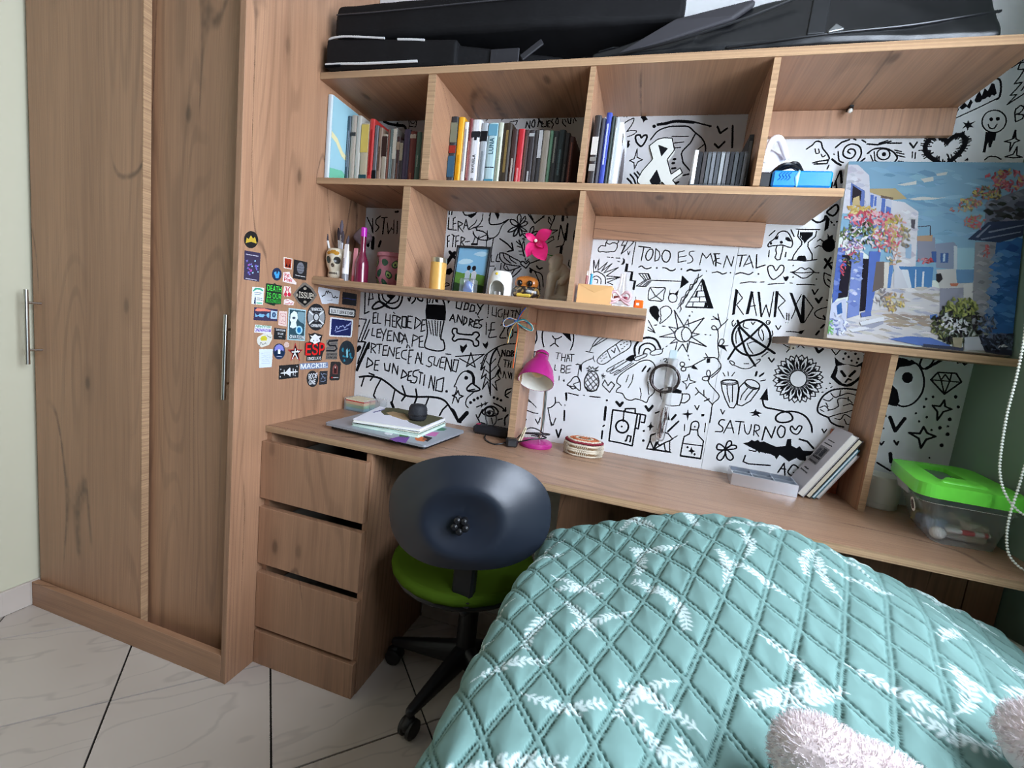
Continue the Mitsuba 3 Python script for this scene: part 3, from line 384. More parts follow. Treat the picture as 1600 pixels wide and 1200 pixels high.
('rainbow_drawing','c61 1991 2131 1981 2184 2006 2232 2051 2252 2099 2243 2132 2197;c45 2011 2148 2012 2188 2037 2213 2070 2217 2096 2203 2105 2184;c38 2037 2151 2043 2177 2060 2186 2079 2174;c25 1991 2116 2002 2127 2029 2140 2046 2152 2061 2149 2054 2134 2031 2121 2009 2105 1993 2103 1989 2115;c25 2076 2161 2095 2176 2117 2188 2145 2187 2143 2167 2117 2154 2089 2148 2076 2161;s20 2163 2209 2169 2214;s19 2144 2192 2150 2197'),
('hand_drawing','f0 1941 2109 1962 2130 1986 2137 1988 2105 1972 2093 1938 2099;s23 1928 2098 1838 2030 1830 2014 1841 2010 1868 2034;s23 1948 2095 1864 2023 1854 2006 1862 2002 1902 2033;s23 1978 2089 1917 2035 1882 2003 1880 1995 1892 1999 1936 2038 1988 2085;s23 1868 2034 1875 2050;s23 1902 2033 1918 2025'),
('ghost_drawing','c31 1947 2034 1990 2070 2025 2100 2066 2115 2100 2105 2119 2077 2116 2032 2118 1987 2135 1930 2120 1902 2108 1886 2099 1854 2068 1862 2029 1866 2006 1852 1971 1859 1947 1887 1910 1891 1914 1913 1931 1933 1904 1952 1909 1988 1947 2034;s50 2062 2075 2047 2043;s51 2089 2068 2078 2045;s23 1968 2007 1959 1962;s23 1996 2016 1995 1970 1978 1930;s23 2048 1937 2060 1904 2060 1873;s22 2089 1984 2095 1944 2106 1905'),
('pineapple_drawing','c36 1717 1990 1702 1944 1711 1893 1742 1874 1777 1882 1795 1921 1786 1966 1767 1995;s24 1717 1990 1740 2007 1767 1995;s23 1708 1961 1771 1886;s24 1713 1982 1789 1910;s23 1737 1993 1790 1941;s24 1707 1924 1747 1878;s23 1767 1992 1707 1924;s24 1786 1971 1720 1889;s23 1790 1936 1747 1878;s23 1741 2001 1705 1960;s26 1708 2013 1721 2032 1734 2016 1742 2030 1752 2016 1777 2035 1758 2009 1780 2012 1751 2000 1710 2000 1729 2010 1703 2017;f0 1713 1899 1742 1877 1777 1882 1794 1910 1787 1883 1758 1869 1727 1869'),
('polygon_heart_drawing','s32 1817 1929 1828 1957 1853 1924 1869 1952 1894 1935 1868 1883 1818 1922'),
('bell_drawing','c33 1594 1892 1616 1922 1629 1947 1654 1953 1674 1924 1681 1868 1648 1884 1616 1887 1594 1892;c24 1654 1953 1668 1924 1635 1903 1653 1885;c37 1610 1886 1633 1871 1653 1880;c24 1656 1956 1655 1990 1663 2022 1687 2056 1740 2086;s23 1738 2099 1737 2083 1750 2065;s27 1634 2031 1670 2033;f0 1653 2021 1672 2034 1676 1987 1664 2001;s23 1643 2038 1663 2025;s26 1813 1996 1814 1965;s23 1805 1979 1829 1985;s23 1803 1989 1826 1972'),
('dashed_frame_drawing','s26 1611 1842 1643 1836 1675 1833;s24 1706 1839 1716 1840;s24 1747 1838 1783 1839 1816 1842;s37 1590 1836 1602 1790;f0 1865 1831 1864 1827 1861 1825 1857 1825 1854 1828 1854 1832 1856 1835 1859 1836 1863 1835;f0 1574 1917 1574 1914 1571 1912 1568 1912 1565 1914 1565 1917 1567 1920 1570 1921 1573 1920'),
('sun_drawing','c32 2296 2299 2293 2276 2278 2257 2256 2249 2231 2252 2212 2266 2202 2288 2205 2312 2220 2330 2242 2338 2267 2335 2286 2320 2296 2299;c27 2252 2337 2238 2307 2249 2265 2269 2253;s31 2215 2321 2178 2430 2246 2341;s23 2246 2344 2262 2386 2273 2344;s24 2161 2330 2217 2324;s24 2161 2330 2193 2302 2206 2308;s24 2200 2298 2117 2264 2211 2270;s24 2213 2263 2183 2230 2224 2247;s28 2222 2242 2215 2154 2253 2236;s27 2253 2236 2287 2192 2281 2244;f0 2270 2406 2269 2403 2267 2402 2265 2402 2263 2404 2263 2406 2264 2408 2266 2409 2268 2408;f0 2298 2174 2297 2172 2296 2170 2293 2170 2292 2172 2291 2174 2293 2176 2295 2177 2297 2176;s22 2082 2332 2091 2334;s21 2124 2329 2133 2329'),
('face_mark','f0 2147 2121 2147 2119 2145 2118 2143 2118 2142 2119 2142 2121 2143 2123 2145 2123 2146 2122;f0 2151 2097 2150 2095 2149 2094 2147 2094 2145 2096 2145 2098 2146 2099 2148 2100 2150 2099;c24 2160 2132 2173 2139 2179 2130 2169 2119 2186 2116 2181 2103 2167 2101'),
('sun_drawing','s33 2256 2351 2349 2401 2297 2307;s26 2297 2307 2339 2305 2296 2284;s32 2296 2284 2387 2237 2287 2256;s27 2292 2257 2284 2193 2257 2235;s26 2368 2306 2376 2306;s27 2397 2306 2402 2307;s27 2268 2410 2271 2404;s26 2277 2433 2281 2428;s27 2296 2172 2298 2168;s27 2304 2150 2308 2146'),
('record_player_drawing','s47 1903 1776 1978 1776 2056 1774 2053 1566 1978 1572 1907 1573 1903 1776;c54 2013 1685 2011 1664 1999 1647 1981 1639 1961 1641 1945 1653 1937 1672 1939 1693 1951 1710 1970 1719 1990 1716 2005 1704 2013 1685;f0 1978 1679 1977 1675 1974 1673 1971 1673 1968 1675 1967 1679 1969 1683 1973 1684 1976 1683;s41 1972 1780 1977 1713;s47 1979 1795 2038 1805 2042 1777;s46 1979 1795 1979 1776;s46 2060 1775 2106 1773 2104 1725 2085 1726;s46 2075 1768 2074 1681 2060 1683;s47 2012 1592 2017 1627 2038 1626 2036 1592;f0 2013 1593 2013 1589 2010 1586 2006 1586 2003 1589 2003 1593 2004 1596 2008 1597 2012 1596;f0 2041 1593 2040 1589 2037 1586 2034 1586 2031 1589 2030 1593 2032 1596 2036 1598 2039 1596;s83 1919 1829 1943 1807 1956 1830;s78 2098 1829 2119 1804 2137 1835;s45 2161 1796 2181 1809;f0 1864 1830 1863 1827 1860 1824 1856 1824 1853 1827 1853 1831 1855 1834 1858 1835 1862 1834;s73 1857 1786 1861 1703;s47 1857 1660 1864 1667;s54 1857 1629 1859 1580'),
('lettering','c41 1329 2226 1307 2192 1319 2123 1341 2122 1357 2169 1343 2224 1329 2226;s23 1336 2079 1368 2079;s24 1352 2077 1352 2034;s23 1372 2076 1376 2034;s23 1496 2091 1524 2091;s27 1511 2090 1508 2051;s22 1535 2089 1537 2044;s22 1560 2089 1559 2040;s22 1536 2065 1559 2066;s22 1570 2041 1574 2090 1593 2048;s22 1570 2062 1588 2063;s22 1584 2092 1615 2094;s23 1599 2092 1604 2046;s24 1324 1988 1325 1956 1310 1954;s23 1350 1988 1333 1975 1350 1959 1333 1950;s23 1499 2011 1500 1976 1510 1977;s22 1541 2017 1542 1968;c22 1541 2017 1563 2012 1561 1995 1542 1992 1566 1985 1561 1967 1542 1968;s23 1576 2014 1576 1965 1606 1976;s22 1577 1992 1600 1996;s22 1578 2014 1604 2021'),
('cat_face_drawing','c41 1402 2244 1389 2208 1395 2160 1410 2119;c39 1582 2246 1597 2204 1597 2155 1587 2120;f0 1505 2245 1564 2245 1584 2175 1565 2186 1526 2216;s32 1426 2226 1445 2242;f0 1441 2245 1467 2241 1476 2225 1458 2229;c36 1458 2195 1474 2179 1495 2182 1518 2198;s32 1481 2180 1481 2152;c37 1452 2128 1478 2148 1505 2131;s61 1647 2247 1725 2249'),
('scribble_drawing','c24 1308 1780 1344 1760 1369 1742 1409 1712;s28 1314 1763 1365 1741;s33 1308 1685 1354 1681 1392 1673 1425 1674;s38 1315 1594 1328 1644 1341 1598 1350 1622;s38 1412 1632 1434 1603;s37 1443 1648 1436 1614;c37 1526 1798 1531 1760 1509 1731 1485 1720;s23 1534 1764 1554 1771 1574 1752;s32 1489 1714 1524 1607;s33 1547 1662 1535 1613;s32 1508 1648 1531 1612;s23 1536 1942 1536 1914;f0 1575 1917 1575 1913 1571 1910 1567 1911 1564 1913 1563 1918 1565 1921 1570 1923 1574 1921;s60 1596 1837 1600 1799;s28 1597 1760 1598 1753;s56 1598 1720 1604 1657;s31 1609 1840 1673 1835;s31 1752 1840 1813 1842;f0 1864 1831 1863 1828 1860 1825 1857 1825 1854 1828 1853 1832 1855 1835 1859 1836 1862 1835;s55 1560 1584 1580 1537 1591 1593'),
('lettering','s49 37 2353 44 2200 80 2218;s43 75 2357 71 2264;s37 68 2305 110 2314;s36 96 2358 105 2318;c58 390 2343 402 2326 410 2358 437 2388;c57 424 2310 447 2339 444 2375 472 2341 503 2335 504 2371;s49 119 2212 119 2138 146 2141;s43 119 2175 140 2182;s43 121 2213 142 2217;s43 157 2213 156 2145 184 2142;s43 223 2216 222 2130;s41 257 2212 260 2129;s42 223 2170 260 2171;s41 278 2211 280 2130 308 2129;s48 278 2211 303 2211;s42 279 2170 300 2171;s36 281 2233 293 2225;s41 312 2208 313 2128;s48 312 2208 344 2198 316 2165 355 2123;s53 357 2211 390 2211 391 2134 357 2138 357 2211;s48 402 2218 401 2139 435 2134;s40 402 2218 435 2219;s40 401 2179 428 2179;s47 463 2215 461 2133;c41 463 2215 507 2183 461 2133;s40 515 2202 513 2120 542 2132;s41 519 2166 538 2173;s40 517 2202 537 2204;s43 122 2101 116 2048 143 2047;s44 160 2095 160 2039 192 2043;s43 162 2072 189 2075;s44 160 2095 192 2104;s43 193 2094 217 2060 234 2108;s44 217 2060 210 2021;s43 251 2096 246 2026 283 2030;s42 251 2096 282 2099;s42 254 2064 275 2066;s42 299 2027 299 2092 336 2027 336 2091;s42 345 2097 347 2023;c42 345 2097 385 2060 347 2023;s42 368 2017 388 2088 414 2027;s35 376 2050 406 2053;s52 415 2013 410 1994;s41 454 2091 452 2008;c41 454 2091 497 2073 454 2045;s41 506 2083 508 2010 543 2010;s40 506 2083 531 2090;s41 510 2047 534 2054;s43 120 1992 121 1921;c43 120 1992 159 1978 124 1950;s44 135 1947 159 1921;s43 164 1988 207 1993;s43 189 1991 188 1925;s44 223 1985 219 1914 256 1919;s44 223 1985 255 1989;s43 226 1953 247 1955;s43 261 1915 271 1982 309 1916 314 1982;s42 330 1979 331 1905 362 1909;s42 330 1979 360 1988;s41 331 1942 353 1950;c42 414 1976 378 1962 377 1920 415 1906;s42 434 1978 432 1881 443 1882;s42 434 1978 465 1982;s42 433 1927 453 1934;s36 426 2010 438 1992;s41 489 1888 502 1968 534 1894;s35 490 1925 526 1930;s41 532 1972 534 1894 550 1891;c40 629 1956 595 1948 592 1920 619 1905 606 1880 576 1885;s39 639 1953 635 1898 660 1892 675 1948;s40 688 1959 681 1886 711 1885;s40 688 1959 718 1963;s40 687 1923 712 1926;s46 722 1873 728 1960 771 1870 768 1951;s35 720 1986 759 1988;s40 787 1954 780 1876 810 1871 821 1954 787 1954;s44 97 1880 91 1807;c51 97 1880 143 1843 91 1807;s43 163 1869 158 1797 191 1797;s43 163 1869 195 1873;s43 160 1836 187 1839;s50 240 1855 249 1809 281 1804 287 1862;s48 309 1794 313 1865 352 1790 352 1851;s48 395 1829 385 1766;c49 395 1829 430 1796 385 1766;s49 443 1821 438 1760 469 1759;s49 443 1821 468 1829;s48 441 1788 461 1796;c47 523 1846 484 1831 481 1798 513 1789 501 1750 465 1749;s47 525 1832 556 1827;s41 540 1830 537 1750;s47 572 1816 569 1741;s45 611 1728 622 1818 652 1716 653 1813;s45 670 1792 667 1718 718 1716 722 1818 670 1792;f0 761 1726 760 1719 754 1715 747 1715 743 1720 742 1726 746 1731 752 1733 758 1731;s45 765 2355 765 2311 799 2305 807 2363 765 2355;s45 832 2352 823 2303 851 2310 857 2346 832 2352;s44 876 2343 867 2295 899 2302 900 2337 876 2343;s43 917 2351 939 2323 967 2360;s44 948 2324 925 2279;f0 920 2291 919 2288 916 2286 912 2286 909 2288 909 2292 911 2295 915 2296 918 2294;s45 726 2219 746 2265 766 2210;s39 734 2233 758 2236;s45 780 2216 784 2265 819 2207 818 2259;s45 833 2256 829 2199 851 2219 853 2245 833 2256;s45 872 2199 876 2248 902 2233 874 2221 896 2197;s44 915 2243 906 2194 939 2193;s43 915 2243 938 2245;s45 913 2216 931 2220;c44 969 2253 943 2241 945 2220 965 2209 948 2190;s32 930 2270 941 2259;s33 999 2363 1002 2291;f0 1005 2269 1004 2266 1001 2265 998 2265 996 2267 996 2270 997 2272 1000 2273 1003 2272;s32 1029 2340 1030 2289 1054 2283;s32 1057 2339 1061 2279;c32 1098 2334 1072 2319 1076 2285 1099 2283 1101 2305;s32 1116 2332 1114 2272;s32 1143 2330 1141 2275;s32 1115 2302 1142 2304;s32 1157 2331 1188 2330;s32 1175 2329 1171 2286;s32 1193 2284 1196 2339 1223 2300 1221 2350;s32 995 2234 1002 2152;c38 1054 2240 1032 2233 1032 2186 1024 2137 1078 2148;s38 1014 2184 1059 2193;c39 1101 2228 1123 2234 1126 2205 1101 2146 1146 2147;c38 1164 2226 1150 2190 1169 2149 1189 2169 1184 2211 1164 2226;s43 1200 2191 1217 2193;s43 1129 2019 1129 2063 1151 2026 1151 2065;s42 1165 2063 1163 2028 1187 2031 1183 2061 1165 2063;s43 1196 2067 1196 2028;c37 1196 2067 1215 2060 1198 2050 1217 2039 1196 2028;s32 1145 2000 1177 1999;s32 1160 2000 1159 1953;s32 1184 2000 1182 1952;s33 1200 1994 1198 1954;s32 1184 1977 1199 1976;s38 1120 1900 1125 1936 1138 1902;s44 1099 1879 1117 1926;s32 1154 1878 1158 1923 1177 1877;s32 1186 1922 1200 1880 1204 1920;s37 1214 1917 1214 1878'),
('spiral_drawing','c65 149 2368 164 2305 231 2265 304 2267 341 2321 341 2379;c53 175 2365 195 2317 250 2294 310 2318 321 2373;f0 212 2368 290 2375 282 2343 247 2326 220 2342;c67 281 2352 199 2271 127 2241 105 2253 144 2294 187 2293 242 2266'),
('soda_bottle_drawing','f0 539 2316 554 2315 682 2321 692 2273 692 2216 544 2214 534 2267;c56 544 2321 541 2357 559 2376;c56 677 2325 659 2358 643 2370;s39 558 2327 569 2372;s40 583 2329 589 2370;f0 599 2362 619 2363 627 2333 607 2336;c51 545 2209 564 2117 551 2034 564 2008 635 1998 684 2004 707 2025 692 2077 670 2093 683 2210;s35 566 2198 594 2111;s34 590 2205 613 2104;s34 615 2208 629 2106;s35 636 2205 640 2103;s35 659 2208 660 2100;s45 690 2387 704 2340 715 2372'),
('bone_drawing','c55 797 2138 785 2168 756 2165 754 2138 770 2122 758 2094 779 2083 811 2100 901 2101 924 2069 952 2072 954 2099 933 2114 954 2142 937 2162 910 2155 897 2140 797 2138;f0 820 2061 845 2050 866 2075 873 2058 845 2006 829 2022;f0 982 2097 1002 2087 1018 2106 1025 2089 1014 2057 994 2073'),
('star_drawing','s39 795 1977 1004 2019 883 1917 906 2018 949 1921 825 1968;s45 838 1743 851 1713 881 1709 853 1691 847 1658 829 1692 798 1701 826 1714 838 1743'),
('duck_drawing','c40 814 1785 833 1842 863 1878 900 1890;c99 896 1887 925 1878 943 1849 947 1809;f0 903 1841 901 1832 893 1827 883 1827 876 1833 875 1842 881 1850 890 1853 899 1850;c57 933 1807 903 1771 915 1750 971 1758 998 1776 947 1804;c44 914 1755 961 1770;c40 814 1785 806 1766 827 1760 814 1694 804 1646;c40 954 1747 911 1699 906 1653 927 1634'),
('fern_leaf_drawing','c38 1217 2116 1147 2104 1086 2075 1027 2028 1003 1990 988 1909;c61 1091 2071 1064 2024 1054 1953 1064 1857 1075 1760;s32 984 1952 1021 1993;s39 1027 2028 993 1909 1018 1939 1000 1848 1033 1888 1017 1779 1048 1837 1062 1794 1081 1744;s37 1086 2075 1121 2014 1108 1960 1129 1936 1111 1899 1137 1867 1103 1845 1123 1785 1082 1824;s33 1054 1953 1090 2001;s32 1059 1900 1100 1950;s33 1065 1848 1099 1879;s32 1055 1944 1023 1975;s33 1060 1892 1025 1914;s33 1066 1839 1036 1862'),
('dots_drawing','f0 1023 1728 1021 1722 1016 1717 1009 1718 1003 1722 1003 1729 1007 1734 1014 1737 1020 1734;f0 999 1713 997 1706 992 1702 985 1702 979 1707 979 1713 983 1719 990 1721 996 1719;f0 974 1696 973 1689 967 1685 960 1685 955 1689 954 1696 958 1702 965 1704 971 1702;f0 951 1674 949 1667 943 1663 936 1663 931 1667 930 1674 934 1680 941 1682 948 1680;f0 1115 1735 1114 1729 1108 1725 1102 1725 1098 1729 1097 1735 1100 1741 1107 1743 1112 1741;f0 1141 1730 1139 1724 1134 1720 1128 1720 1123 1724 1123 1730 1126 1736 1132 1738 1138 1735;f0 1167 1724 1166 1718 1161 1714 1155 1714 1150 1718 1149 1724 1153 1729 1159 1731 1165 1729;s40 988 1648 1010 1661 1064 1691;s35 1018 1680 1029 1668 1021 1653;s33 1045 1693 1056 1681 1047 1671;s49 1110 1694 1168 1676 1198 1654;s50 1180 1652 1200 1653 1196 1676;c48 1221 1813 1187 1795 1186 1759 1206 1749;s39 1182 1759 1219 1791'),
('eye_drawing','c57 1034 1615 1058 1655 1104 1671 1144 1646 1138 1618 1083 1600 1034 1615;c56 1117 1637 1114 1621 1104 1607 1088 1601 1071 1602 1058 1612 1052 1626 1055 1643 1065 1656 1081 1663 1098 1661 1111 1652 1117 1637;f0 1097 1625 1094 1616 1087 1610 1077 1610 1070 1616 1069 1625 1075 1633 1084 1636 1092 1633;s51 1032 1637 1010 1579;s43 1151 1584 1182 1598;c56 1219 1631 1200 1601 1205 1557;c44 989 1593 1023 1544;s39 1032 1546 1061 1542;s40 1103 1590 1117 1551'),
('branch_drawing','c72 37 1727 113 1745 211 1742 289 1710 357 1672 433 1646 526 1650 617 1664 697 1667 749 1652 787 1616 827 1567 861 1522;s56 59 1662 76 1728;s57 132 1716 161 1759 117 1767;s56 222 1739 185 1666 168 1606;s62 168 1606 210 1563;s55 341 1670 331 1601 324 1562;s108 322 1576 342 1541;s66 401 1712 433 1646 405 1603;s67 511 1704 526 1650 510 1600;s53 617 1659 598 1595;s59 771 1632 735 1589 715 1544;c64 788 1611 824 1594 860 1535 881 1520;s147 870 1528 921 1596'),
('lightning_drawing','s44 -2 2158 63 2160 5 1988 65 1995 12 1826;s51 91 2158 32 1996 71 1991 16 1846;s110 94 1980 29 1828 11 1777;s162 20 1947 -1 1925;s86 99 1990 96 1951;s62 -3 2101 7 2107;s50 91 2088 59 2013'),
('lettering','s41 649 2948 650 2928;s42 669 2949 668 2928;s42 650 2905 651 2832 678 2830;s33 683 2903 688 2828 714 2829;s33 683 2903 698 2912;s32 685 2868 706 2872;s37 720 2887 727 2824;c37 720 2887 754 2871 727 2853;s33 731 2850 763 2820;s37 764 2837 777 2901 799 2839;s33 771 2861 794 2862;s38 653 2785 659 2713;s33 653 2785 668 2792;s33 655 2750 669 2754;s38 684 2799 705 2788;s37 697 2791 696 2718;s33 714 2789 718 2719;s33 714 2789 737 2793;s33 716 2754 734 2758;s37 754 2785 754 2721;c37 754 2785 781 2775 757 2750;s33 761 2750 789 2723;s37 789 2755 816 2759;s28 956 2681 957 2638 973 2639;s29 956 2681 970 2682;s29 956 2661 970 2662;s29 984 2680 985 2637 1004 2638;s37 1419 2803 1425 2893 1462 2800 1460 2843;f0 1463 2908 1474 2906 1474 2800 1462 2800;s89 1447 2761 1445 2689;s87 1431 2955 1434 2923;s29 1462 2800 1455 2769 1411 2756;s37 1457 2951 1462 2937'),
('squiggle_drawing','c40 749 2951 767 2929 806 2931 836 2938 850 2955;f0 787 2930 848 2949 843 2935 814 2911 794 2919;c32 893 2940 893 2906 875 2871 846 2853 803 2836 814 2854 843 2878 853 2899;c32 833 2852 859 2847 860 2833 885 2837;c32 901 2861 858 2853 863 2836 898 2829;c37 836 2824 852 2796 892 2775 942 2775 978 2791;c36 898 2832 938 2811 947 2789;s33 837 2812 855 2790 839 2740 873 2742 876 2774;s65 835 2742 873 2744;s31 883 2797 872 2779 938 2811;c36 942 2891 947 2953 940 2930;c40 939 2913 949 2880 980 2876 1028 2886 1074 2913;c32 1074 2911 1036 2873 1017 2821 984 2791 941 2783 941 2732 936 2717;s32 984 2791 982 2751 979 2722 936 2720;s32 936 2834 942 2772;f0 972 2954 996 2960 1010 2939 1001 2908 990 2929'),
('flower_drawing','c34 1150 2883 1133 2927 1145 2949 1159 2928 1150 2883;c39 1150 2878 1117 2910 1086 2911 1108 2881 1150 2878;c34 1150 2878 1169 2917 1185 2937 1188 2912 1150 2878;c35 1154 2875 1183 2901 1207 2900 1192 2880 1154 2875;c39 1145 2872 1104 2859 1080 2835 1113 2840 1145 2872;c47 1148 2869 1125 2838 1122 2809 1144 2827 1151 2869;c47 1155 2867 1155 2839 1167 2812 1176 2834 1155 2867;c34 1157 2870 1182 2862 1208 2844 1178 2846 1157 2870;f0 1165 2878 1163 2869 1154 2864 1144 2865 1137 2872 1136 2882 1141 2889 1151 2891 1161 2887;c34 1228 2826 1230 2859 1248 2877 1251 2849 1228 2820;c31 1228 2820 1261 2844 1284 2845 1263 2822 1229 2815;c35 1222 2820 1192 2830 1184 2821 1206 2808 1223 2815;c31 1218 2809 1184 2796 1202 2791;s38 1201 2954 1255 2896 1313 2945 1302 2939;s34 1212 2957 1240 2920;f0 1313 2937 1312 2934 1309 2932 1306 2932 1303 2935 1303 2938 1305 2941 1308 2941 1311 2940;s31 1357 2865 1385 2959;c29 1362 2893 1342 2914 1342 2941 1360 2914;c31 1367 2904 1380 2931 1369 2953;s31 1355 2860 1409 2862 1378 2839;c30 1297 2835 1312 2858 1330 2853;s26 1337 2793 1385 2823 1391 2801 1351 2777'),
('arrow_drawing','s47 1030 2788 1086 2757 1130 2720;s46 1115 2764 1130 2720 1091 2709;s47 1161 2786 1190 2740 1209 2686;s36 1144 2777 1176 2756;s35 1194 2785 1186 2751;s31 1154 2747 1187 2740;s31 1169 2717 1199 2719;s32 1207 2725 1198 2774;s31 1178 2695 1205 2694'),
('butterfly_drawing','c36 1038 2697 1074 2697 1126 2675 1176 2655 1190 2645;c35 1038 2697 1048 2658 1082 2632 1132 2624 1186 2622;c35 1063 2693 1078 2666 1124 2635;c34 1107 2679 1122 2657 1160 2637;c36 1026 2688 1019 2645 1044 2641;c37 1039 2686 1041 2663;c35 1082 2632 1079 2603 1111 2588 1158 2603 1193 2620;s31 1096 2616 1111 2594;s39 1192 2651 1191 2634 1230 2611 1252 2646 1242 2657 1226 2639 1206 2654 1192 2651;c31 1216 2675 1225 2653 1240 2671;c36 1197 2606 1174 2576 1141 2545;c35 1250 2643 1295 2663 1328 2676;c34 1253 2615 1291 2596 1340 2577 1359 2500;c31 1291 2596 1328 2531 1340 2481;c46 1299 2630 1318 2614 1338 2621;c36 1153 2597 1133 2561;f0 1254 2610 1278 2606 1269 2583 1256 2587;s32 1057 2630 1056 2590;s32 1010 2610 948 2603;s33 1018 2599 1014 2576;f0 947 2562 972 2561 975 2532 949 2536;c125 664 2604 687 2641 716 2678;s107 680 2681 726 2643;f0 643 2555 700 2577 716 2554 692 2528 645 2537;c34 646 2453 677 2474 699 2460 667 2449;s29 1516 2862 1518 2808;s30 1512 2829 1527 2825;s31 1506 2682 1504 2650 1517 2639'),
('badge_drawing','c38 3483 3677 3499 3667 3510 3630 3512 3593 3504 3580;s23 3511 3589 3454 3553 3358 3498;f0 3361 3546 3377 3569 3392 3554 3399 3582 3415 3563 3420 3601 3428 3619 3441 3595 3446 3632 3461 3618 3469 3655 3480 3650 3497 3608 3491 3598 3480 3603 3474 3590 3465 3595 3457 3585 3444 3581 3442 3572 3426 3568 3416 3577 3407 3563 3403 3540 3389 3550 3375 3536;s20 3355 3524 3358 3539'),
('tree_drawing','s21 3571 3755 3551 3738 3533 3723;s21 3558 3715 3562 3742 3580 3746;s21 3560 3713 3583 3714 3574 3683 3557 3649 3587 3655 3570 3624 3552 3597 3577 3600 3549 3555 3576 3578 3605 3604;s18 3601 3645 3591 3618'),
('smiley_drawing','c27 3557 3493 3561 3466 3553 3443 3535 3429 3510 3429 3486 3442 3469 3465 3465 3492 3473 3516 3492 3529 3517 3529 3540 3516 3557 3493;f0 3507 3489 3506 3483 3503 3480 3498 3481 3494 3486 3492 3492 3495 3496 3499 3497 3504 3494;f0 3533 3490 3532 3485 3528 3482 3523 3483 3519 3488 3518 3494 3520 3498 3525 3499 3530 3496;c23 3493 3465 3502 3449 3519 3446 3527 3465;f0 3490 3430 3507 3427 3532 3430 3534 3390 3526 3390 3524 3359 3516 3359 3510 3383 3505 3373 3507 3335 3497 3335 3495 3383'),
('letter_drawing','s23 3586 3536 3587 3513 3598 3475 3621 3489;c23 3587 3531 3601 3549 3616 3540 3607 3517 3593 3510 3621 3507 3621 3489'),
('sparkle_drawing','s22 3604 3438 3616 3396 3631 3389 3612 3380 3602 3340 3598 3380 3573 3385 3601 3396 3604 3438;s38 3606 3436 3606 3401;s25 3627 3361 3633 3321 3657 3312 3622 3309 3589 3314 3619 3326 3627 3361;f0 3408 3485 3417 3471 3438 3480 3422 3464 3437 3452 3418 3454 3415 3438 3407 3457 3393 3448 3402 3464 3389 3476 3407 3471;c27 3512 3299 3525 3314 3554 3314 3576 3302;f0 3431 3296 3441 3308 3447 3296'),
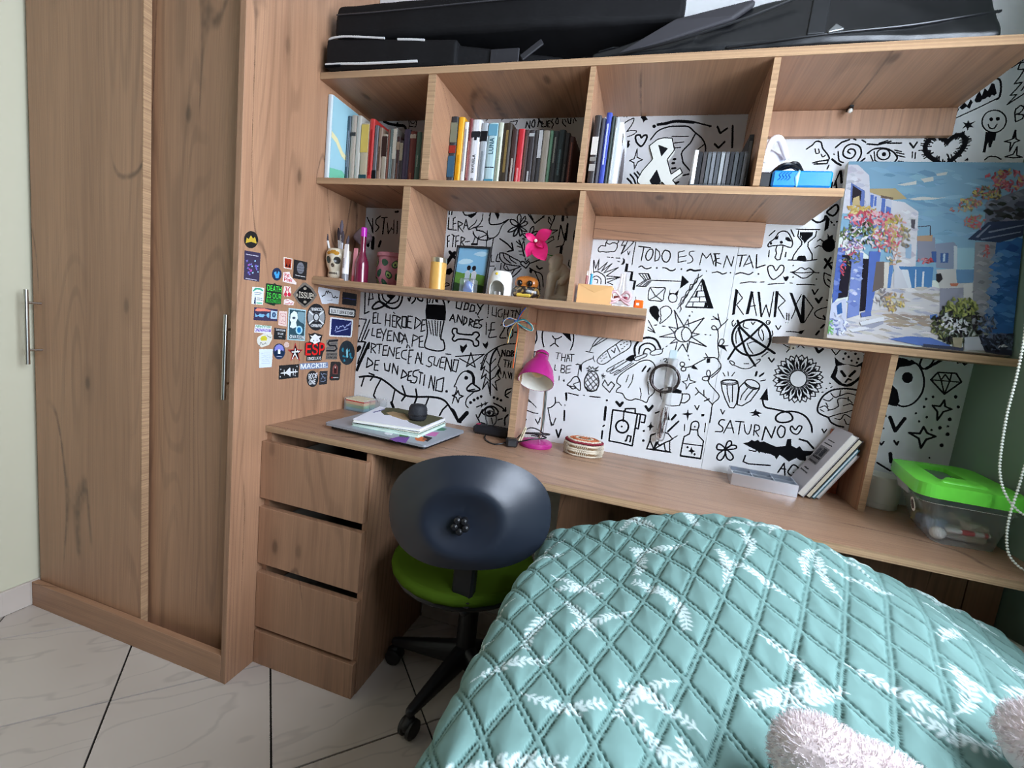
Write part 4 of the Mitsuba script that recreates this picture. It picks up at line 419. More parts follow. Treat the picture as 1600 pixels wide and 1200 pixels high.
('spiky_heart_drawing','c102 3338 3388 3317 3407 3286 3413 3261 3388 3255 3354 3274 3320 3314 3293 3352 3271 3380 3301 3403 3330 3416 3368 3415 3397 3390 3417 3363 3407 3343 3383;s20 3332 3393 3328 3413;s20 3332 3393 3335 3373;s20 3321 3404 3309 3428;s20 3321 3404 3324 3390;s21 3333 3392 3332 3417;s20 3333 3392 3334 3369;s21 3324 3401 3321 3421;s21 3324 3401 3331 3383;s20 3301 3410 3290 3430;s21 3301 3410 3322 3385;s21 3307 3409 3294 3430;s21 3307 3409 3322 3386;s21 3299 3410 3282 3431;s21 3299 3410 3309 3393;s20 3298 3411 3286 3427;s20 3298 3411 3314 3398;s20 3276 3403 3262 3416;s20 3276 3403 3294 3393;s20 3272 3399 3244 3420;s20 3272 3399 3290 3388;s21 3280 3407 3262 3421;s20 3280 3407 3295 3392;s20 3262 3390 3243 3405;s21 3262 3390 3284 3379;s21 3258 3375 3235 3377;s21 3258 3375 3272 3371;s21 3260 3384 3246 3393;s21 3260 3384 3268 3383;s21 3256 3362 3235 3368;s21 3256 3362 3280 3363;s21 3261 3386 3244 3390;s20 3261 3386 3271 3380;s21 3259 3346 3231 3343;s21 3259 3346 3282 3342;s21 3264 3338 3247 3340;s20 3264 3338 3280 3337;s20 3271 3326 3248 3322;s21 3271 3326 3281 3335;s20 3272 3325 3255 3314;s20 3272 3325 3294 3333;s20 3310 3296 3303 3274;s21 3310 3296 3313 3316;s21 3308 3296 3301 3277;s21 3308 3296 3322 3314;s21 3306 3298 3298 3279;s21 3306 3298 3319 3307;s21 3277 3318 3261 3304;s21 3277 3318 3291 3329;s21 3350 3272 3348 3252;s21 3350 3272 3348 3293;s20 3349 3273 3346 3250;s21 3349 3273 3350 3292;s21 3344 3276 3350 3249;s21 3344 3276 3340 3301;s20 3326 3286 3323 3261;s21 3326 3286 3324 3312;s20 3368 3289 3381 3267;s21 3368 3289 3361 3302;s21 3366 3287 3376 3269;s21 3366 3287 3360 3304;s21 3373 3295 3381 3277;s21 3373 3295 3353 3325;s20 3369 3290 3381 3264;s21 3369 3290 3359 3321;s20 3400 3327 3414 3316;s20 3400 3327 3384 3339;s20 3400 3327 3411 3320;s20 3400 3327 3385 3329;s20 3396 3322 3407 3314;s20 3396 3322 3380 3332;s20 3381 3303 3396 3290;s20 3381 3303 3370 3323;s20 3412 3356 3431 3352;s20 3412 3356 3397 3358;s21 3414 3364 3437 3367;s20 3414 3364 3403 3364;s20 3412 3355 3421 3360;s20 3412 3355 3387 3351;s20 3408 3344 3427 3340;s21 3408 3344 3394 3342;s21 3416 3374 3433 3381;s20 3416 3374 3400 3366;s20 3415 3392 3438 3397;s20 3415 3392 3404 3386;s20 3415 3385 3440 3389;s20 3415 3385 3405 3378;s20 3415 3390 3435 3400;s20 3415 3390 3394 3379;s20 3393 3415 3404 3433;s20 3393 3415 3385 3397;s20 3393 3415 3404 3424;s20 3393 3415 3381 3409;s20 3410 3401 3427 3410;s20 3410 3401 3402 3391;s20 3411 3401 3427 3401;s20 3411 3401 3393 3390;s20 3388 3416 3395 3423;s20 3388 3416 3376 3402;s20 3384 3415 3397 3431;s20 3384 3415 3373 3397;s20 3364 3408 3370 3426;s20 3364 3408 3353 3397;s20 3387 3416 3399 3428;s20 3387 3416 3376 3395;s21 3349 3392 3361 3414;s21 3349 3392 3347 3369;s20 3352 3394 3354 3409;s21 3352 3394 3341 3379;s21 3345 3387 3347 3401;s21 3345 3387 3339 3363;s20 3354 3397 3361 3415;s21 3354 3397 3342 3377'),
('dinosaur_drawing','c34 2722 3350 2747 3371 2760 3389 2785 3384 2798 3354 2829 3319 2836 3297 2794 3288;s34 2764 3279 2794 3288 2835 3293 2832 3276 2772 3273;c26 2763 3350 2771 3328 2786 3332 2779 3350;c25 2796 3323 2806 3310 2817 3319;s21 2783 3280 2789 3271 2800 3274;f0 2859 3324 2859 3321 2857 3320 2855 3321 2853 3322 2853 3325 2854 3327 2856 3327 2858 3326'),
('swirl_drawing','c37 2930 3328 2917 3337 2926 3350 2946 3345 2954 3324 2935 3302 2900 3319 2901 3358 2929 3375 2967 3362 2981 3324 2969 3285;s41 2858 3358 2881 3384 2914 3397;s32 2933 3401 2945 3395;s33 2972 3395 2990 3384;s50 2852 3298 2875 3280 2897 3269;s40 2984 3285 3001 3303;c34 2873 3337 2885 3293 2907 3281'),
('eye_drawing','c37 3008 3328 3034 3350 3079 3354 3120 3337 3144 3308 3137 3287;c32 3109 3324 3108 3311 3099 3301 3086 3297 3071 3301 3058 3311 3052 3324 3053 3338 3062 3348 3076 3351 3091 3348 3103 3338 3109 3324;f0 3092 3324 3091 3318 3086 3314 3080 3316 3075 3321 3074 3328 3077 3333 3083 3334 3089 3331;s25 3024 3320 3042 3286;s40 2999 3375 3046 3371 3089 3383;s32 3052 3379 3087 3392;s31 3060 3375 3103 3389;s36 3089 3379 3149 3379;s28 3126 3345 3157 3337;s28 3135 3333 3170 3325;s28 3138 3320 3177 3310;s24 3037 3337 3048 3294 3070 3282;s27 3151 3291 3174 3287;f0 3030 3345 3029 3344 3028 3343 3027 3343 3025 3345 3025 3346 3026 3348 3027 3348 3029 3347;f0 3017 3328 3017 3327 3016 3326 3014 3326 3013 3327 3013 3329 3014 3331 3015 3331 3017 3330'),
('tick_drawing','s39 3186 3379 3205 3356 3216 3383;s22 3205 3337 3209 3308;s24 3218 3333 3222 3304;s33 2899 3237 2884 3162;s58 2903 3237 2917 3180;s41 2888 3189 2899 3149;s41 2873 3180 2874 3153;s33 2837 3249 2842 3267;c47 2876 3024 2892 3047 2913 3066 2926 3040 2908 3008 2876 3024;f0 2875 3011 2895 2989 2895 2940 2881 2930;f0 2911 2972 2911 2969 2909 2968 2906 2968 2904 2970 2903 2973 2905 2976 2907 2976 2910 2975;f0 2935 2978 2934 2975 2932 2973 2929 2974 2927 2976 2927 2979 2928 2981 2930 2982 2933 2980;f0 2923 2959 2923 2957 2921 2956 2919 2956 2917 2958 2917 2960 2918 2962 2920 2963 2922 2962;c43 2810 2986 2841 2969 2867 2984 2871 3006'),
('yin_yang_drawing','c42 3370 2047 3406 2035 3449 2059 3476 2121 3472 2190 3441 2254 3398 2283;f0 3334 2292 3368 2290 3419 2269 3394 2254 3353 2243 3335 2205 3332 2251;f0 3337 2036 3332 2147 3366 2117 3386 2061 3378 2031;f0 3422 2194 3420 2175 3407 2163 3390 2164 3377 2178 3373 2198 3381 2215 3397 2220 3413 2212'),
('key_drawing','c44 3442 2300 3439 2265 3461 2246 3485 2271 3497 2307;s71 3470 2249 3537 2312;f0 3582 2318 3644 2320 3643 2303 3629 2285 3613 2299 3596 2292'),
('diamond_drawing','s39 3524 2237 3601 2242 3632 2201 3573 2127 3501 2194 3524 2237;s29 3504 2194 3632 2199;s30 3524 2235 3545 2198 3573 2127;s30 3583 2239 3582 2196 3573 2127;s30 3545 2200 3557 2230 3582 2200'),
('sparkle_drawing','s44 3579 2097 3588 2064 3619 2054 3586 2035 3569 1986 3561 2031 3534 2061 3567 2061 3579 2097;s51 3517 1942 3539 1911 3579 1900 3541 1876 3527 1826 3508 1876 3460 1899 3508 1903 3517 1942;f0 3630 2122 3629 2116 3626 2112 3621 2112 3617 2117 3615 2123 3618 2128 3622 2130 3627 2127;f0 3650 2071 3649 2066 3646 2063 3642 2063 3638 2067 3637 2072 3639 2077 3643 2078 3647 2076;f0 3628 2002 3628 1995 3624 1991 3618 1991 3613 1995 3612 2002 3615 2008 3620 2010 3625 2008;f0 3596 1950 3595 1944 3591 1940 3586 1940 3582 1944 3581 1950 3583 1956 3588 1958 3593 1955;f0 3635 1922 3634 1915 3630 1911 3624 1911 3620 1916 3618 1922 3621 1928 3626 1931 3631 1928;f0 3621 1859 3620 1852 3616 1847 3610 1848 3606 1852 3604 1859 3607 1865 3612 1868 3618 1865;f0 3506 2091 3505 2087 3503 2084 3499 2084 3496 2087 3495 2092 3497 2096 3500 2097 3504 2095;f0 3533 2107 3532 2102 3530 2100 3526 2100 3523 2103 3522 2108 3524 2112 3527 2113 3531 2111;f0 3505 2048 3504 2044 3501 2041 3497 2041 3494 2044 3493 2049 3495 2053 3499 2054 3503 2053;f0 3475 2009 3475 2005 3472 2003 3469 2003 3466 2005 3466 2009 3467 2013 3470 2014 3473 2012;f0 3526 1996 3525 1992 3523 1989 3519 1989 3516 1992 3515 1997 3517 2001 3520 2002 3524 2000;f0 3497 1968 3497 1964 3494 1962 3491 1962 3489 1965 3488 1968 3489 1972 3492 1973 3495 1971;f0 3559 1932 3559 1928 3556 1926 3553 1926 3550 1928 3550 1932 3551 1935 3554 1937 3557 1935;f0 3625 1963 3624 1959 3622 1957 3619 1957 3616 1959 3616 1963 3617 1967 3620 1968 3623 1966;s86 3360 1969 3397 1898 3427 1972;s43 3340 1822 3349 1811 3357 1831;s47 3402 1845 3418 1824 3422 1843;s86 3398 1772 3410 1726;s47 3348 1710 3413 1678 3437 1683;s67 3418 1709 3431 1682;f0 3577 1782 3577 1779 3575 1777 3572 1777 3570 1779 3570 1782 3571 1785 3573 1786 3576 1785;f0 3346 1903 3346 1900 3344 1898 3341 1898 3339 1900 3338 1903 3340 1906 3342 1907 3345 1906;f0 3344 1972 3344 1968 3341 1966 3338 1966 3335 1969 3335 1972 3336 1976 3339 1977 3343 1976'),
('leaf_drawing','c24 1676 3505 1670 3521 1678 3537 1697 3521 1713 3493 1719 3473;c28 1724 3473 1740 3500 1766 3516 1787 3523 1785 3500 1772 3473 1755 3449;c20 1755 3449 1779 3455 1812 3451 1798 3433 1764 3420;s20 1728 3532 1734 3541;s20 1744 3530 1747 3539;f0 1825 3526 1834 3542 1851 3533 1868 3514 1851 3510 1845 3499 1836 3518;f0 1919 3477 1917 3471 1912 3467 1905 3469 1900 3474 1899 3480 1903 3485 1909 3486 1915 3483;f0 1932 3488 1931 3485 1928 3483 1925 3484 1922 3486 1922 3490 1924 3492 1927 3493 1930 3491;f0 1981 3491 1980 3486 1975 3484 1970 3485 1966 3489 1965 3494 1968 3498 1973 3499 1978 3496;f0 1767 3398 1783 3396 1776 3387 1784 3375 1776 3357 1770 3359'),
('heart_drawing','c51 1845 3414 1835 3429 1815 3427 1811 3414 1820 3390 1844 3367 1859 3371 1874 3402 1875 3425 1859 3427 1845 3414'),
('sparkle_drawing','s29 1830 3351 1836 3304 1869 3289 1844 3277 1830 3237 1823 3272 1795 3284 1821 3296 1830 3351'),
('striped_drawing','s48 1810 3205 1834 3181 1850 3150;s49 1833 3213 1852 3194 1864 3170;s43 1848 3221 1863 3206;s52 1797 3181 1816 3165 1830 3147'),
('portrait_drawing','c37 1899 3402 1934 3450 1991 3473 2045 3475 2099 3472 2138 3442 2178 3412 2203 3377 2213 3336 2212 3300;s38 2143 3433 2124 3383 2089 3342 2083 3324 2099 3276 2147 3228;s21 2017 3419 2107 3419;s27 2035 3383 2087 3389;s27 2039 3356 2074 3359;s61 2045 3293 2054 3294;s61 2042 3272 2051 3272;s55 2044 3242 2062 3244;s27 2201 3377 2170 3348 2155 3312 2187 3277;s43 2150 3214 2109 3204 2081 3191;s55 2069 3155 2091 3167;c79 1929 3486 1971 3491 2017 3502 2071 3501 2124 3495;s40 2124 3498 2172 3485 2220 3473;f0 2220 3473 2219 3469 2216 3467 2212 3468 2209 3471 2209 3475 2211 3478 2215 3479 2218 3477'),
('tick_drawing','s52 2255 3470 2275 3435 2307 3460;s52 2255 3377 2278 3356 2305 3388;s52 2334 3474 2343 3411 2349 3359;s40 2293 3298 2314 3310'),
('lettering','s35 1125 3478 1128 3512 1151 3474 1149 3517;c35 1168 3520 1161 3494 1176 3480 1183 3500 1177 3523 1168 3520;s54 1200 3539 1209 3517 1226 3505;s35 1203 3485 1206 3514;s31 1228 3513 1228 3482 1244 3482;s30 1229 3499 1239 3500;s31 1255 3516 1256 3485 1247 3482;s31 1264 3516 1267 3482 1281 3481;s31 1264 3516 1280 3517;s30 1265 3499 1276 3500;s30 1294 3527 1287 3510 1303 3498 1294 3473;c31 1318 3529 1315 3504 1331 3501 1327 3526 1318 3529;s30 1358 3523 1358 3503 1381 3483;s30 1370 3525 1381 3508;s34 1388 3528 1397 3502 1409 3499 1408 3530;s30 1424 3524 1427 3502;s30 1429 3533 1443 3513;s28 851 3522 865 3540;s27 956 3526 974 3541;s24 1016 3514 1066 3522 1056 3496'),
('loop_drawing','c78 28 3543 63 3506 96 3490 106 3448;c84 93 3532 138 3516 208 3504 252 3501 273 3477;s63 208 3504 201 3520;s27 286 3539 295 3498 345 3492;s29 345 3492 347 3533;c22 299 3529 319 3513 341 3531;s28 293 3493 292 3467'),
('lettering','s45 11 2884 51 2824 64 2784;s35 57 2877 68 2778;c40 120 2897 88 2872 87 2843 113 2821 91 2791;s40 132 2886 175 2890;s53 152 2886 148 2776;s35 179 2853 192 2778 215 2820 223 2809;s39 231 2872 235 2786;s40 258 2868 262 2782;s119 34 2726 34 2688;s135 71 2743 73 2672;s90 135 2723 124 2687;s70 236 2930 259 2933'),
]

WORDS = {'crossed_circle_drawing': 'marker drawing of a crossed out letter A in a circle', 'lettering': None}
for name, txt in DOODLES:
    black, white = [], []
    for it in txt.split(';'):
        tk = it.split()
        kind, w = tk[0][0], int(tk[0][1:]) / 10000.0
        p = np.array(tk[1:], float).reshape(-1, 2) / 2000.0
        if kind == 'c':
            p = spline(p, 5)
        if kind == 'g':
            p = spline(np.vstack([p, p[:1]]), 4)
        if kind in 'cs':
            g = LineString(p).buffer(max(w * 0.5, 0.0013), quad_segs=2) if len(p) > 1 else None
        else:
            g = Polygon(p).buffer(0.0003)
        if g is None or g.is_empty:
            continue
        (white if kind == 'w' else black).append((len(black), g))
    s = None
    allb = [g for _, g in black]
    if white:
        at = white[0][0]
        s = unary_union(allb[:at]).difference(unary_union([g for _, g in white]))
        s = unary_union([s] + allb[at:])
    else:
        s = unary_union(allb)
    part('wall_back', name, flat(s.simplify(0.0002), WALLF, 0.0004), INK)

# ------------------------------------------------------------------ wardrobe
DW = 0.52
w = thing('wardrobe', 'tall oak wardrobe with two sliding doors and stickers on its side', 'wardrobe')
part(w, 'side_panel', box(-0.018, 0.0, -DW, -0.0015, 0.0, 2.42, .0006), 'wood_z')
part(w, 'side_panel', box(XL + .001, XL + .017, -.47, -0.0015, 0.0, 2.42), 'wood_z')
part(w, 'plinth', box(XL + .012, -0.0185, -DW, -DW + .018, 0.0, 0.085, .0008), 'wood_x')
part(w, 'bottom_shelf', box(XL + .018, -0.019, -DW + .02, -.01, 0.03, 0.048), 'wood_x')
part(w, 'back_panel', box(XL + .018, -0.019, -.009, -.002, 0.05, 2.4), 'wood_z')
part(w, 'top_panel', box(XL + .001, -0.0, -DW, -.0015, 2.42, 2.438), 'wood_x')
d1 = part(w, 'door', box(XL + .018, -0.364, -0.50, -0.480, 0.052, 2.415, .0008), 'wood_z')
d2 = part(w, 'door', box(-0.40, -0.0195, -0.474, -0.454, 0.052, 2.415, .0008), 'wood_z')
part(d1, 'edge_strip', box(-0.3655, -0.3632, -0.5005, -0.4795, 0.052, 2.415), 'wood_edge', 'pale edge band of the door')
def bar_handle(d, xb, yb, xd, yd):
    part(d, 'handle', cat([tube([(xb, yb, .832), (xb, yb, 1.061)], .0055, 14, False), tube([(xb, yb, .876), (xd, yd, .876)], .0035, 10, False), tube([(xb, yb, 1.022), (xd, yd, 1.022)], .0035, 10, False)]), STEEL, 'brushed steel bar handle', smooth=40)
bar_handle(d1, -0.7975, -0.535, -0.7975, -0.499)
bar_handle(d2, -0.047, -0.51, -0.047, -0.473)

# ------------------------------------------------------------------ drawer cabinet and worktop
DD = 0.412
c = thing('drawer_cabinet', 'oak drawer cabinet under the left end of the desk beside the wardrobe', 'cabinet')
part(c, 'side_panel', box(0.338, 0.3555, -0.404, -0.003, 0.0, 0.7325, .0006), 'wood_z')
part(c, 'side_panel', box(0.0006, 0.017, -0.404, -0.003, 0.0, 0.7325), 'wood_z')
part(c, 'back_panel', box(0.018, 0.337, -0.012, -0.003, 0.02, 0.732), 'wood_z')
for z0, z1 in ((0.535, 0.707), (0.330, 0.507), (0.123, 0.301)):
    drw = part(c, 'drawer', cat([box(0.03, 0.326, -0.40, -0.04, z0 + .015, z0 + .022), box(0.028, 0.034, -0.40, -0.04, z0 + .012, z1 - .05), box(0.322, 0.328, -0.40, -0.04, z0 + .012, z1 - .05), box(0.034, 0.322, -0.046, -0.04, z0 + .012, z1 - .05)]), M((150, 140, 126)))
    part(drw, 'front', box(0.0015, 0.352, -0.424, -0.406, z0, z1, .0008), 'wood_z')
part(c, 'plinth', box(0.0015, 0.354, -0.424, -0.406, 0.0, 0.108, .0008), 'wood_z')
d = thing('desk', 'long oak desk worktop running along the doodled wall', 'desk')
part(d, 'worktop', box(0.001, XR - .002, -DD + .002, -0.002, 0.733, 0.75), 'wood_desk_sheen')
part(d, 'edge_strip', box(0.001, XR - .002, -DD, -DD + .002, 0.733, 0.7499), 'wood_edge', 'layered pale edge band')
part(d, 'back_panel', box(0.857, 1.765, -0.262, -0.245, 0.25, 0.7325), 'wood_z')
part(d, 'back_panel', box(1.768, XR - .003, -0.262, -0.245, 0.25, 0.7325), 'wood_z')

# ------------------------------------------------------------------ wall shelves
s = thing('wall_shelf_unit', 'oak open shelving with three staggered shelves on the doodled wall', 'shelf')
def shelf(t, x0, x1, dep, z0, z1):
    k = part(t, 'shelf', box(x0, x1, -dep + .002, -0.002, z0, z1), 'wood_y')
    part(k, 'edge_strip', box(x0, x1, -dep, -dep + .002, z0, z1), 'wood_edge')
    return k
def divider(t, x0, x1, dep, z0, z1):
    k = part(t, 'divider', box(x0, x1, -dep + .002, -0.002, z0, z1), 'wood_x')
    part(k, 'edge_strip', box(x0, x1, -dep, -dep + .002, z0, z1), 'wood_edge')
ZT, ZM, ZL = 1.7665, 1.4755, 1.177
shelf(s, 0.0008, 1.671, .266, ZT, ZT + .018)
shelf(s, 0.0008, 1.388, .258, ZM, ZM + .0175)
shelf(s, 0.0008, 1.011, .256, ZL, ZL + .018)
for x0, x1 in ((.353, .376), (.795, .8085), (1.2025, 1.2165)):
    divider(s, x0, x1, .263, ZM + .018, ZT - .0003)
for x0, x1 in ((.297, .319), (.806, .820)):
    divider(s, x0, x1, .254, ZL + .0185, ZM - .0003)
part(s, 'rail', box(1.217, 1.671, -.018, -.002, ZT - .066, ZT - .0004, .0008), 'wood_z')
part(s, 'rail', box(.8206, 1.292, -.018, -.002, ZM - .067, ZM - .0004, .0008), 'wood_x')
part(s, 'rail', box(.675, 1.011, -.018, -.002, ZL - .066, ZL - .0004, .0008), 'wood_z')
k = part(s, 'support_post', box(.653, .674, -.133, -.002, 0.7505, ZL - .0004), 'wood_z')
part(k, 'edge_strip', box(.653, .674, -.135, -.133, 0.7505, ZL - .0004), 'wood_edge')
for z in (.79, .93): part(k, 'screw_cap', lathe([(0, 0), (.004, 0), (.004, .001), (0, .001)], (.674, -.065, z), 12, (1, 0, 0)), M((150, 135, 120)))
s2 = thing('corner_shelf', 'short oak shelf in the right corner holding up the canvas painting', 'shelf')
shelf(s2, 1.3645, XR - .001, .151, 1.1495, 1.167)
k = part(s2, 'support_post', box(1.591, 1.606, -.139, -.002, 0.7505, 1.1492), 'wood_z')
part(k, 'edge_strip', box(1.591, 1.606, -.141, -.139, 0.7505, 1.1492), 'wood_edge')
kb = part(s2, 'bracket', box(1.4105, 1.4225, -.012, -.0018, 1.136, 1.1492, .001), M((236, 232, 218)), 'small white plastic bracket')
part(kb, 'screw', lathe([(0, 0), (.0022, 0), (.0022, .001), (0, .001)], (1.4165, -.0125, 1.1405), 12, (0, -1, 0)), M((60, 60, 60)))
part(s2, 'cut_end', box(1.3635, 1.3646, -.150, -.002, 1.1495, 1.167), M((128, 118, 110)), 'grey unfinished end of the shelf')
sp = thing('spotlight', 'tiny black spotlight fixed under the top shelf', 'lamp')
part(sp, 'bracket', cat([box(1.432, 1.440, -.042, -.018, 1.760, 1.7662), tube([(1.436, -.03, 1.763), (1.434, -.038, 1.757)], .0035, 8, False)]), M((25, 25, 25), .4))
part(sp, 'head', tube([(1.437, -.032, 1.7635), (1.432, -.048, 1.750)], .006, 12, False), M((25, 25, 25), .4))
part(sp, 'lens', ball((1.4315, -.0495, 1.7488), .0055, 2), M((235, 232, 220), .2))

# ------------------------------------------------------------------ bed, quilt, plush toy
b = thing('bed', 'single bed with a pale sheet under the green quilt', 'bed')
part(b, 'base', box(.90, 1.71, -2.28, -.29, .10, .30, .01), M((120, 96, 76)))
part(b, 'mattress', box(.89, 1.72, -2.29, -.275, .30, .53, .04), M((206, 210, 196)), 'mattress in a pale sheet', smooth=30)
for X in (.93, 1.68):
    for Y in (-.35, -2.22):
        part(b, 'leg', lathe([(0, 0), (.02, 0), (.028, .10), (0, .10)], (X, Y, 0), 16), M((70, 52, 40)), smooth=30)
pil = hull([(1.60, -.34, .568, .022), (1.60, -.39, .568, .020), (1.795, -.33, .575, .028), (1.795, -.385, .58, .032), (1.70, -.36, .585, .04)])
single('pillow', 'pale cream pillow end peeking out between the quilt and the desk', 'pillow', pil, M((206, 206, 186)), smooth=True)


def quilt():
    us = np.concatenate([np.linspace(0, .20, 40, endpoint=False), np.linspace(.20, 1.42, 680)])
    vs = np.concatenate([np.linspace(0, .10, 30, endpoint=False), np.linspace(.10, .92, 460, endpoint=False), np.linspace(.92, 1.95, 90)])
    U, V = np.meshgrid(us, vs, indexing='ij')
    R, DROP = .055, .26
    def prof(s, drop, r):
        """arclength from the hem -> (distance in from the side, height below the top)"""
        a = np.clip((s - drop) / r, 0, math.pi / 2)
        dd = r * (1 - np.cos(a)) + np.maximum(s - drop - r * math.pi / 2, 0)
        hh = -r + r * np.sin(a) - np.maximum(drop - s, 0)
        return dd, hh
    W = 0.965
    total = 1.42
    du, hu = prof(U, DROP, R)
    over = np.maximum(du - (W - .10), 0)                      # the right side rounds down to the wall
    hu = hu - np.where(over > 0, .75 * over ** 1.5 / .35, 0)
    X = .838 + np.minimum(du, W - .10 + (1 - np.exp(-over / .10)) * .10)
    hu = hu - np.maximum(over - .22, 0) * .9
    dv, hv = prof(V, .0, .034)
    Y = -.421 - dv
    crown = np.clip(1 - ((X - 1.29) / .56) ** 2, 0, 1)
    Z0 = .612 + .150 * crown ** 1.2 * np.clip(1 - .9 * np.maximum(dv - .10, 0), .30, 1) + .010 * np.sin(X * 9 + Y * 7)
    Z = Z0 + hu + hv
    Z += .010 * (meshkit.noise(np.stack([X * 6, Y * 6, X * 0 + 2], -1)) - .5) * 2
    # the left side bulges a little as the cloth drapes
    X = X + np.where(U < DROP, .008 * (1 + np.sin(V * 24)) * (1 - U / DROP), 0)
    X = X + .018 * np.exp(-((Y + .53) / .07) ** 2) * np.clip(1 - (U - DROP) / .30, 0, 1)
    # quilted diamonds in cloth coordinates
    th = math.radians(-9)
    p = (U - .7) * math.cos(th) + (V - .3) * math.sin(th); q = -(U - .7) * math.sin(th) + (V - .3) * math.cos(th)
    wob = .004 * (meshkit.noise(np.stack([U * 9, V * 9, U * 0], -1)) - .5)
    A, B = p / .059 + q / .104 + wob / .07, p / .059 - q / .104
    sc = 1 / math.hypot(1 / .059, 1 / .104)
    dA, dB = np.abs(A - np.round(A)) * sc, np.abs(B - np.round(B)) * sc
    dm = np.minimum(dA, dB)
    puff = .0040 * (1 - np.exp(-np.maximum(dm - .003, 0) / .007))
    st = np.exp(-((dm - .0035) / .0012) ** 2)
    along = np.where(dA < dB, B, A) * sc * 2
    dash = (np.sin(along * 2 * math.pi / .0068) > -.35).astype(float)
    edge = np.clip(np.minimum(U / .03, V / .03), 0, 1)
    wr = meshkit.noise(np.stack([p * 60 + q * 9, q * 22, p * 0], -1)) - .5
    disp = (puff - .0022 * st * dash + .0036 * wr * np.clip(dm / .012, 0, 1) * meshkit.noise(np.stack([p * 9, q * 9, p * 0 + 5], -1)) * 1.6) * edge
    G = np.stack([X, Y, Z], -1)
    n = np.cross(np.gradient(G, axis=1), np.gradient(G, axis=0)); n /= np.maximum(np.linalg.norm(n, axis=-1, keepdims=True), 1e-9)
    n = np.where(n[..., 2:] < -.2, -n, n)
    G = G + n * disp[..., None]
    # white leaf print
    white = np.zeros_like(U)
    def leaf(cx, cy, ang, l, wd):
        i0, i1 = np.searchsorted(us, [cx - l, cx + l]); j0, j1 = np.searchsorted(vs, [cy - l, cy + l])
        if i1 - i0 < 1 or j1 - j0 < 1: return
        a, c_ = U[i0:i1, j0:j1] - cx, V[i0:i1, j0:j1] - cy
        e, f = a * math.cos(ang) + c_ * math.sin(ang), -a * math.sin(ang) + c_ * math.cos(ang)
        r = np.sqrt((e / (l / 2)) ** 2 + (f / (wd / 2)) ** 2)
        white[i0:i1, j0:j1] = np.maximum(white[i0:i1, j0:j1], np.clip((1.25 - r) / .5, 0, 1))
    r_ = random.Random(11)
    for gi in range(-1, 15):
        for gj in range(-1, 22):
            x, y = gi * .100 + (gj % 2) * .05 + r_.uniform(-.03, .03), gj * .092 + r_.uniform(-.03, .03)
            ang = r_.choice([-1.0, -.6, .7, 2.3, 2.6, -2.2]) + r_.uniform(-.3, .3)
            turn = r_.uniform(-14, 14)
            for k in range(12):
                x += math.cos(ang) * .0086; y += math.sin(ang) * .0086; ang += turn * .0086
                leaf(x, y, ang, .012, .0022)
                if k > 0:
                    f = 1 - abs(k - 6) / 13
                    for sg in (1, -1):
                        a2 = ang + sg * r_.uniform(.65, 1.0); l = .0145 * f * r_.uniform(.75, 1.1)
                        leaf(x + math.cos(a2) * l * .55, y + math.sin(a2) * l * .55, a2, l, .0052 * f)
    base = np.array(lin((110, 142, 136))); wcol = np.array(lin((204, 220, 218))); thread_shade = np.array(lin((40, 78, 74)))  # stitch dashes: thread tone plus the shade of the needle holes, painted in
    C = base * (1 - white[..., None] * .85) + wcol * white[..., None] * .85
    C = C * (1 - (st * dash * .9)[..., None]) + thread_shade * (st * dash * .9)[..., None]
    nu, nv = U.shape
    idx = np.arange(nu * nv).reshape(nu, nv)
    F = np.concatenate([np.stack([idx[:-1, :-1], idx[:-1, 1:], idx[1:, 1:]], -1).reshape(-1, 3), np.stack([idx[:-1, :-1], idx[1:, 1:], idx[1:, :-1]], -1).reshape(-1, 3)])
    return trimesh.Trimesh(G.reshape(-1, 3), F, process=False), C.reshape(-1, 3)


qm, qc = quilt()
qz_tree = None
def quilt_z(x, y):
    v = np.asarray(qm.vertices)
    d = (v[:, 0] - x) ** 2 + (v[:, 1] - y) ** 2
    return v[d < .03 ** 2][:, 2].max() if (d < .03 ** 2).any() else .70
single('quilt', 'mint green quilt with diamond stitching and white leaf sprigs spread over the bed', 'quilt', qm, 'quilt_cloth', smooth=True, color=qc)


def fuzz(mesh, n, length, width, seed):
    """Short curved hairs standing on a mesh, as one mesh of thin blades."""
    r = np.random.default_rng(seed)
    pts, fi = trimesh.sample.sample_surface(mesh, n, seed=seed)
    up_ = mesh.face_normals[fi][:, 2] > -.3
    pts, fi = pts[up_], fi[up_]
    n = len(pts)
    nrm = mesh.face_normals[fi]
    t = r.normal(size=(n, 3)); t -= nrm * (t * nrm).sum(1, keepdims=True); t /= np.linalg.norm(t, axis=1, keepdims=True)
    clump = meshkit.noise(pts * 70)[:, None] * 2 - 1
    side = np.cross(nrm, t)
    L = length * r.uniform(.6, 1.2, (n, 1))
    a = pts - nrm * .001
    mid = pts + nrm * L * .6 + side * L * .25 * clump
    tip = pts + nrm * L * .85 + (t * .45 + side * .8 * clump) * L
    V = np.stack([a - t * width, a + t * width, mid - t * width * .8, mid + t * width * .8, tip], 1).reshape(-1, 3)
    o = np.arange(n)[:, None] * 5
    F = np.concatenate([o + [0, 1, 3], o + [0, 3, 2], o + [2, 3, 4]])
    return trimesh.Trimesh(V, F, process=False)


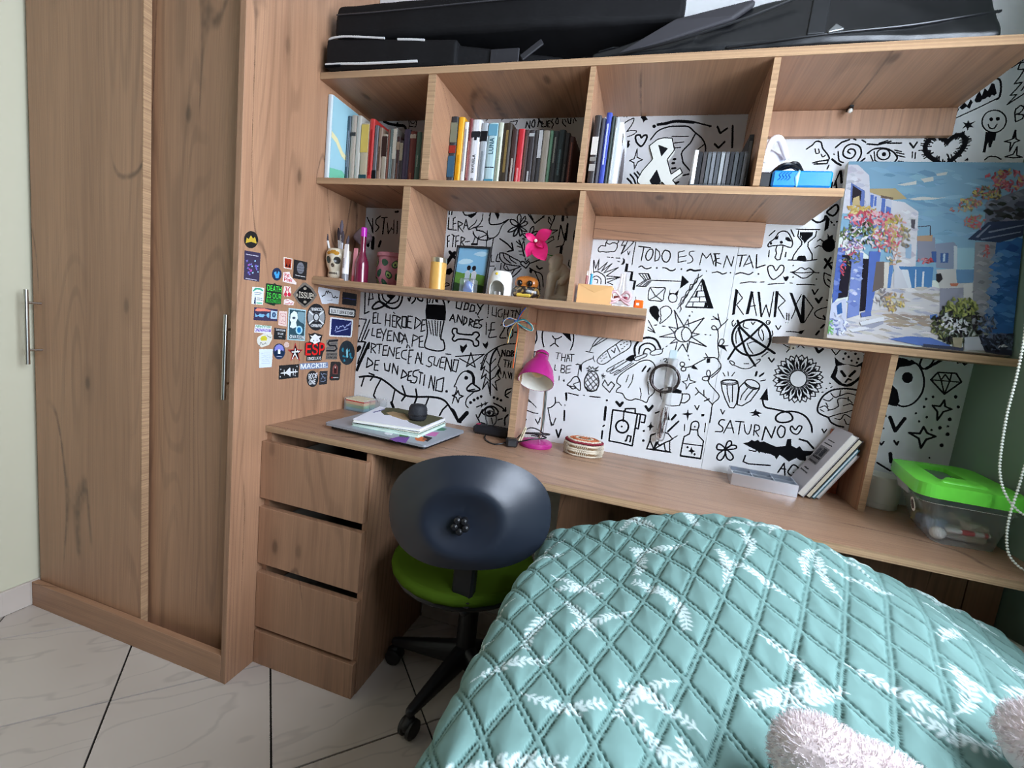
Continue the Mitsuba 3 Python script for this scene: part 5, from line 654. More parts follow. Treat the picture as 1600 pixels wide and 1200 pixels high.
pt = thing('plush_toy', 'fluffy pinkish white plush toy lying on the green quilt', 'plush toy')
def limb(*ss):
    return mani(hull([(x, y, quilt_z(x, y) + r + .006, r) for x, y, r in ss], 2))
pb = limb((1.226, -.992, .038), (1.278, -1.020, .041)) + limb((1.278, -1.020, .041), (1.335, -1.048, .030)) + limb((1.335, -1.048, .030), (1.42, -1.065, .036)) + limb((1.42, -1.065, .036), (1.56, -1.11, .08)) \
    + limb((1.458, -.902, .040), (1.50, -.97, .046)) + limb((1.50, -.97, .046), (1.58, -1.11, .08)) + limb((1.56, -1.11, .085), (1.55, -1.30, .10)) + limb((1.53, -1.46, .09), (1.55, -1.32, .09))
pm = tri(pb.refine_to_length(.007))
pm.merge_vertices(); soften(pm, 12)
pm.vertices += pm.vertex_normals * ((meshkit.fbm(pm.vertices * 55, 3) - .5) * .010)[:, None]
part(pt, 'body', pm, M((222, 208, 206)), smooth=True)
part(pt, 'fur', fuzz(pm, 90000, .0065, .0004, 3), M((226, 216, 216)), 'short fluffy pile', kind='stuff')

# ------------------------------------------------------------------ office chair
ch = thing('office_chair', 'office swivel chair with dark blue backrest and green seat at the desk', 'chair')
CX, CY = .622, -.235
NAVY = M((27, 32, 42), .36); PLA = M((24, 24, 28), .45)
def backrest():
    n, k = 64, 18
    V, F = [], []
    def outline(a):
        c, s_ = math.cos(a), math.sin(a)
        e = .95 if s_ > 0 else .74
        x = .191 * (1 if c > 0 else -1) * abs(c) ** e
        z = (.128 if s_ > 0 else .126) * (1 if s_ > 0 else -1) * abs(s_) ** e
        return x, z
    for side in (1, 0):                      # 1 = rear shell (towards the camera), 0 = front cushion
        for i in range(k + 1):
            f = i / k
            for j in range(n):
                x, z = outline(2 * math.pi * j / n)
                x, z = x * f, z * f
                bulge = .030 * (1 - f ** 3.2) if side else -.022 * (1 - f ** 6)
                d = math.hypot(x / 1.25, z + .015)
                dim = (-.020 * math.exp(-(d / .048) ** 2) + .010 * math.exp(-((d - .075) / .022) ** 2)) if side else 0
                y = -bulge - dim + 1.3 * x * x
                V.append((x, y, z))
    m = (k + 1) * n
    for s_ in (0, 1):
        for i in range(k):
            for j in range(n):
                a, b_ = s_ * m + i * n + j, s_ * m + i * n + (j + 1) % n
                q = [(a, a + n, b_ + n), (a, b_ + n, b_)]
                F += q if s_ == 0 else [t[::-1] for t in q]
    return trimesh.Trimesh(np.array(V), np.array(F), process=True)
BK = np.eye(4)
TB_ = trimesh.transformations.euler_matrix(math.radians(-7), 0, math.radians(10), 'sxyz'); TB_[:3, 3] = (.690, -.550, .694)
bkm = rot(backrest(), -7, (0, 1, 0)); bkm.apply_transform(TB_)
bk = part(ch, 'backrest', bkm, NAVY, 'dark blue plastic shell backrest', smooth=50)
kn = cat([lathe([(0, 0), (.012, 0), (.012, .016), (.007, .018), (0, .018)], (0, 0, 0), 20)] + [lathe([(0, .008), (.0075, .008), (.0075, .026), (.004, .030), (0, .030)], (.0125 * math.cos(a), .0125 * math.sin(a), 0), 12) for a in np.arange(5) * 2 * math.pi / 5])
kn.apply_transform(trimesh.geometry.align_vectors((0, 0, 1), (0, -1, 0))); kn.apply_translation((.0, -.012, -.018)); kn.apply_transform(TB_)
part(bk, 'knob', kn, M((20, 20, 22), .3), 'black star knob', smooth=40)
st_ = cat([hull([(CX - .01, -.30, .455, .0) if False else (CX, CY - .07, .452, .012)] + [(CX + .183 * math.cos(a), CY - .09 + .185 * math.sin(a), .452, .016) for a in np.arange(24) * 2 * math.pi / 24], 1)])
seat = part(ch, 'seat', st_, M((72, 96, 26)), 'olive green upholstered seat', smooth=40)
part(seat, 'seat_pan', hull([(CX + .18 * math.cos(a), CY - .09 + .178 * math.sin(a), .428, .010) for a in np.arange(24) * 2 * math.pi / 24] + [(CX, CY - .09, .412, .01)], 1), PLA, smooth=40)
part(ch, 'back_bracket', cat([box(.657, .711, -.500, -.468, .430, .600, .006), box(.660, .708, -.507, -.468, .452, .456, .001), box(.660, .708, -.507, -.468, .441, .445, .001), hull([(.69, -.485, .42, .014), (.65, -.30, .402, .014)], 1)]), PLA, smooth=30)
part(ch, 'column', cat([lathe([(0, .09), (.030, .09), (.030, .26), (.022, .265), (.022, .41), (0, .41)], (CX, CY, 0), 24), box(CX - .06, CX + .06, CY - .09, CY + .07, .385, .412, .008)]), PLA, smooth=30)
part(ch, 'lever', tube([(.52, -.30, .405), (.478, -.36, .398), (.470, -.36, .372), (.498, -.395, .372), (.512, -.395, .402), (.56, -.34, .405)], .004, 8, False), M((16, 16, 16), .5))
for k in range(5):
    a = math.radians(-105 + 72 * k)
    e = np.array([CX + .232 * math.cos(a), CY + .232 * math.sin(a)])
    lg = part(ch, 'leg', hull([(CX, CY, .115, .028), (CX, CY, .085, .026), (e[0], e[1], .072, .014)], 1), PLA, smooth=40)
    wheel = []
    ta = np.array([-math.sin(a), math.cos(a)])
    for sgn in (-1, 1):
        cpos = e + ta * .013 * sgn
        wheel.append(lathe([(0, -.009), (.02, -.009), (.0255, -.005), (.0255, .005), (.02, .009), (0, .009)], (cpos[0], cpos[1], .0258), 20, (ta[0], ta[1], 0)))
    wheel.append(tube([(e[0], e[1], .03), (e[0], e[1], .07)], .008, 10, False))
    wheel.append(hull([(e[0], e[1], .042, .017), (e[0] + .008 * math.cos(a), e[1] + .008 * math.sin(a), .036, .018)], 1))
    part(lg, 'caster', cat(wheel), M((18, 18, 19), .5), smooth=40)

# ------------------------------------------------------------------ stickers on the wardrobe side
SA, SB, SC = (370, 350, .21668), (380, 440, .14164), (470, 440, .14158)
SIDE = frame((0.0, 0, 0), (0, 1, 0), (0, 0, 1))
def sxy(crop, pts):
    return np.array([P(crop[0] + crop[2] * a, crop[1] + crop[2] * b_, 'x', 0.0)[1:] for a, b_ in pts])
def ell(cx, cy, rx, ry, n=28):
    return [(cx + rx * math.cos(t), cy + ry * math.sin(t)) for t in np.arange(n) * 2 * math.pi / n]
def sticker(label, crop, outline, col, prints=()):
    k = thing('sticker', label, 'sticker', 'stickers on the wardrobe side')
    part(k, 'base', flat(Polygon(sxy(crop, outline)), SIDE, .0006), M(col, .5))
    for i, pr in enumerate(prints):
        kind, c_ = pr[0], pr[1]
        off = .0006 + .00012 * i
        if kind == 'p':
            m = cat([flat(Polygon(sxy(crop, q)).buffer(0), SIDE, .0002, off) for q in pr[2:]])
        elif kind == 'l':
            m = cat([flat(LineString(sxy(crop, q)).buffer(pr[2] * crop[2] * .0011), SIDE, .0002, off) for q in pr[3:]])
        else:
            _, _, txt, x0, y0, x1, y1, hpx = pr[:8]
            a, b_ = sxy(crop, [(x0, y0), (x1, y1)])
            up = sxy(crop, [((x0 + x1) / 2, (y0 + y1) / 2), ((x0 + x1) / 2, (y0 + y1) / 2 - hpx)])
            t = meshkit.text_mesh(txt, 1.0, .0002 / 1, bold=True)
            wd = t.bounds[1][0] - t.bounds[0][0]
            t.apply_translation((-t.bounds[0][0], 0, 0))
            dirv = (b_ - a); h = up[1][1] - up[0][1]
            Vt = np.array(t.vertices)
            yz = a + np.outer(Vt[:, 0] / wd, dirv) + np.outer(Vt[:, 1] * h, (0, 1))
            m = trimesh.Trimesh(np.c_[off + (Vt[:, 2] > 1e-6) * .0002, yz], t.faces, process=False)
        part(k, 'lettering' if kind == 't' else 'print', m, M(c_), kind='stuff' if kind == 'p' and len(pr) > 3 else None)
    return k
def blobs(x0, y0, x1, y1, n, seed, r=9):
    q = random.Random(seed)
    out = []
    for _ in range(n):
        cx, cy = q.uniform(x0, x1), q.uniform(y0, y1)
        out.append([(cx + r * q.uniform(.4, 1.3) * math.cos(t), cy + r * q.uniform(.4, 1.6) * math.sin(t)) for t in np.arange(7) * 2 * math.pi / 7])
    return out
def script(x0, y0, x1, y1, h, n, seed):
    q = random.Random(seed)
    return [(x0 + (x1 - x0) * i / n, y0 + (y1 - y0) * i / n + q.uniform(-h, h)) for i in range(n + 1)]
sticker('round black sticker with a gold crest, topmost on the wardrobe side', SA, ell(102, 113, 50, 62), (22, 20, 20), [('p', (190, 160, 60), [(62, 138), (70, 98), (84, 108), (100, 82), (116, 104), (130, 92), (142, 142), (100, 128)])])
sticker('tall purple and blue poster sticker at the wardrobe front edge', SA, [(56, 190), (170, 210), (160, 416), (50, 400)], (52, 44, 70), [('p', (110, 100, 170), *blobs(70, 230, 155, 370, 9, 1)), ('p', (150, 190, 220), *blobs(70, 250, 155, 350, 5, 2, 6)), ('p', (180, 90, 170), *blobs(70, 230, 120, 350, 4, 3, 6)), ('l', (170, 165, 180), 5, [(66, 218), (150, 232)], [(62, 392), (140, 405)])])
sticker('small navy oval sticker with a pale blue motif', SA, ell(288, 362, 34, 46), (24, 40, 70), [('p', (70, 150, 200), [(266, 350), (282, 340), (288, 362), (300, 338), (308, 352), (300, 390), (280, 392)])])
sticker('small rust red square sticker with a cream border', SA, [(337, 238), (400, 250), (394, 328), (338, 318)], (222, 208, 196), [('p', (150, 56, 36), [(343, 246), (394, 256), (389, 320), (344, 311)]), ('p', (40, 24, 24), [(350, 306), (358, 280), (366, 308)], [(370, 310), (378, 284), (384, 314)])])
sticker('black square sticker with a grey fingerprint oval', SA, [(412, 255), (508, 276), (498, 406), (405, 390)], (24, 24, 26), [('p', (112, 112, 118), ell(458, 318, 26, 42)), ('l', (60, 60, 66), 3, [(440, 300), (476, 306)], [(436, 320), (480, 326)], [(440, 340), (474, 346)]), ('l', (200, 200, 200), 4, [(420, 368), (490, 382)])])
sticker('pink and white sticker with red handwriting', SA, [(335, 348), (380, 344), (386, 376), (430, 424), (428, 438), (330, 416)], (230, 214, 210), [('t', (190, 60, 70), 'Pat', 342, 378, 378, 384, 26), ('t', (190, 60, 70), 'Pink', 340, 408, 398, 420, 24)])
sticker('white and green label sticker with a bottle picture', SB, [(100, 56), (230, 70), (216, 258), (90, 246)], (222, 228, 230), [('p', (80, 160, 130), [(106, 96), (130, 68), (190, 72), (218, 92), (214, 108), (180, 90), (140, 88), (108, 112)]), ('p', (60, 70, 90), [(116, 244), (122, 190), (130, 160), (136, 190), (136, 246)]), ('l', (90, 110, 130), 5, [(120, 118), (200, 128)], [(124, 138), (186, 146)], [(146, 178), (206, 186)], [(146, 198), (206, 206)]), ('l', (60, 160, 120), 8, [(146, 234), (200, 238)])])
sticker('green block lettering sticker reading DEATH IS OUR BUSINESS', SB, [(252, 18), (330, 28), (345, 16), (366, 34), (426, 46), (414, 248), (350, 252), (345, 268), (300, 256), (238, 232)], (18, 40, 24), [('t', (74, 200, 74), 'DEATH', 262, 96, 418, 118, 60), ('t', (74, 200, 74), 'IS OUR', 256, 176, 416, 196, 58), ('t', (60, 170, 66), 'BUSINESS', 248, 226, 410, 242, 38)])
sticker('small red cherries sticker on white backing', SB, [(452, 48), (520, 56), (530, 120), (512, 168), (450, 160), (440, 120)], (228, 210, 200), [('p', (190, 50, 70), ell(466, 140, 17, 22), ell(505, 142, 17, 22)), ('l', (190, 60, 80), 8, [(462, 122), (478, 80), (468, 60)], [(504, 122), (490, 90), (512, 62)])])
sticker('tiny white sticker with red script below the cherries', SB, [(450, 198), (500, 190), (562, 222), (550, 262), (446, 252)], (230, 214, 208), [('l', (190, 80, 90), 5, script(460, 236, 545, 240, 10, 12, 5)), ('l', (190, 80, 90), 4, [(470, 210), (500, 206)])])
sticker('grey diamond shaped badge sticker with black ornament', SA, [(404, 508), (436, 468), (476, 424), (496, 422), (545, 460), (578, 512), (550, 556), (500, 602), (484, 604), (440, 566)], (112, 102, 92), [('p', (26, 25, 25), [(420, 512), (446, 470), (490, 440), (530, 468), (562, 514), (532, 552), (490, 590), (446, 556)]), ('p', (150, 140, 125), ell(432, 512, 9, 12), ell(548, 514, 9, 12), ell(490, 466, 12, 10), ell(490, 562, 12, 10)), ('t', (190, 180, 165), 'ISSUE', 444, 530, 540, 540, 42)])
sticker('white banner sticker with black script lettering', SC, [(195, 58), (310, 78), (432, 102), (414, 250), (320, 236), (280, 248), (232, 244), (190, 112)], (218, 222, 230), [('l', (40, 40, 46), 9, script(232, 170, 300, 110, 22, 8, 3), script(296, 118, 408, 190, 24, 12, 4)), ('l', (120, 124, 134), 4, script(280, 200, 350, 206, 8, 7, 5))])
sticker('black rectangle sticker with a dim blue streak', SC, [(462, 112), (620, 140), (610, 270), (455, 250)], (18, 18, 26), [('l', (70, 76, 130), 7, [(470, 182), (520, 186), (560, 196), (606, 200)])])
sticker('wide purple landscape sticker with a coral sky', SB, [(122, 282), (378, 306), (372, 438), (114, 424)], (52, 44, 74), [('p', (222, 130, 112), [(124, 318), (150, 292), (230, 296), (300, 316), (296, 330), (220, 326), (160, 328)]), ('p', (120, 170, 200), script(130, 360, 285, 360, 16, 9, 1) + script(285, 385, 130, 385, 14, 9, 2)), ('p', (170, 190, 205), [(302, 318), (374, 328), (368, 412), (298, 408)]), ('p', (60, 80, 110), ell(336, 366, 22, 30)), ('p', (110, 140, 165), ell(336, 366, 10, 14))])
sticker('pale pink card sticker with thin red line drawing', SB, [(396, 322), (486, 330), (476, 496), (386, 480)], (226, 200, 190), [('l', (190, 110, 110), 4, [(408, 350), (470, 356), (464, 470), (402, 460), (408, 350)], script(420, 380, 460, 384, 12, 6, 1), script(416, 430, 458, 436, 14, 6, 2))])
sticker('tall teal sticker with a pale face in profile', SB, [(500, 290), (692, 312), (678, 656), (484, 642)], (170, 200, 206), [('p', (52, 78, 88), [(512, 306), (682, 326), (668, 640), (500, 632)]), ('p', (120, 150, 160), [(600, 330), (676, 340), (668, 470), (620, 440), (590, 400)]), ('p', (222, 230, 232), [(520, 360), (556, 322), (590, 340), (600, 400), (580, 450), (590, 500), (545, 516), (512, 500), (528, 450), (514, 430)]), ('p', (70, 80, 90), ell(556, 400, 18, 14)), ('p', (160, 205, 225), ell(612, 534, 38, 48)), ('p', (40, 110, 160), ell(612, 534, 22, 32)), ('t', (230, 232, 232), 'OVATION', 508, 622, 664, 632, 34)])
sticker('round black and grey emblem sticker split by a white cross', SC, ell(168, 392, 104, 148), (30, 30, 32), [('p', (150, 152, 154), ell(168, 392, 92, 132)), ('p', (40, 40, 42), [(100, 310), (130, 262), (168, 250), (210, 262), (236, 312), (200, 352), (168, 338), (136, 352)], [(100, 470), (136, 430), (168, 448), (200, 430), (236, 474), (210, 516), (168, 530), (128, 518)]), ('l', (215, 216, 216), 16, [(92, 330), (246, 464)], [(246, 330), (92, 462)]), ('p', (60, 60, 62), ell(168, 392, 36, 50)), ('p', (190, 192, 192), ell(168, 392, 24, 34)), ('t', (220, 220, 220), 'WARWICK', 112, 320, 230, 324, 34), ('t', (220, 220, 220), 'GERMANY', 112, 500, 230, 504, 34)])
sticker('black sticker reading BUILT LIKE A TANK', SC, [(312, 268), (330, 266), (598, 302), (606, 320), (600, 392), (585, 400), (312, 370), (303, 350)], (20, 20, 22), [('p', (226, 226, 224), [(320, 286), (590, 320), (586, 384), (316, 350)]), ('t', (30, 30, 32), 'BUILT LIKE A TANK.', 330, 342, 580, 370, 34)])
sticker('dark blue sticker with a white border and slanted script', SC, [(325, 392), (345, 392), (572, 418), (578, 436), (562, 606), (548, 616), (318, 604), (312, 590)], (226, 228, 232), [('p', (40, 46, 92), [(340, 408), (560, 434), (546, 600), (328, 590)]), ('l', (170, 180, 220), 9, script(372, 520, 430, 500, 24, 7, 2), script(430, 510, 530, 480, 20, 12, 4), [(384, 556), (460, 536), (520, 520)], [(520, 486), (548, 450), (540, 480)])])
sticker('white lettering sticker in green and purple', SB, [(130, 474), (312, 490), (306, 576), (120, 560)], (226, 226, 228), [('t', (60, 140, 100), 'PARKEN VIN', 136, 508, 298, 514, 28), ('t', (110, 70, 170), 'ONZMARZUM', 128, 548, 300, 556, 32)])
sticker('black square sticker with three short white text lines', SB, [(345, 508), (472, 524), (466, 642), (336, 634)], (22, 22, 24), [('t', (210, 210, 212), 'THIS SOUND', 356, 540, 464, 550, 20), ('t', (210, 210, 212), 'IS LIVE', 376, 582, 440, 588, 20), ('t', (170, 170, 174), 'now', 388, 612, 424, 616, 16)])
sticker('irregular white sticker with a yellow cap shape', SB, [(160, 612), (220, 576), (296, 566), (320, 590), (316, 640), (280, 700), (200, 726), (160, 690), (150, 650)], (214, 212, 200), [('p', (196, 186, 60), [(186, 632), (200, 604), (240, 596), (262, 622), (256, 650), (200, 654)]), ('l', (90, 90, 90), 4, script(170, 690, 250, 680, 16, 8, 2), script(262, 600, 306, 620, 14, 5, 3))])
sticker('pale blue paper note sticker with faint lines', SB, [(176, 744), (326, 744), (312, 942), (175, 952)], (212, 222, 236), [('l', (178, 190, 210), 4, *[script(200, 790 + 22 * i, 296, 788 + 22 * i, 3, 6, i) for i in range(6)])])
sticker('dark oval sticker with a purple sky and white figure', SB, ell(395, 770, 66, 88), (40, 50, 80), [('p', (130, 130, 200), ell(395, 748, 50, 54)), ('p', (30, 46, 70), [(340, 780), (370, 750), (395, 784), (420, 752), (452, 780), (440, 820), (395, 842), (350, 820)]), ('p', (225, 228, 235), [(378, 796), (380, 756), (392, 742), (406, 756), (408, 798)]), ('l', (180, 185, 210), 6, [(370, 824), (420, 826)])])
sticker('tiny pale round sticker above the red star', SB, ell(478, 697, 28, 30), (216, 190, 178), [('l', (190, 150, 140), 4, [(460, 690), (496, 692)], [(464, 706), (492, 708)])])
def star(cx, cy, r, q=.42):
    return [(cx + (r if i % 2 == 0 else r * q) * math.sin(i * math.pi / 5), cy - (r if i % 2 == 0 else r * q) * 1.25 * math.cos(i * math.pi / 5)) for i in range(10)]
sticker('red edged black star sticker with a white figure', SB, star(574, 785, 88), (170, 50, 46), [('p', (26, 24, 26), star(574, 786, 70)), ('l', (226, 226, 226), 12, [(572, 742), (566, 790), (540, 850)], [(568, 790), (598, 850)], [(536, 776), (570, 776), (618, 768)], [(596, 760), (604, 780)])])
sticker('red ESP lettering sticker with a lamb head on top', SC, [(84, 570), (110, 580), (150, 564), (190, 576), (238, 590), (226, 640), (215, 668), (262, 690), (266, 740), (238, 800), (226, 870), (60, 880), (64, 822), (40, 812), (46, 676), (90, 664), (100, 640)], (26, 22, 22), [('t', (220, 40, 40), 'ESP', 48, 812, 258, 802, 128), ('p', (228, 228, 228), [(98, 660), (108, 630), (122, 622), (96, 592), (128, 600), (155, 576), (185, 600), (224, 600), (200, 626), (212, 660), (170, 680), (150, 692), (130, 672)]), ('p', (40, 36, 36), ell(140, 652, 5, 7), ell(176, 652, 5, 7)), ('t', (228, 226, 224), 'SINCE 1975', 68, 866, 218, 858, 30)])
sticker('dark grey ribbon shaped S logo sticker with small text', SC, [(282, 650), (310, 636), (408, 634), (404, 680), (406, 740), (398, 770), (404, 790), (398, 860), (272, 858), (280, 780), (276, 740), (290, 720), (280, 690)], (120, 112, 104), [('l', (42, 40, 42), 20, [(404, 650), (312, 656), (296, 682), (320, 706), (380, 706), (396, 740), (370, 764), (284, 762)]), ('l', (96, 92, 92), 14, [(402, 680), (330, 682)], [(286, 732), (360, 734)]), ('t', (44, 42, 44), 'SEYMOUR', 282, 814, 396, 814, 24), ('t', (44, 42, 44), 'DUNCAN', 280, 850, 394, 850, 26)])
sticker('dark oval sticker with a turquoise pattern near the desk corner', SC, ell(507, 785, 86, 134), (22, 34, 42), [('p', (50, 120, 140), *blobs(460, 700, 555, 880, 9, 8, 16)), ('p', (130, 190, 200), [(500, 830), (498, 760), (510, 730), (520, 770), (518, 840)])])
sticker('pale sticker with the bold white word MACKIE', SA, [(452, 1006), (656, 996), (658, 1038), (456, 1050)], (120, 134, 164), [('t', (232, 234, 238), 'MACKIE.', 458, 1044, 652, 1032, 32)])
sticker('black rectangle sticker with a spiky white emblem', SB, [(396, 926), (616, 910), (606, 1056), (390, 1080)], (18, 18, 20), [('p', (222, 222, 224), [(410, 1006), (470, 994), (500, 960), (516, 946), (520, 990), (600, 986), (596, 1000), (524, 1008), (516, 1050), (500, 1030), (470, 1016), (412, 1016)]), ('l', (222, 222, 224), 8, [(450, 976), (452, 1030)], [(548, 960), (550, 1030)], [(574, 970), (574, 1010)]), ('p', (170, 170, 174), ell(412, 968, 7, 9), ell(406, 1050, 7, 9), ell(570, 1034, 7, 9), ell(590, 936, 7, 9))])
sticker('black oval sticker with ROCK ONE lettering', SC, ell(127, 1073, 63, 90), (22, 22, 24), [('t', (226, 226, 228), 'ROCK', 82, 1076, 172, 1064, 56), ('t', (226, 226, 228), 'ONE', 86, 1136, 160, 1130, 52), ('l', (200, 202, 206), 10, [(180, 1010), (166, 1060)])])
sticker('small black rectangle sticker with a grey swirl pattern', SC, [(208, 990), (294, 985), (286, 1132), (200, 1138)], (24, 26, 32), [('l', (120, 130, 150), 8, script(222, 1020, 280, 1020, 14, 6, 1), script(218, 1060, 276, 1056, 16, 6, 2), script(216, 1104, 272, 1100, 14, 6, 3))])
sticker('rounded black sticker with a maroon arch at the bottom of the cluster', SC, [(330, 890), (345, 882), (430, 886), (442, 900), (426, 1076), (414, 1090), (328, 1090), (316, 1076)], (30, 24, 24), [('p', (120, 70, 66), [(348, 1020), (350, 940), (380, 906), (408, 940), (404, 1022)]), ('p', (60, 36, 36), [(362, 1012), (364, 950), (380, 930), (394, 952), (392, 1014)]), ('p', (200, 170, 165), ell(378, 946, 7, 12)), ('l', (220, 220, 220), 7, [(356, 1058), (408, 1058)]), ('p', (190, 40, 40), ell(340, 1058, 8, 10))])

# ------------------------------------------------------------------ books on the middle shelf
SZ = ZM + .0177
def book(x0, x1, yf, depth, z0, z1, col, label, group, marks=(), pages=(214, 206, 186), tilt=0):
    k = thing('book', label, 'book', group)
    t = min(.0018, (x1 - x0) * .18)
    cover = cat([box(x0, x0 + t, yf + .001, yf + depth, z0, z1), box(x1 - t, x1, yf + .001, yf + depth, z0, z1),
                 lathe_spine(x0, x1, yf, z0, z1)])
    part(k, 'cover', cover, M(col, .45))
    part(k, 'pages', box(x0 + t, x1 - t, yf + .003, yf + depth - .003, z0 + .0015, z1 - .003), M(pages))
    for i, (kind, a, b_, cc) in enumerate(marks):        # printed bands: from a to b of the height
        w = x1 - x0
        h = z1 - z0
        if kind == 'band':
            part(k, 'label', box(x0 + .04 * w, x1 - .04 * w, yf - .0032, yf - .0012, z0 + a * h, z0 + b_ * h), M(cc))
        elif kind == 'line':
            part(k, 'title', box(x0 + .36 * w, x1 - .36 * w, yf - .0034, yf - .0012, z0 + a * h, z0 + b_ * h), M(cc))
        else:
            m = meshkit.text_mesh(kind, 1.0, .0003, bold=True)
            s_ = min(w * .62, (b_ - a) * h / (m.bounds[1][0] - m.bounds[0][0]))
            m.apply_scale((s_, s_, 1)); rot(m, 90)
            m.apply_translation((x0 + w * .5 + s_ * .5, z0 + a * h, .0031))
            m.apply_transform(frame((0, yf, 0), (1, 0, 0), (0, 0, 1)))
            part(k, 'title', m, M(cc))
    return k
def lathe_spine(x0, x1, yf, z0, z1):
    w = x1 - x0
    q = [(x0, yf + .003), (x0, yf + .0005), (x0 + w * .2, yf - .002), (x0 + w * .5, yf - .0028), (x0 + w * .8, yf - .002), (x1, yf + .0005), (x1, yf + .003)]
    m = trimesh.creation.extrude_polygon(Polygon(q), z1 - z0, engine='earcut'); m.apply_translation((0, 0, z0))
    return m
def row(entries, crop, yf, depth, group, first=0):
    px = lambda a: crop[0] + crop[2] * a
    py = lambda b_: crop[1] + crop[2] * b_
    last = first
    for xl, xr, yt, col, label, marks in entries:
        foot = 284
        a, b_ = P(px(xl), foot, 'y', yf)[0], P(px(xr), foot, 'y', yf)[0]
        a = max(a, last + .0004); b_ = max(b_, a + .006); last = b_
        z1 = P(px((xl + xr) / 2), py(yt), 'y', yf)[2]
        book(a, b_, yf, min(depth, -yf - .012), SZ, min(max(z1, SZ + .09), ZT - .004), col, label, group, marks)
    return last
TBc, TAc, CJc = (680, 170, .15), (490, 140, .125), (910, 170, .10830)
G1 = 'books in the left bay of the middle shelf'
wb = book(.0012, .0185, -.228, .20, SZ, 1.742, (196, 206, 210), 'tall thin white spined book with a pale blue cover against the wardrobe', G1)
COV = frame((.0187, 0, 0), (0, 1, 0), (0, 0, 1))
part(wb, 'cover_print', flat([(-.226, SZ + .002), (-.03, SZ + .002), (-.03, 1.741), (-.226, 1.741)], COV, .0003), M((150, 190, 200)), 'pale blue printed cover')
part(wb, 'cover_print', flat([(-.226, 1.64), (-.20, 1.63), (-.17, 1.60), (-.14, 1.59), (-.14, 1.575), (-.175, 1.585), (-.205, 1.615), (-.226, 1.622)], COV, .0003, .0003), M((214, 206, 160)), 'cream curved band')
part(wb, 'cover_print', flat([(-.226, SZ + .003), (-.05, SZ + .003), (-.05, SZ + .02), (-.12, SZ + .028), (-.17, SZ + .05), (-.226, SZ + .04)], COV, .0003, .0003), M((110, 180, 150)), 'green strip at the foot')
row([
    (365, 425, 335, (62, 76, 86), 'slate blue book right of the tall pale blue book', [('line', .3, .8, (120, 130, 140))]),
    (430, 495, 325, (168, 154, 140), 'beige grey book with a tiny dark emblem, next to the slate one', [('band', .72, .77, (60, 60, 60))]),
    (498, 556, 330, (182, 178, 168), 'plain light grey book between the beige one and the yellow labelled one', []),
    (562, 655, 425, (178, 166, 140), 'thick book with a yellow label above a dark teal foot', [('band', .56, .98, (206, 182, 96)), ('band', .04, .22, (50, 80, 86))]),
    (658, 720, 370, (196, 58, 54), 'bright red book in the left bay', [('line', .2, .85, (150, 40, 40))]),
    (725, 770, 450, (92, 92, 96), 'thin grey book right of the bright red one', [('band', .1, .3, (30, 30, 32))]),
    (775, 825, 480, (142, 118, 100), 'brown beige book below the black cable drawing', [('line', .3, .7, (90, 70, 60))]),
    (828, 890, 560, (172, 162, 144), 'cream spined book, fifth from the right of the red one', [('band', .6, .96, (60, 44, 40))]),
    (893, 915, 500, (124, 74, 60), 'very thin rust brown book', []),
    (917, 958, 490, (96, 110, 106), 'grey teal book beside the white labelled one', [('line', .2, .7, (150, 160, 160))]),
    (961, 1005, 482, (120, 114, 106), 'book with a white label over its upper half', [('band', .5, .98, (206, 200, 184))]),
    (1008, 1050, 590, (60, 36, 36), 'short dark brown book right of the white labelled one', [('line', .15, .5, (120, 90, 80)), ('band', .75, .9, (150, 130, 110))]),
    (1052, 1090, 640, (48, 38, 38), 'shortest book of the left bay, dark with a beige label', [('band', .6, .95, (150, 140, 120))]),
    (1092, 1165, 500, (62, 52, 78), 'dark purple book in the left bay', []),
    (1168, 1245, 525, (112, 46, 42), 'maroon book with a small white mark, left bay', [('line', .05, .3, (180, 120, 100)), ('band', .88, .95, (200, 190, 180))]),
    (1248, 1310, 535, (76, 110, 100), 'teal green book near the divider of the left bay', [('line', .4, .6, (150, 170, 160))]),
    (1312, 1385, 530, (134, 118, 98), 'beige book at the right end of the left bay', []),
], TAc, -.155, .14, G1, .0192)
G2 = 'books in the middle bay of the middle shelf'
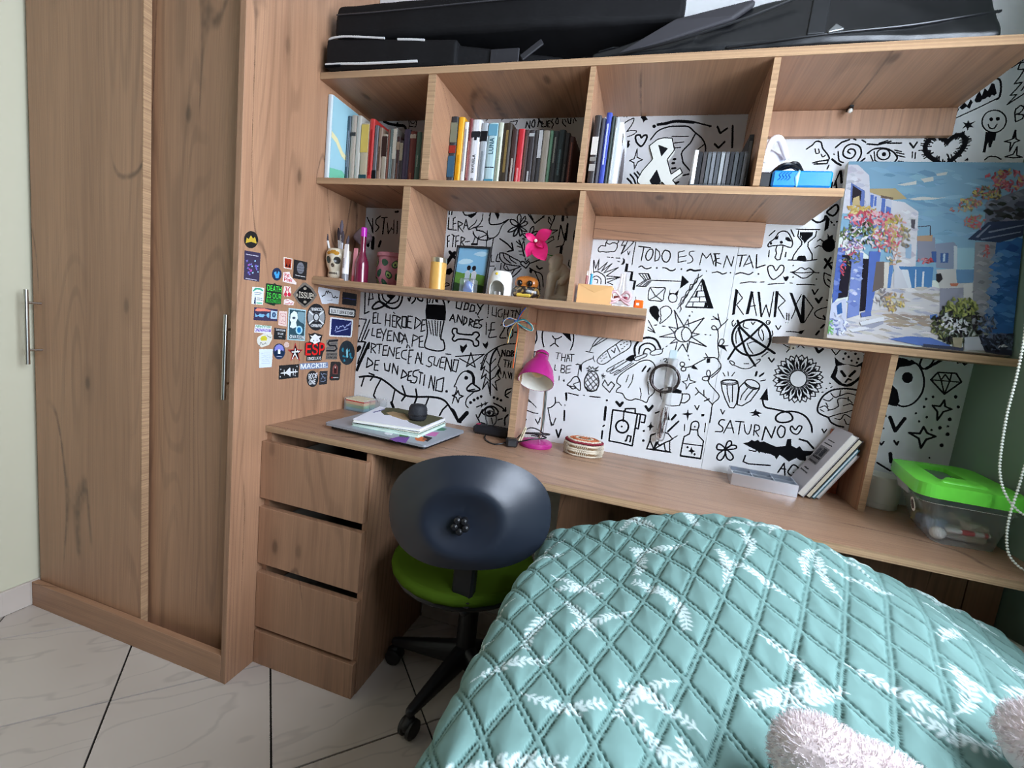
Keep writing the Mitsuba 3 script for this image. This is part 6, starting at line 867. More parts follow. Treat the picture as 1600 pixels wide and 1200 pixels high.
row([
    (115, 185, 85, (44, 45, 48), 'black book with painted lettering at the left end of the middle bay', [('band', .66, .92, (120, 120, 100)), ('band', .52, .62, (140, 50, 40)), ('band', .2, .48, (60, 90, 110)), ('band', .03, .14, (190, 190, 190))]),
    (190, 250, 90, (226, 162, 30), 'golden yellow book, the only yellow spine', [('line', .1, .5, (190, 130, 20))]),
    (253, 298, 142, (214, 214, 210), 'thin white book right of the yellow one', [('line', .3, .9, (150, 150, 150))]),
    (300, 335, 105, (106, 46, 46), 'maroon book between two white ones', [('line', .2, .7, (170, 120, 110))]),
    (337, 425, 117, (214, 214, 216), 'thick white book lettered RAYUELA with a black figure', [('RAYUELA', .27, .52, (40, 40, 42)), ('band', .76, .84, (40, 40, 42)), ('line', .72, .78, (40, 40, 42)), ('line', .04, .2, (130, 130, 134))]),
    (427, 500, 150, (160, 166, 170), 'grey book with a black square label near its top', [('band', .74, .88, (30, 30, 32)), ('line', .1, .6, (120, 126, 130))]),
    (505, 600, 150, (168, 194, 198), 'pale teal book with painted blue patches', [('band', .82, .98, (100, 150, 170)), ('LUNA', .55, .78, (60, 90, 100)), ('band', .365, .375, (30, 40, 50)), ('band', .03, .2, (70, 130, 150))]),
    (605, 655, 147, (188, 192, 172), 'slim pale green cream book', [('line', .1, .8, (130, 140, 120))]),
    (660, 745, 152, (50, 40, 30), 'tallest dark brown book with gold lettering', [('line', .3, .9, (120, 100, 60))]),
    (750, 810, 215, (62, 42, 40), 'dark brown book left of the crimson one', [('line', .15, .55, (170, 160, 150))]),
    (815, 880, 212, (190, 36, 46), 'crimson red book in the middle bay', [('line', .1, .4, (220, 140, 140))]),
    (882, 925, 222, (72, 52, 50), 'brown book directly right of the crimson one', [('line', .1, .9, (110, 80, 70))]),
    (927, 985, 225, (56, 49, 51), 'charcoal book with a short white mark at mid height', [('line', .2, .36, (190, 190, 190)), ('band', .9, .95, (180, 180, 180))]),
    (988, 1027, 225, (62, 57, 57), 'dark grey book left of the white striped one', []),
    (1030, 1070, 215, (52, 50, 52), 'black book with a white stripe on its upper half', [('band', .56, .98, (200, 200, 200)), ]),
    (1072, 1138, 228, (166, 156, 142), 'beige book left of the green one', [('line', .05, .1, (90, 80, 70))]),
    (1142, 1175, 228, (90, 126, 100), 'thin green book in the middle bay', []),
    (1178, 1230, 232, (40, 42, 42), 'black book with faint white title right of the green one', [('line', .5, .9, (130, 130, 120))]),
    (1233, 1300, 222, (46, 59, 63), 'dark blue green book near the right end', [('line', .3, .7, (100, 120, 124))]),
    (1303, 1350, 255, (46, 46, 51), 'charcoal book second from the right end', [('line', .1, .5, (110, 110, 110))]),
    (1352, 1400, 292, (72, 42, 42), 'short maroon book at the right end of the middle bay', [('line', .2, .9, (150, 100, 90))]),
], TBc, -.150, .13, G2, .3765)
G3 = 'books in the right bay of the middle shelf'
row([
    (65, 160, 100, (38, 32, 32), 'dark brown book with white labels against the divider', [('band', .45, .7, (190, 184, 176)), ('band', .22, .32, (150, 146, 140)), ('band', .36, .42, (120, 116, 110))]),
    (170, 222, 140, (58, 58, 68), 'thin grey navy book left of the royal blue one', []),
    (226, 305, 62, (46, 62, 146), 'royal blue book with white lettering', [('line', .3, .85, (170, 176, 210))]),
    (310, 358, 110, (36, 46, 42), 'thin dark green book right of the royal blue one', []),
    (362, 418, 130, (152, 156, 156), 'grey book with a pale stripe', [('line', .1, .85, (196, 198, 198))]),
], CJc, -.228, .17, G3, .8087)
x9 = P(910 + .1083 * 422, 284, 'y', -.20)[0]
fb = book(x9, x9 + .012, -.20, .18, SZ, 1.662, (220, 220, 222), 'white picture book with a grey feather on its cover', G3)
FC = frame((x9 + .0122, 0, 0), (0, 1, 0), (0, 0, 1))
part(fb, 'cover_print', flat([(-.197, SZ), (-.022, SZ), (-.022, 1.66), (-.197, 1.66)], FC, .0002), M((222, 223, 226)))
part(fb, 'cover_print', flat(spline([(-.15, 1.575), (-.13, 1.625), (-.09, 1.63), (-.055, 1.60), (-.05, 1.54), (-.075, 1.51), (-.12, 1.53), (-.15, 1.575)], 5), FC, .0002, .0002), M((128, 124, 126)), 'grey oval print')
part(fb, 'cover_print', cat([flat(LineString([(-.17, 1.56), (-.14, 1.53), (-.12, 1.50)]).buffer(.002), FC, .0002, .0003), flat(LineString([(-.16, 1.53), (-.12, 1.515), (-.08, 1.50)]).buffer(.003), FC, .0002, .0003)]), M((90, 92, 96)), kind='stuff')
part(fb, 'cover_print', flat([(-.196, 1.64), (-.18, 1.636), (-.18, 1.612), (-.196, 1.616)], FC, .0002, .0002), M((50, 52, 54)))

# big ampersand
amp = [P(u, v, 'y', -.235)[[0, 2]] for u, v in [(1013.4, 228.5), (1027, 217.7), (1038, 215), (1050.8, 216), (1054.6, 235), (1043.2, 250), (1049, 271.8), (1063, 262), (1067, 271), (1052, 282), (1060, 293), (1040, 293), (1034, 286), (1026, 293), (1004, 293), (996, 287), (995, 281), (1003, 267), (1019, 249)]]
h1 = [P(u, v, 'y', -.235)[[0, 2]] for u, v in [(1029.5, 228), (1042.5, 233), (1033.6, 244)]]
h2 = [P(u, v, 'y', -.235)[[0, 2]] for u, v in [(1026, 267), (1032, 284), (1028, 289), (1019, 289), (1015.5, 283)]]
ap = Polygon(amp).difference(Polygon(h1)).difference(Polygon(h2))
lowz = min(q[1] for q in amp)
af = frame((0, -.235, SZ + .0002 - lowz), (1, 0, 0), (0, 0, 1))
ak = thing('ampersand_sculpture', 'big white ampersand letter standing on the middle shelf', 'sculpture')
part(ak, 'body', flat(ap, frame((0, -.213, SZ + .0002 - lowz), (1, 0, 0), (0, 0, 1)), .022), M((184, 182, 174)))
part(ak, 'outline', flat(Polygon(amp).exterior.buffer(.0022).union(Polygon(h1).buffer(.001)).union(Polygon(h2).buffer(.001)).intersection(Polygon(amp)), af, .0004), INK, 'black painted outline and holes')

# cd cases
rx0, rx1 = P(1078, 288, 'y', -.23)[0], P(1163, 288, 'y', -.23)[0]
rk = thing('cd_rack', 'low grey rack holding a row of disc cases', 'rack')
part(rk, 'base', box(rx0, rx1, -.228, -.10, SZ + .007, SZ + .012, .001), M((80, 80, 82)))
part(rk, 'side', box(rx0 - .002, rx0, -.228, -.10, SZ, SZ + .03), M((90, 90, 92)))
part(rk, 'side', box(rx1, rx1 + .002, -.228, -.10, SZ, SZ + .03), M((90, 90, 92)))
part(rk, 'foot', box(rx0, rx1, -.224, -.11, SZ + .0003, SZ + .0068), M((176, 170, 158)))
cdc = [(206, 206, 202), (36, 36, 38), (52, 50, 50), (70, 72, 74), (84, 86, 88), (60, 62, 64), (108, 110, 110), (72, 72, 74), (40, 40, 42), (66, 68, 70), (48, 50, 52), (86, 86, 88)]
NTH = ['first', 'second', 'third', 'fourth', 'fifth', 'sixth', 'seventh', 'eighth', 'ninth', 'tenth', 'eleventh', 'twelfth']
for i, cc in enumerate(cdc):
    st = (rx1 - rx0) / 12
    x = rx0 + .0004 + i * st
    k = thing('cd_case', 'white disc case, %s from the left in the rack' % NTH[i] if i == 0 else ('light grey disc case, %s from the left in the rack' if i == 6 else 'dark grey disc case, %s from the left in the rack') % NTH[i], 'disc case', 'disc cases in the rack')
    part(k, 'case', box(x, x + st - .0012, -.222, -.102, SZ + .0124, SZ + (.090 if i else .094), .0006), M(cc, .3))
    part(k, 'spine', box(x + .001, x + st - .0022, -.2226, -.2220, SZ + .017, SZ + .086), M(tuple(min(255, int(v * 1.25) + 6) for v in cc)))
tb = thing('box_set', 'tall thin dark case against the divider behind the disc cases', 'case')
part(tb, 'case', box(1.1925, 1.2015, -.17, -.02, SZ, SZ + .150), M((50, 50, 52), .4))
part(tb, 'spine_label', box(1.1935, 1.2005, -.1706, -.17, SZ + .05, SZ + .135), M((120, 120, 120)))

# blue box with cable and white cap
bbk = thing('blue_box', 'bright blue plastic toy case with black base on the middle shelf', 'box')
part(bbk, 'body', box(1.244, 1.366, -.243, -.14, SZ + .005, SZ + .042, .004), M((14, 124, 206), .35))
part(bbk, 'base', box(1.2175, 1.35, -.238, -.145, SZ + .0002, SZ + .0048, .001), M((22, 22, 26), .4))
part(bbk, 'side_block', box(1.219, 1.2436, -.236, -.15, SZ + .005, SZ + .040, .003), M((26, 27, 30), .4))
part(bbk, 'stripe', hull([(1.296, -.2425, SZ + .008, .0025), (1.292, -.2425, SZ + .026, .0035), (1.297, -.2425, SZ + .040, .0025)], 1), M((120, 196, 236), .3), 'pale blue curved stripe')
bf = frame((0, -.2434, 0), (1, 0, 0), (0, 0, 1))
for i in range(4):
    xx = 1.256 + i * .0065
    part(bbk, 'emblem', flat(LineString(spline([(xx, SZ + .020), (xx + .005, SZ + .026), (xx + .001, SZ + .031), (xx + .006, SZ + .037)], 4)).buffer(.0008), bf, .0004), M((14, 70, 150)))
cm = []
for i in range(6):
    r = random.Random(i)
    cm.append(tube([(1.245 + r.uniform(0, .01), -.17 + r.uniform(-.02, .02), SZ + .0525), (1.27, -.19 + i * .008, SZ + .068 + r.uniform(0, .008)), (1.30, -.17 + r.uniform(-.02, .01), SZ + .072 + r.uniform(-.004, .008)), (1.335, -.15 + i * .004, SZ + .062 + r.uniform(-.004, .006)), (1.365 + r.uniform(-.004, .003), -.15 + r.uniform(-.02, .02), SZ + .0510)], .0034, 8))
ck = single('cable', 'coiled black cable lying on the blue case', 'cable', cat(cm), M((22, 23, 26), .4), smooth=40)
cl = thing('white_cap', 'crumpled white cloth cap with a band draped behind the black cable', 'cap')
cv = hull([(1.237, -.13, SZ + .055, .006), (1.242, -.12, SZ + .085, .013), (1.252, -.11, SZ + .115, .018), (1.27, -.10, SZ + .098, .026), (1.305, -.095, SZ + .086, .018), (1.325, -.10, SZ + .080, .006), (1.24, -.105, SZ + .053, .006), (1.32, -.09, SZ + .065, .006)], 2)
cvm = tri(mani(cv).refine_to_length(.006)); cvm.merge_vertices(); soften(cvm, 6)
cvm.vertices += cvm.vertex_normals * ((meshkit.fbm(cvm.vertices * 45, 3) - .5) * .013)[:, None]
cvm.apply_translation((0, 0, max(0, SZ + .0525 - cvm.bounds[0][2])))
part(cl, 'cloth', cvm, M((226, 228, 238)), smooth=True)
part(cl, 'band', tube([(1.236, -.142, SZ + .095), (1.245, -.150, SZ + .140), (1.262, -.150, SZ + .148), (1.278, -.140, SZ + .128), (1.290, -.135, SZ + .105)], [.006, .008, .008, .008, .006], 10), M((232, 234, 242)), smooth=True)

# ------------------------------------------------------------------ things on the lower shelf
LZ = ZL + .0182
wbk = thing('wooden_coaster', 'thin brown wooden board under the painted skull', 'board')
part(wbk, 'board', box(.002, .098, -.250, -.135, LZ, LZ + .006, .001), 'wood_x')
part(wbk, 'edge_strip', box(.002, .098, -.2512, -.2502, LZ + .0002, LZ + .0058), 'wood_edge')
# skull pencil holder
sk = thing('skull_pot', 'painted white skull pot holding makeup brushes', 'pot')
BZ = LZ + .0062
prof = [(0, 0), (.030, 0), (.033, .008), (.031, .024), (.037, .040), (.041, .060), (.040, .078), (.034, .092), (.030, .094), (.028, .090), (.030, .05), (.026, .012), (0, .010)]
skm = lathe(prof, (.043, -.185, BZ), 40, sc=(1, 1.05))
skm = skm.subdivide().subdivide()
vv = skm.vertices.copy()
def dent(c, r, dpt):
    dd = np.linalg.norm((vv - c) / r, axis=1)
    return dpt * np.exp(-dd ** 2 * 1.5)
cx, cy = .043, -.185
nrm = np.c_[vv[:, 0] - cx, vv[:, 1] - cy, 0 * vv[:, 0]]; nrm /= np.maximum(np.linalg.norm(nrm, axis=1, keepdims=True), 1e-6)
dp = -dent(np.array((.030, -.222, BZ + .056)), np.array((.012, .03, .012)), .007) - dent(np.array((.062, -.220, BZ + .056)), np.array((.012, .03, .012)), .007) - dent(np.array((.047, -.225, BZ + .040)), np.array((.006, .02, .008)), .005) + dent(np.array((.047, -.225, BZ + .022)), np.array((.022, .03, .010)), .004)
skm.vertices = vv + nrm * dp[:, None]
part(sk, 'skull', skm, M((206, 196, 172), .4), smooth=True)
def on_skull(a0, zc, rx, rz, n=18, push=.0006):
    """small painted patch on the pot's front: angle a0, height zc"""
    out = []
    for t in np.linspace(0, 2 * math.pi, n, endpoint=False):
        a = a0 + rx / .04 * math.cos(t); z = BZ + zc + rz * math.sin(t)
        out.append((a, z))
    ctr = (a0, BZ + zc)
    vs, fs = [], []
    for f in (0.01, .33, .66, 1.0):
        for a, z in out:
            aa, zz = ctr[0] + (a - ctr[0]) * f, ctr[1] + (z - ctr[1]) * f
            rr_ = np.interp(zz - BZ, [0, .008, .024, .040, .060, .078, .094], [.030, .033, .031, .037, .041, .040, .032])
            vs.append((cx + math.cos(aa) * rr_, cy + 1.05 * math.sin(aa) * rr_, zz))
    v = np.array(vs)
    nn_ = np.c_[v[:, 0] - cx, v[:, 1] - cy, 0 * v[:, 0]]; nn_ /= np.linalg.norm(nn_, axis=1, keepdims=True)
    d_ = -dent2(v)
    v = v + nn_ * (d_ + push)[:, None]
    for i in range(3):
        for j in range(n):
            a, b_ = i * n + j, i * n + (j + 1) % n
            fs += [(a, a + n, b_ + n), (a, b_ + n, b_)]
    return trimesh.Trimesh(v, fs, process=False)
def dent2(v):
    o = np.zeros(len(v))
    for c_, r_, dd in (((.030, -.222, BZ + .056), (.012, .03, .012), .007), ((.062, -.220, BZ + .056), (.012, .03, .012), .007), ((.047, -.225, BZ + .040), (.006, .02, .008), .005), ((.047, -.225, BZ + .022), (.022, .03, .010), -.004)):
        o += dd * np.exp(-(np.linalg.norm((v - np.array(c_)) / np.array(r_), axis=1)) ** 2 * 1.5)
    return o
for a0, c_ in ((-1.92, (40, 62, 60)), (-1.08, (52, 50, 46))):
    part(sk, 'eye', on_skull(a0, .056, .011, .011), M(c_, .3), 'dark painted eye socket')
part(sk, 'nose', on_skull(-1.5, .040, .005, .006), M((70, 56, 44), .4))
for a0, zc, rx, rz in ((-1.8, .078, .010, .006), (-1.45, .082, .010, .007), (-1.15, .078, .009, .006)):
    part(sk, 'flower_print', on_skull(a0, zc, rx, rz), M((176, 124, 40), .4))
for i in range(7):
    part(sk, 'tooth', on_skull(-1.95 + i * .14, .016, .0022, .0035), M((60, 50, 44), .4))
for i, (x, y, tx, ty, L, cc, r) in enumerate([(.030, -.19, -.010, -.195, .155, (214, 212, 208), .0036), (.040, -.18, .047, -.19, .185, (220, 220, 222), .0034), (.050, -.19, .062, -.20, .150, (190, 190, 196), .003), (.046, -.175, .068, -.18, .140, (150, 140, 136), .003), (.036, -.175, .020, -.17, .165, (206, 204, 200), .003)]):
    bk_ = thing('makeup_brush', ['white handled makeup brush leaning furthest left in the skull pot', 'tallest white makeup brush in the skull pot', 'grey handled makeup brush leaning to the right in the skull pot', 'taupe handled makeup brush at the back right of the skull pot', 'cream handled makeup brush leaning back left in the skull pot'][i], 'brush', 'brushes in the skull pot')
    e = np.array((tx, ty, BZ + L)); s0 = np.array((x, y, BZ + .013))
    part(bk_, 'handle', tube([s0, s0 + (e - s0) * .74], [r * .7, r], 8, False), M(cc, .35), smooth=40)
    part(bk_, 'bristles', tube([s0 + (e - s0) * .74, s0 + (e - s0) * .9, e], [r, r * 1.7, r * .6], 8, False), M((92, 84, 92) if i % 2 else (70, 62, 66)), smooth=40)
big = thing('makeup_brush', 'broad soft greyish pink brush head behind the pot of brushes', 'brush')
part(big, 'bristles', hull([(.072, -.11, BZ + .125, .006), (.050, -.11, BZ + .150, .014), (.088, -.11, BZ + .150, .016), (.066, -.11, BZ + .166, .014)]), M((120, 104, 108)), smooth=True)
part(big, 'handle', tube([(.082, -.115, BZ - .0058), (.072, -.11, BZ + .122)], .005, 10, False), M((30, 28, 28), .4))
# tubes of cream
tc = thing('cream_tube', 'white and clear cosmetic tube with cap standing beside the skull pot', 'tube')
part(tc, 'cap', lathe([(0, 0), (.0105, 0), (.0105, .022), (0, .022)], (.095, -.222, LZ), 20), M((130, 128, 130), .25), 'grey translucent cap', smooth=40)
part(tc, 'body', hull([(.095, -.222, LZ + .026, .0105), (.089, -.222, LZ + .112, .0016), (.101, -.222, LZ + .112, .0016)]), M((226, 222, 220), .35), smooth=40)
part(tc, 'print', box(.0925, .0975, -.2336, -.2330, LZ + .04, LZ + .07), M((150, 140, 140)))
tc2 = thing('cream_tube', 'pink cosmetic tube with a white top beside the magenta bottle', 'tube')
part(tc2, 'cap', lathe([(0, 0), (.009, 0), (.009, .02), (0, .02)], (.113, -.20, LZ), 20), M((200, 90, 100), .3), smooth=40)
part(tc2, 'body', hull([(.113, -.20, LZ + .024, .009), (.107, -.20, LZ + .105, .0016), (.119, -.20, LZ + .105, .0016)]), M((206, 130, 136), .35), smooth=40)
# magenta bottle
mb_ = thing('bottle', 'slim magenta glass bottle with a tall purple neck cap', 'bottle')
part(mb_, 'glass', lathe([(0, 0), (.0195, 0), (.0205, .004), (.0205, .055), (.018, .068), (.0105, .088), (.0085, .10), (.0082, .142), (0, .142)], (.1375, -.20, LZ), 32), {'type': 'principled', 'base_color': rgb((100, 12, 46)), 'roughness': 0.08, 'specular': 0.7, 'clearcoat': 0.8}, smooth=40)
part(mb_, 'cap', lathe([(0, .1422), (.0092, .1422), (.0092, .168), (.008, .170), (0, .170)], (.1375, -.20, LZ), 24), M((176, 40, 160), .25), 'bright purple foil cap', smooth=40)
# avocado pot
ap_ = thing('avocado_pot', 'pink round pot printed with avocados on the lower shelf', 'pot')
APc = (.205, -.125)
pp = [(0, 0), (.042, 0), (.050, .012), (.0545, .034), (.054, .060), (.049, .088), (.050, .092), (.0545, .094), (.0545, .104), (.051, .106), (.047, .104), (.046, .05), (.040, .01), (0, .008)]
part(ap_, 'pot', lathe(pp, (APc[0], APc[1], LZ), 48), M((196, 128, 142), .35), smooth=50)
def on_pot(a0, zc, pts, push):
    vs = []
    n = len(pts)
    for f in (.01, .5, 1):
        for (u, v) in pts:
            z = zc + v * f
            r = np.interp(z, [0, .012, .034, .060, .088], [.042, .050, .0545, .054, .049]) + push
            a = a0 + u * f / .054
            vs.append((APc[0] + r * math.cos(a), APc[1] + r * math.sin(a), LZ + z))
    fs = []
    for i in range(2):
        for j in range(n):
            a, b_ = i * n + j, i * n + (j + 1) % n
            fs += [(a, a + n, b_ + n), (a, b_ + n, b_)]
    return trimesh.Trimesh(vs, fs, process=False)
def drop_shape(s, tilt):
    o = []
    for t in np.linspace(0, 2 * math.pi, 18, endpoint=False):
        x, y = s * .8 * math.sin(t) * (1 - .3 * math.cos(t)), s * 1.15 * math.cos(t)
        o.append((x * math.cos(tilt) - y * math.sin(tilt), x * math.sin(tilt) + y * math.cos(tilt)))
    return o
for a0, zc, tl, half in ((-2.35, .072, .5, 1), (-1.62, .074, 1.0, 0), (-1.95, .040, -.6, 0), (-1.30, .036, .6, 1), (-2.25, .014, .4, 1), (-1.60, .010, .5, 0), (-2.75, .030, .2, 1), (-.95, .070, -.4, 1), (-.75, .03, .5, 0)):
    av = part(ap_, 'avocado_print', on_pot(a0, zc, drop_shape(.012, tl), .0004), M((44, 88, 66), .4))
    if half:
        part(av, 'flesh', on_pot(a0, zc, drop_shape(.0085, tl), .0009), M((168, 200, 120), .4))
        part(av, 'stone', on_pot(a0, zc - .002, drop_shape(.0038, tl), .0014), M((40, 50, 44), .4))
# golden tin
gt = thing('golden_canister', 'cream and gold canister with a silver lid beside the photo frame', 'canister')
part(gt, 'body', lathe([(0, 0), (.0225, 0), (.0232, .002), (.0232, .080), (0, .080)], (.404, -.205, LZ), 32), M((206, 158, 82), .28), smooth=40)
part(gt, 'lid', lathe([(0, .0802), (.0236, .0802), (.0236, .092), (.022, .094), (0, .094)], (.404, -.205, LZ), 32), M((196, 186, 160), .2, .8), smooth=40)
# photo frame
pf = thing('photo_frame', 'black photo frame with a picture of a couple in a green field', 'photo frame')
FF = frame(np.array((.405, -.100, LZ + .002)), np.array((.9985, -.055, 0)), np.array((0.006, .12, .993)) / np.linalg.norm((0.006, .12, .993)))
def fr_box(a0, a1, b0, b1, t0, t1):
    m = box(a0, a1, b0, b1, t0, t1, .0006); m.apply_transform(FF); return m
part(pf, 'frame', cat([fr_box(0, .118, 0, .006, 0, .011), fr_box(0, .118, .146, .152, 0, .011), fr_box(0, .006, .006, .146, 0, .011), fr_box(.112, .118, .006, .146, 0, .011), fr_box(.002, .116, .002, .150, -.004, .0)]), M((24, 24, 26), .4))
ph = part(pf, 'photo', fr_box(.006, .112, .006, .146, .0, .003), M((120, 170, 200), .35), 'print of a blue sky over a field')
def ph_p(pts, c_, off, lab=None):
    part(ph, 'print', flat(pts, FF, .0002, off), M(c_), lab)
ph_p([(.006, .006), (.112, .006), (.112, .062), (.07, .068), (.03, .066), (.006, .070)], (92, 132, 60), .0030)
ph_p([(.006, .006), (.112, .006), (.112, .030), (.08, .034), (.05, .028), (.006, .036)], (46, 66, 40), .0032)
ph_p(spline([(.01, .10), (.03, .112), (.06, .108), (.05, .098), (.02, .094), (.01, .10)], 4), (176, 204, 216), .0032)
ph_p(spline([(.06, .128), (.085, .138), (.108, .132), (.09, .122), (.06, .128)], 4), (170, 200, 214), .0032)
for x, c_ in ((.048, (178, 190, 200)), (.070, (196, 200, 204))):
    ph_p([(x - .008, .034), (x + .008, .034), (x + .009, .070), (x, .078), (x - .009, .070)], c_, .0034)
    ph_p([(x - .006, .014), (x + .006, .014), (x + .007, .036), (x - .007, .036)], (150, 160, 176) if x < .06 else (30, 34, 40), .0034)
    ph_p(ell(x + (.002 if x < .06 else -.002), .084, .0065, .008), (34, 30, 32), .0036)
part(pf, 'stand', fr_box(.05, .068, .004, .09, -.012, -.0042), M((24, 24, 26), .4))
# glass cube
gc = thing('glass_cube', 'small clear glass cube with a bluish inner shape in front of the frame', 'ornament')
GC = (.498, -.190)
part(gc, 'glass', box(GC[0] - .022, GC[0] + .022, GC[1] - .018, GC[1] + .018, LZ, LZ + .042, .002), 'thin_plastic')
part(gc, 'core', hull([(GC[0] - .012, GC[1], LZ + .010, .005), (GC[0] + .012, GC[1], LZ + .010, .005), (GC[0], GC[1], LZ + .024, .013)]), M((120, 140, 190), .2), smooth=True)
part(gc, 'base', box(GC[0] - .0215, GC[0] + .0215, GC[1] - .0175, GC[1] + .0175, LZ + .0004, LZ + .004), M((170, 180, 196), .1))
# oil burner
ob = thing('oil_burner', 'white ceramic oil burner with an arched opening', 'oil burner')
OC = (.590, -.170)
outer = mani(lathe([(0, 0), (.0345, 0), (.0365, .01), (.0365, .045), (.031, .064), (.027, .072), (.024, .073), (.022, .069), (0, .066)], (OC[0], OC[1], LZ), 40))
inner = mani(lathe([(0, .004), (.031, .004), (.032, .04), (.026, .054), (0, .060)], (OC[0], OC[1], LZ), 32))
arch = mani(trimesh.convex.convex_hull(np.array([(OC[0] + .0225 * math.cos(t), yy, LZ + .021 + .0225 * math.sin(t)) for t in np.linspace(0, math.pi, 14) for yy in (OC[1] - .06, OC[1])] + [(OC[0] + sx * .0215, yy, LZ + .003) for sx in (-1, 1) for yy in (OC[1] - .06, OC[1])])))
part(ob, 'body', tri(outer - inner - arch), M((214, 212, 204), .25), smooth=35)
part(ob, 'emblem', ball((OC[0] - .004, OC[1] - .0312, LZ + .0625), .0042, 2, (1, .5, 1)), M((206, 176, 60)), 'yellow sun emblem')
tl = thing('tealight', 'silver tealight candle inside the white oil burner', 'candle')
part(tl, 'cup', lathe([(0, 0), (.0135, 0), (.0145, .009), (.0138, .009), (.013, .006), (0, .006)], (OC[0], OC[1] - .008, LZ + .0045), 24), M((200, 200, 204), .2, .9), smooth=40)
part(tl, 'wax', lathe([(0, .0062), (.0128, .0062), (.0128, .0075), (0, .0075)], (OC[0], OC[1] - .008, LZ + .0045), 24), M((230, 228, 220)))
# bug eyed ornament
mk = thing('frog_ornament', 'glossy brown and black figurine with big dark eyes', 'figurine')
mc = (.668, -.165)
mbd = mani(hull([(mc[0] - .020, mc[1], LZ + .020, .0195), (mc[0] + .024, mc[1], LZ + .020, .0195), (mc[0], mc[1] - .010, LZ + .022, .021)])) + mani(hull([(mc[0] - .016, mc[1] - .006, LZ + .046, .018), (mc[0] + .018, mc[1] - .006, LZ + .046, .018), (mc[0], mc[1], LZ + .050, .018)]))
mm = tri(mbd.refine_to_length(.005)); mm.merge_vertices(); soften(mm, 8)
mm.apply_translation((0, 0, LZ + .0002 - mm.bounds[0][2]))
col = np.where((mm.vertices[:, 2] > LZ + .036)[:, None], lin((176, 104, 44)), np.where((meshkit.noise(mm.vertices * 120) > .62)[:, None], lin((150, 120, 70)), lin((36, 28, 24))))
part(mk, 'body', mm, {'type': 'principled', 'base_color': {'type': 'mesh_attribute', 'name': 'vertex_color'}, 'roughness': .2, 'specular': .6}, smooth=True, color=col)
for sx in (-1, 1):
    part(mk, 'eye', ball((mc[0] + sx * .015, mc[1] - .023, LZ + .044), .0085, 2), M((16, 14, 14), .1))
part(mk, 'mouth', hull([(mc[0] - .016, mc[1] - .026, LZ + .010, .005), (mc[0] + .018, mc[1] - .026, LZ + .010, .005)], 1), M((206, 176, 70), .3), 'yellow patch')
# plaster statue
sta = thing('statuette', 'beige plaster statuette of a crouching figure beside the divider', 'statuette')
sc_ = (.752, -.125)
def sph(x, y, z, r): return (sc_[0] + x, sc_[1] + y, LZ + z, r)
sb = mani(hull([sph(-.026, -.01, .012, .0115), sph(.034, 0, .012, .0115), sph(-.02, .03, .012, .0115), sph(.034, .03, .012, .0115)]))
for a, b_ in (((-.022, -.01, .02, .014), (-.018, -.012, .075, .015)), ((.01, .01, .02, .020), (.020, .012, .07, .022)), ((.020, .012, .07, .022), (.004, .008, .095, .020)), ((-.016, -.01, .075, .016), (.002, .004, .100, .017)), ((-.014, -.008, .100, .018), (-.010, -.010, .122, .0175)), ((.004, .006, .10, .014), (.026, .008, .085, .013)), ((.026, .008, .085, .013), (.012, -.016, .06, .011)), ((-.020, -.012, .118, .014), (-.006, -.006, .13, .012))):
    sb = sb + mani(hull([sph(*a), sph(*b_)]))
sm = tri(sb.refine_to_length(.005)); sm.merge_vertices(); soften(sm, 8)
sm.apply_translation((0, 0, LZ + .0002 - sm.bounds[0][2]))
part(sta, 'figure', sm, M((208, 196, 176), .6), smooth=True)
part(sta, 'stone', ball((sc_[0] + .018, sc_[1] - .030, LZ + .0062), .006, 2, (2.6, 1.4, 1)), M((190, 184, 170)), 'pale flat pebble at the foot')
# pink flower
fk = thing('flower', 'bright pink artificial lily flower resting on the statuette', 'flower')
fcen = P(838, 377, 'y', -.165)
for i, (u, v, wdt) in enumerate([(822, 366, .30), (863, 361, .34), (853, 408, .36), (824, 402, .32), (850, 388, .24)]):
    tip = P(u, v, 'y', -.178 + .01 * (i % 2)); dv_ = tip - fcen; L = np.linalg.norm(dv_); side = np.cross(dv_ / L, (0, -1, 0))
    g_ = []
    for a in np.linspace(0, 1, 9):
        w_ = L * wdt * math.sin(math.pi * min(1, .12 + a * .88)) ** .8
        cpt = fcen + dv_ * a + np.array((0, -.014 * math.sin(a * 2.6), 0))
        g_ += [cpt - side * w_, cpt + np.array((0, .004, 0)), cpt + side * w_]
    F = []
    for a in range(8):
        for q in range(2):
            o = a * 3 + q
            F += [(o, o + 1, o + 4), (o, o + 4, o + 3)]
    top = trimesh.Trimesh(g_, F, process=False)
    bot = top.copy(); bot.apply_translation((0, .0012, 0)); bot.invert()
    part(fk, 'petal', cat([top, bot]), M((216, 22, 104), .5), smooth=True)
part(fk, 'centre', ball(fcen + np.array((0, -.008, 0)), .005, 2), M((240, 226, 214)))
part(fk, 'stem', tube([fcen + np.array((0, .004, 0)), fcen + np.array((.03, .02, -.03)), (sc_[0] - .005, sc_[1], LZ + .135)], .0016, 6), M((60, 110, 50)))
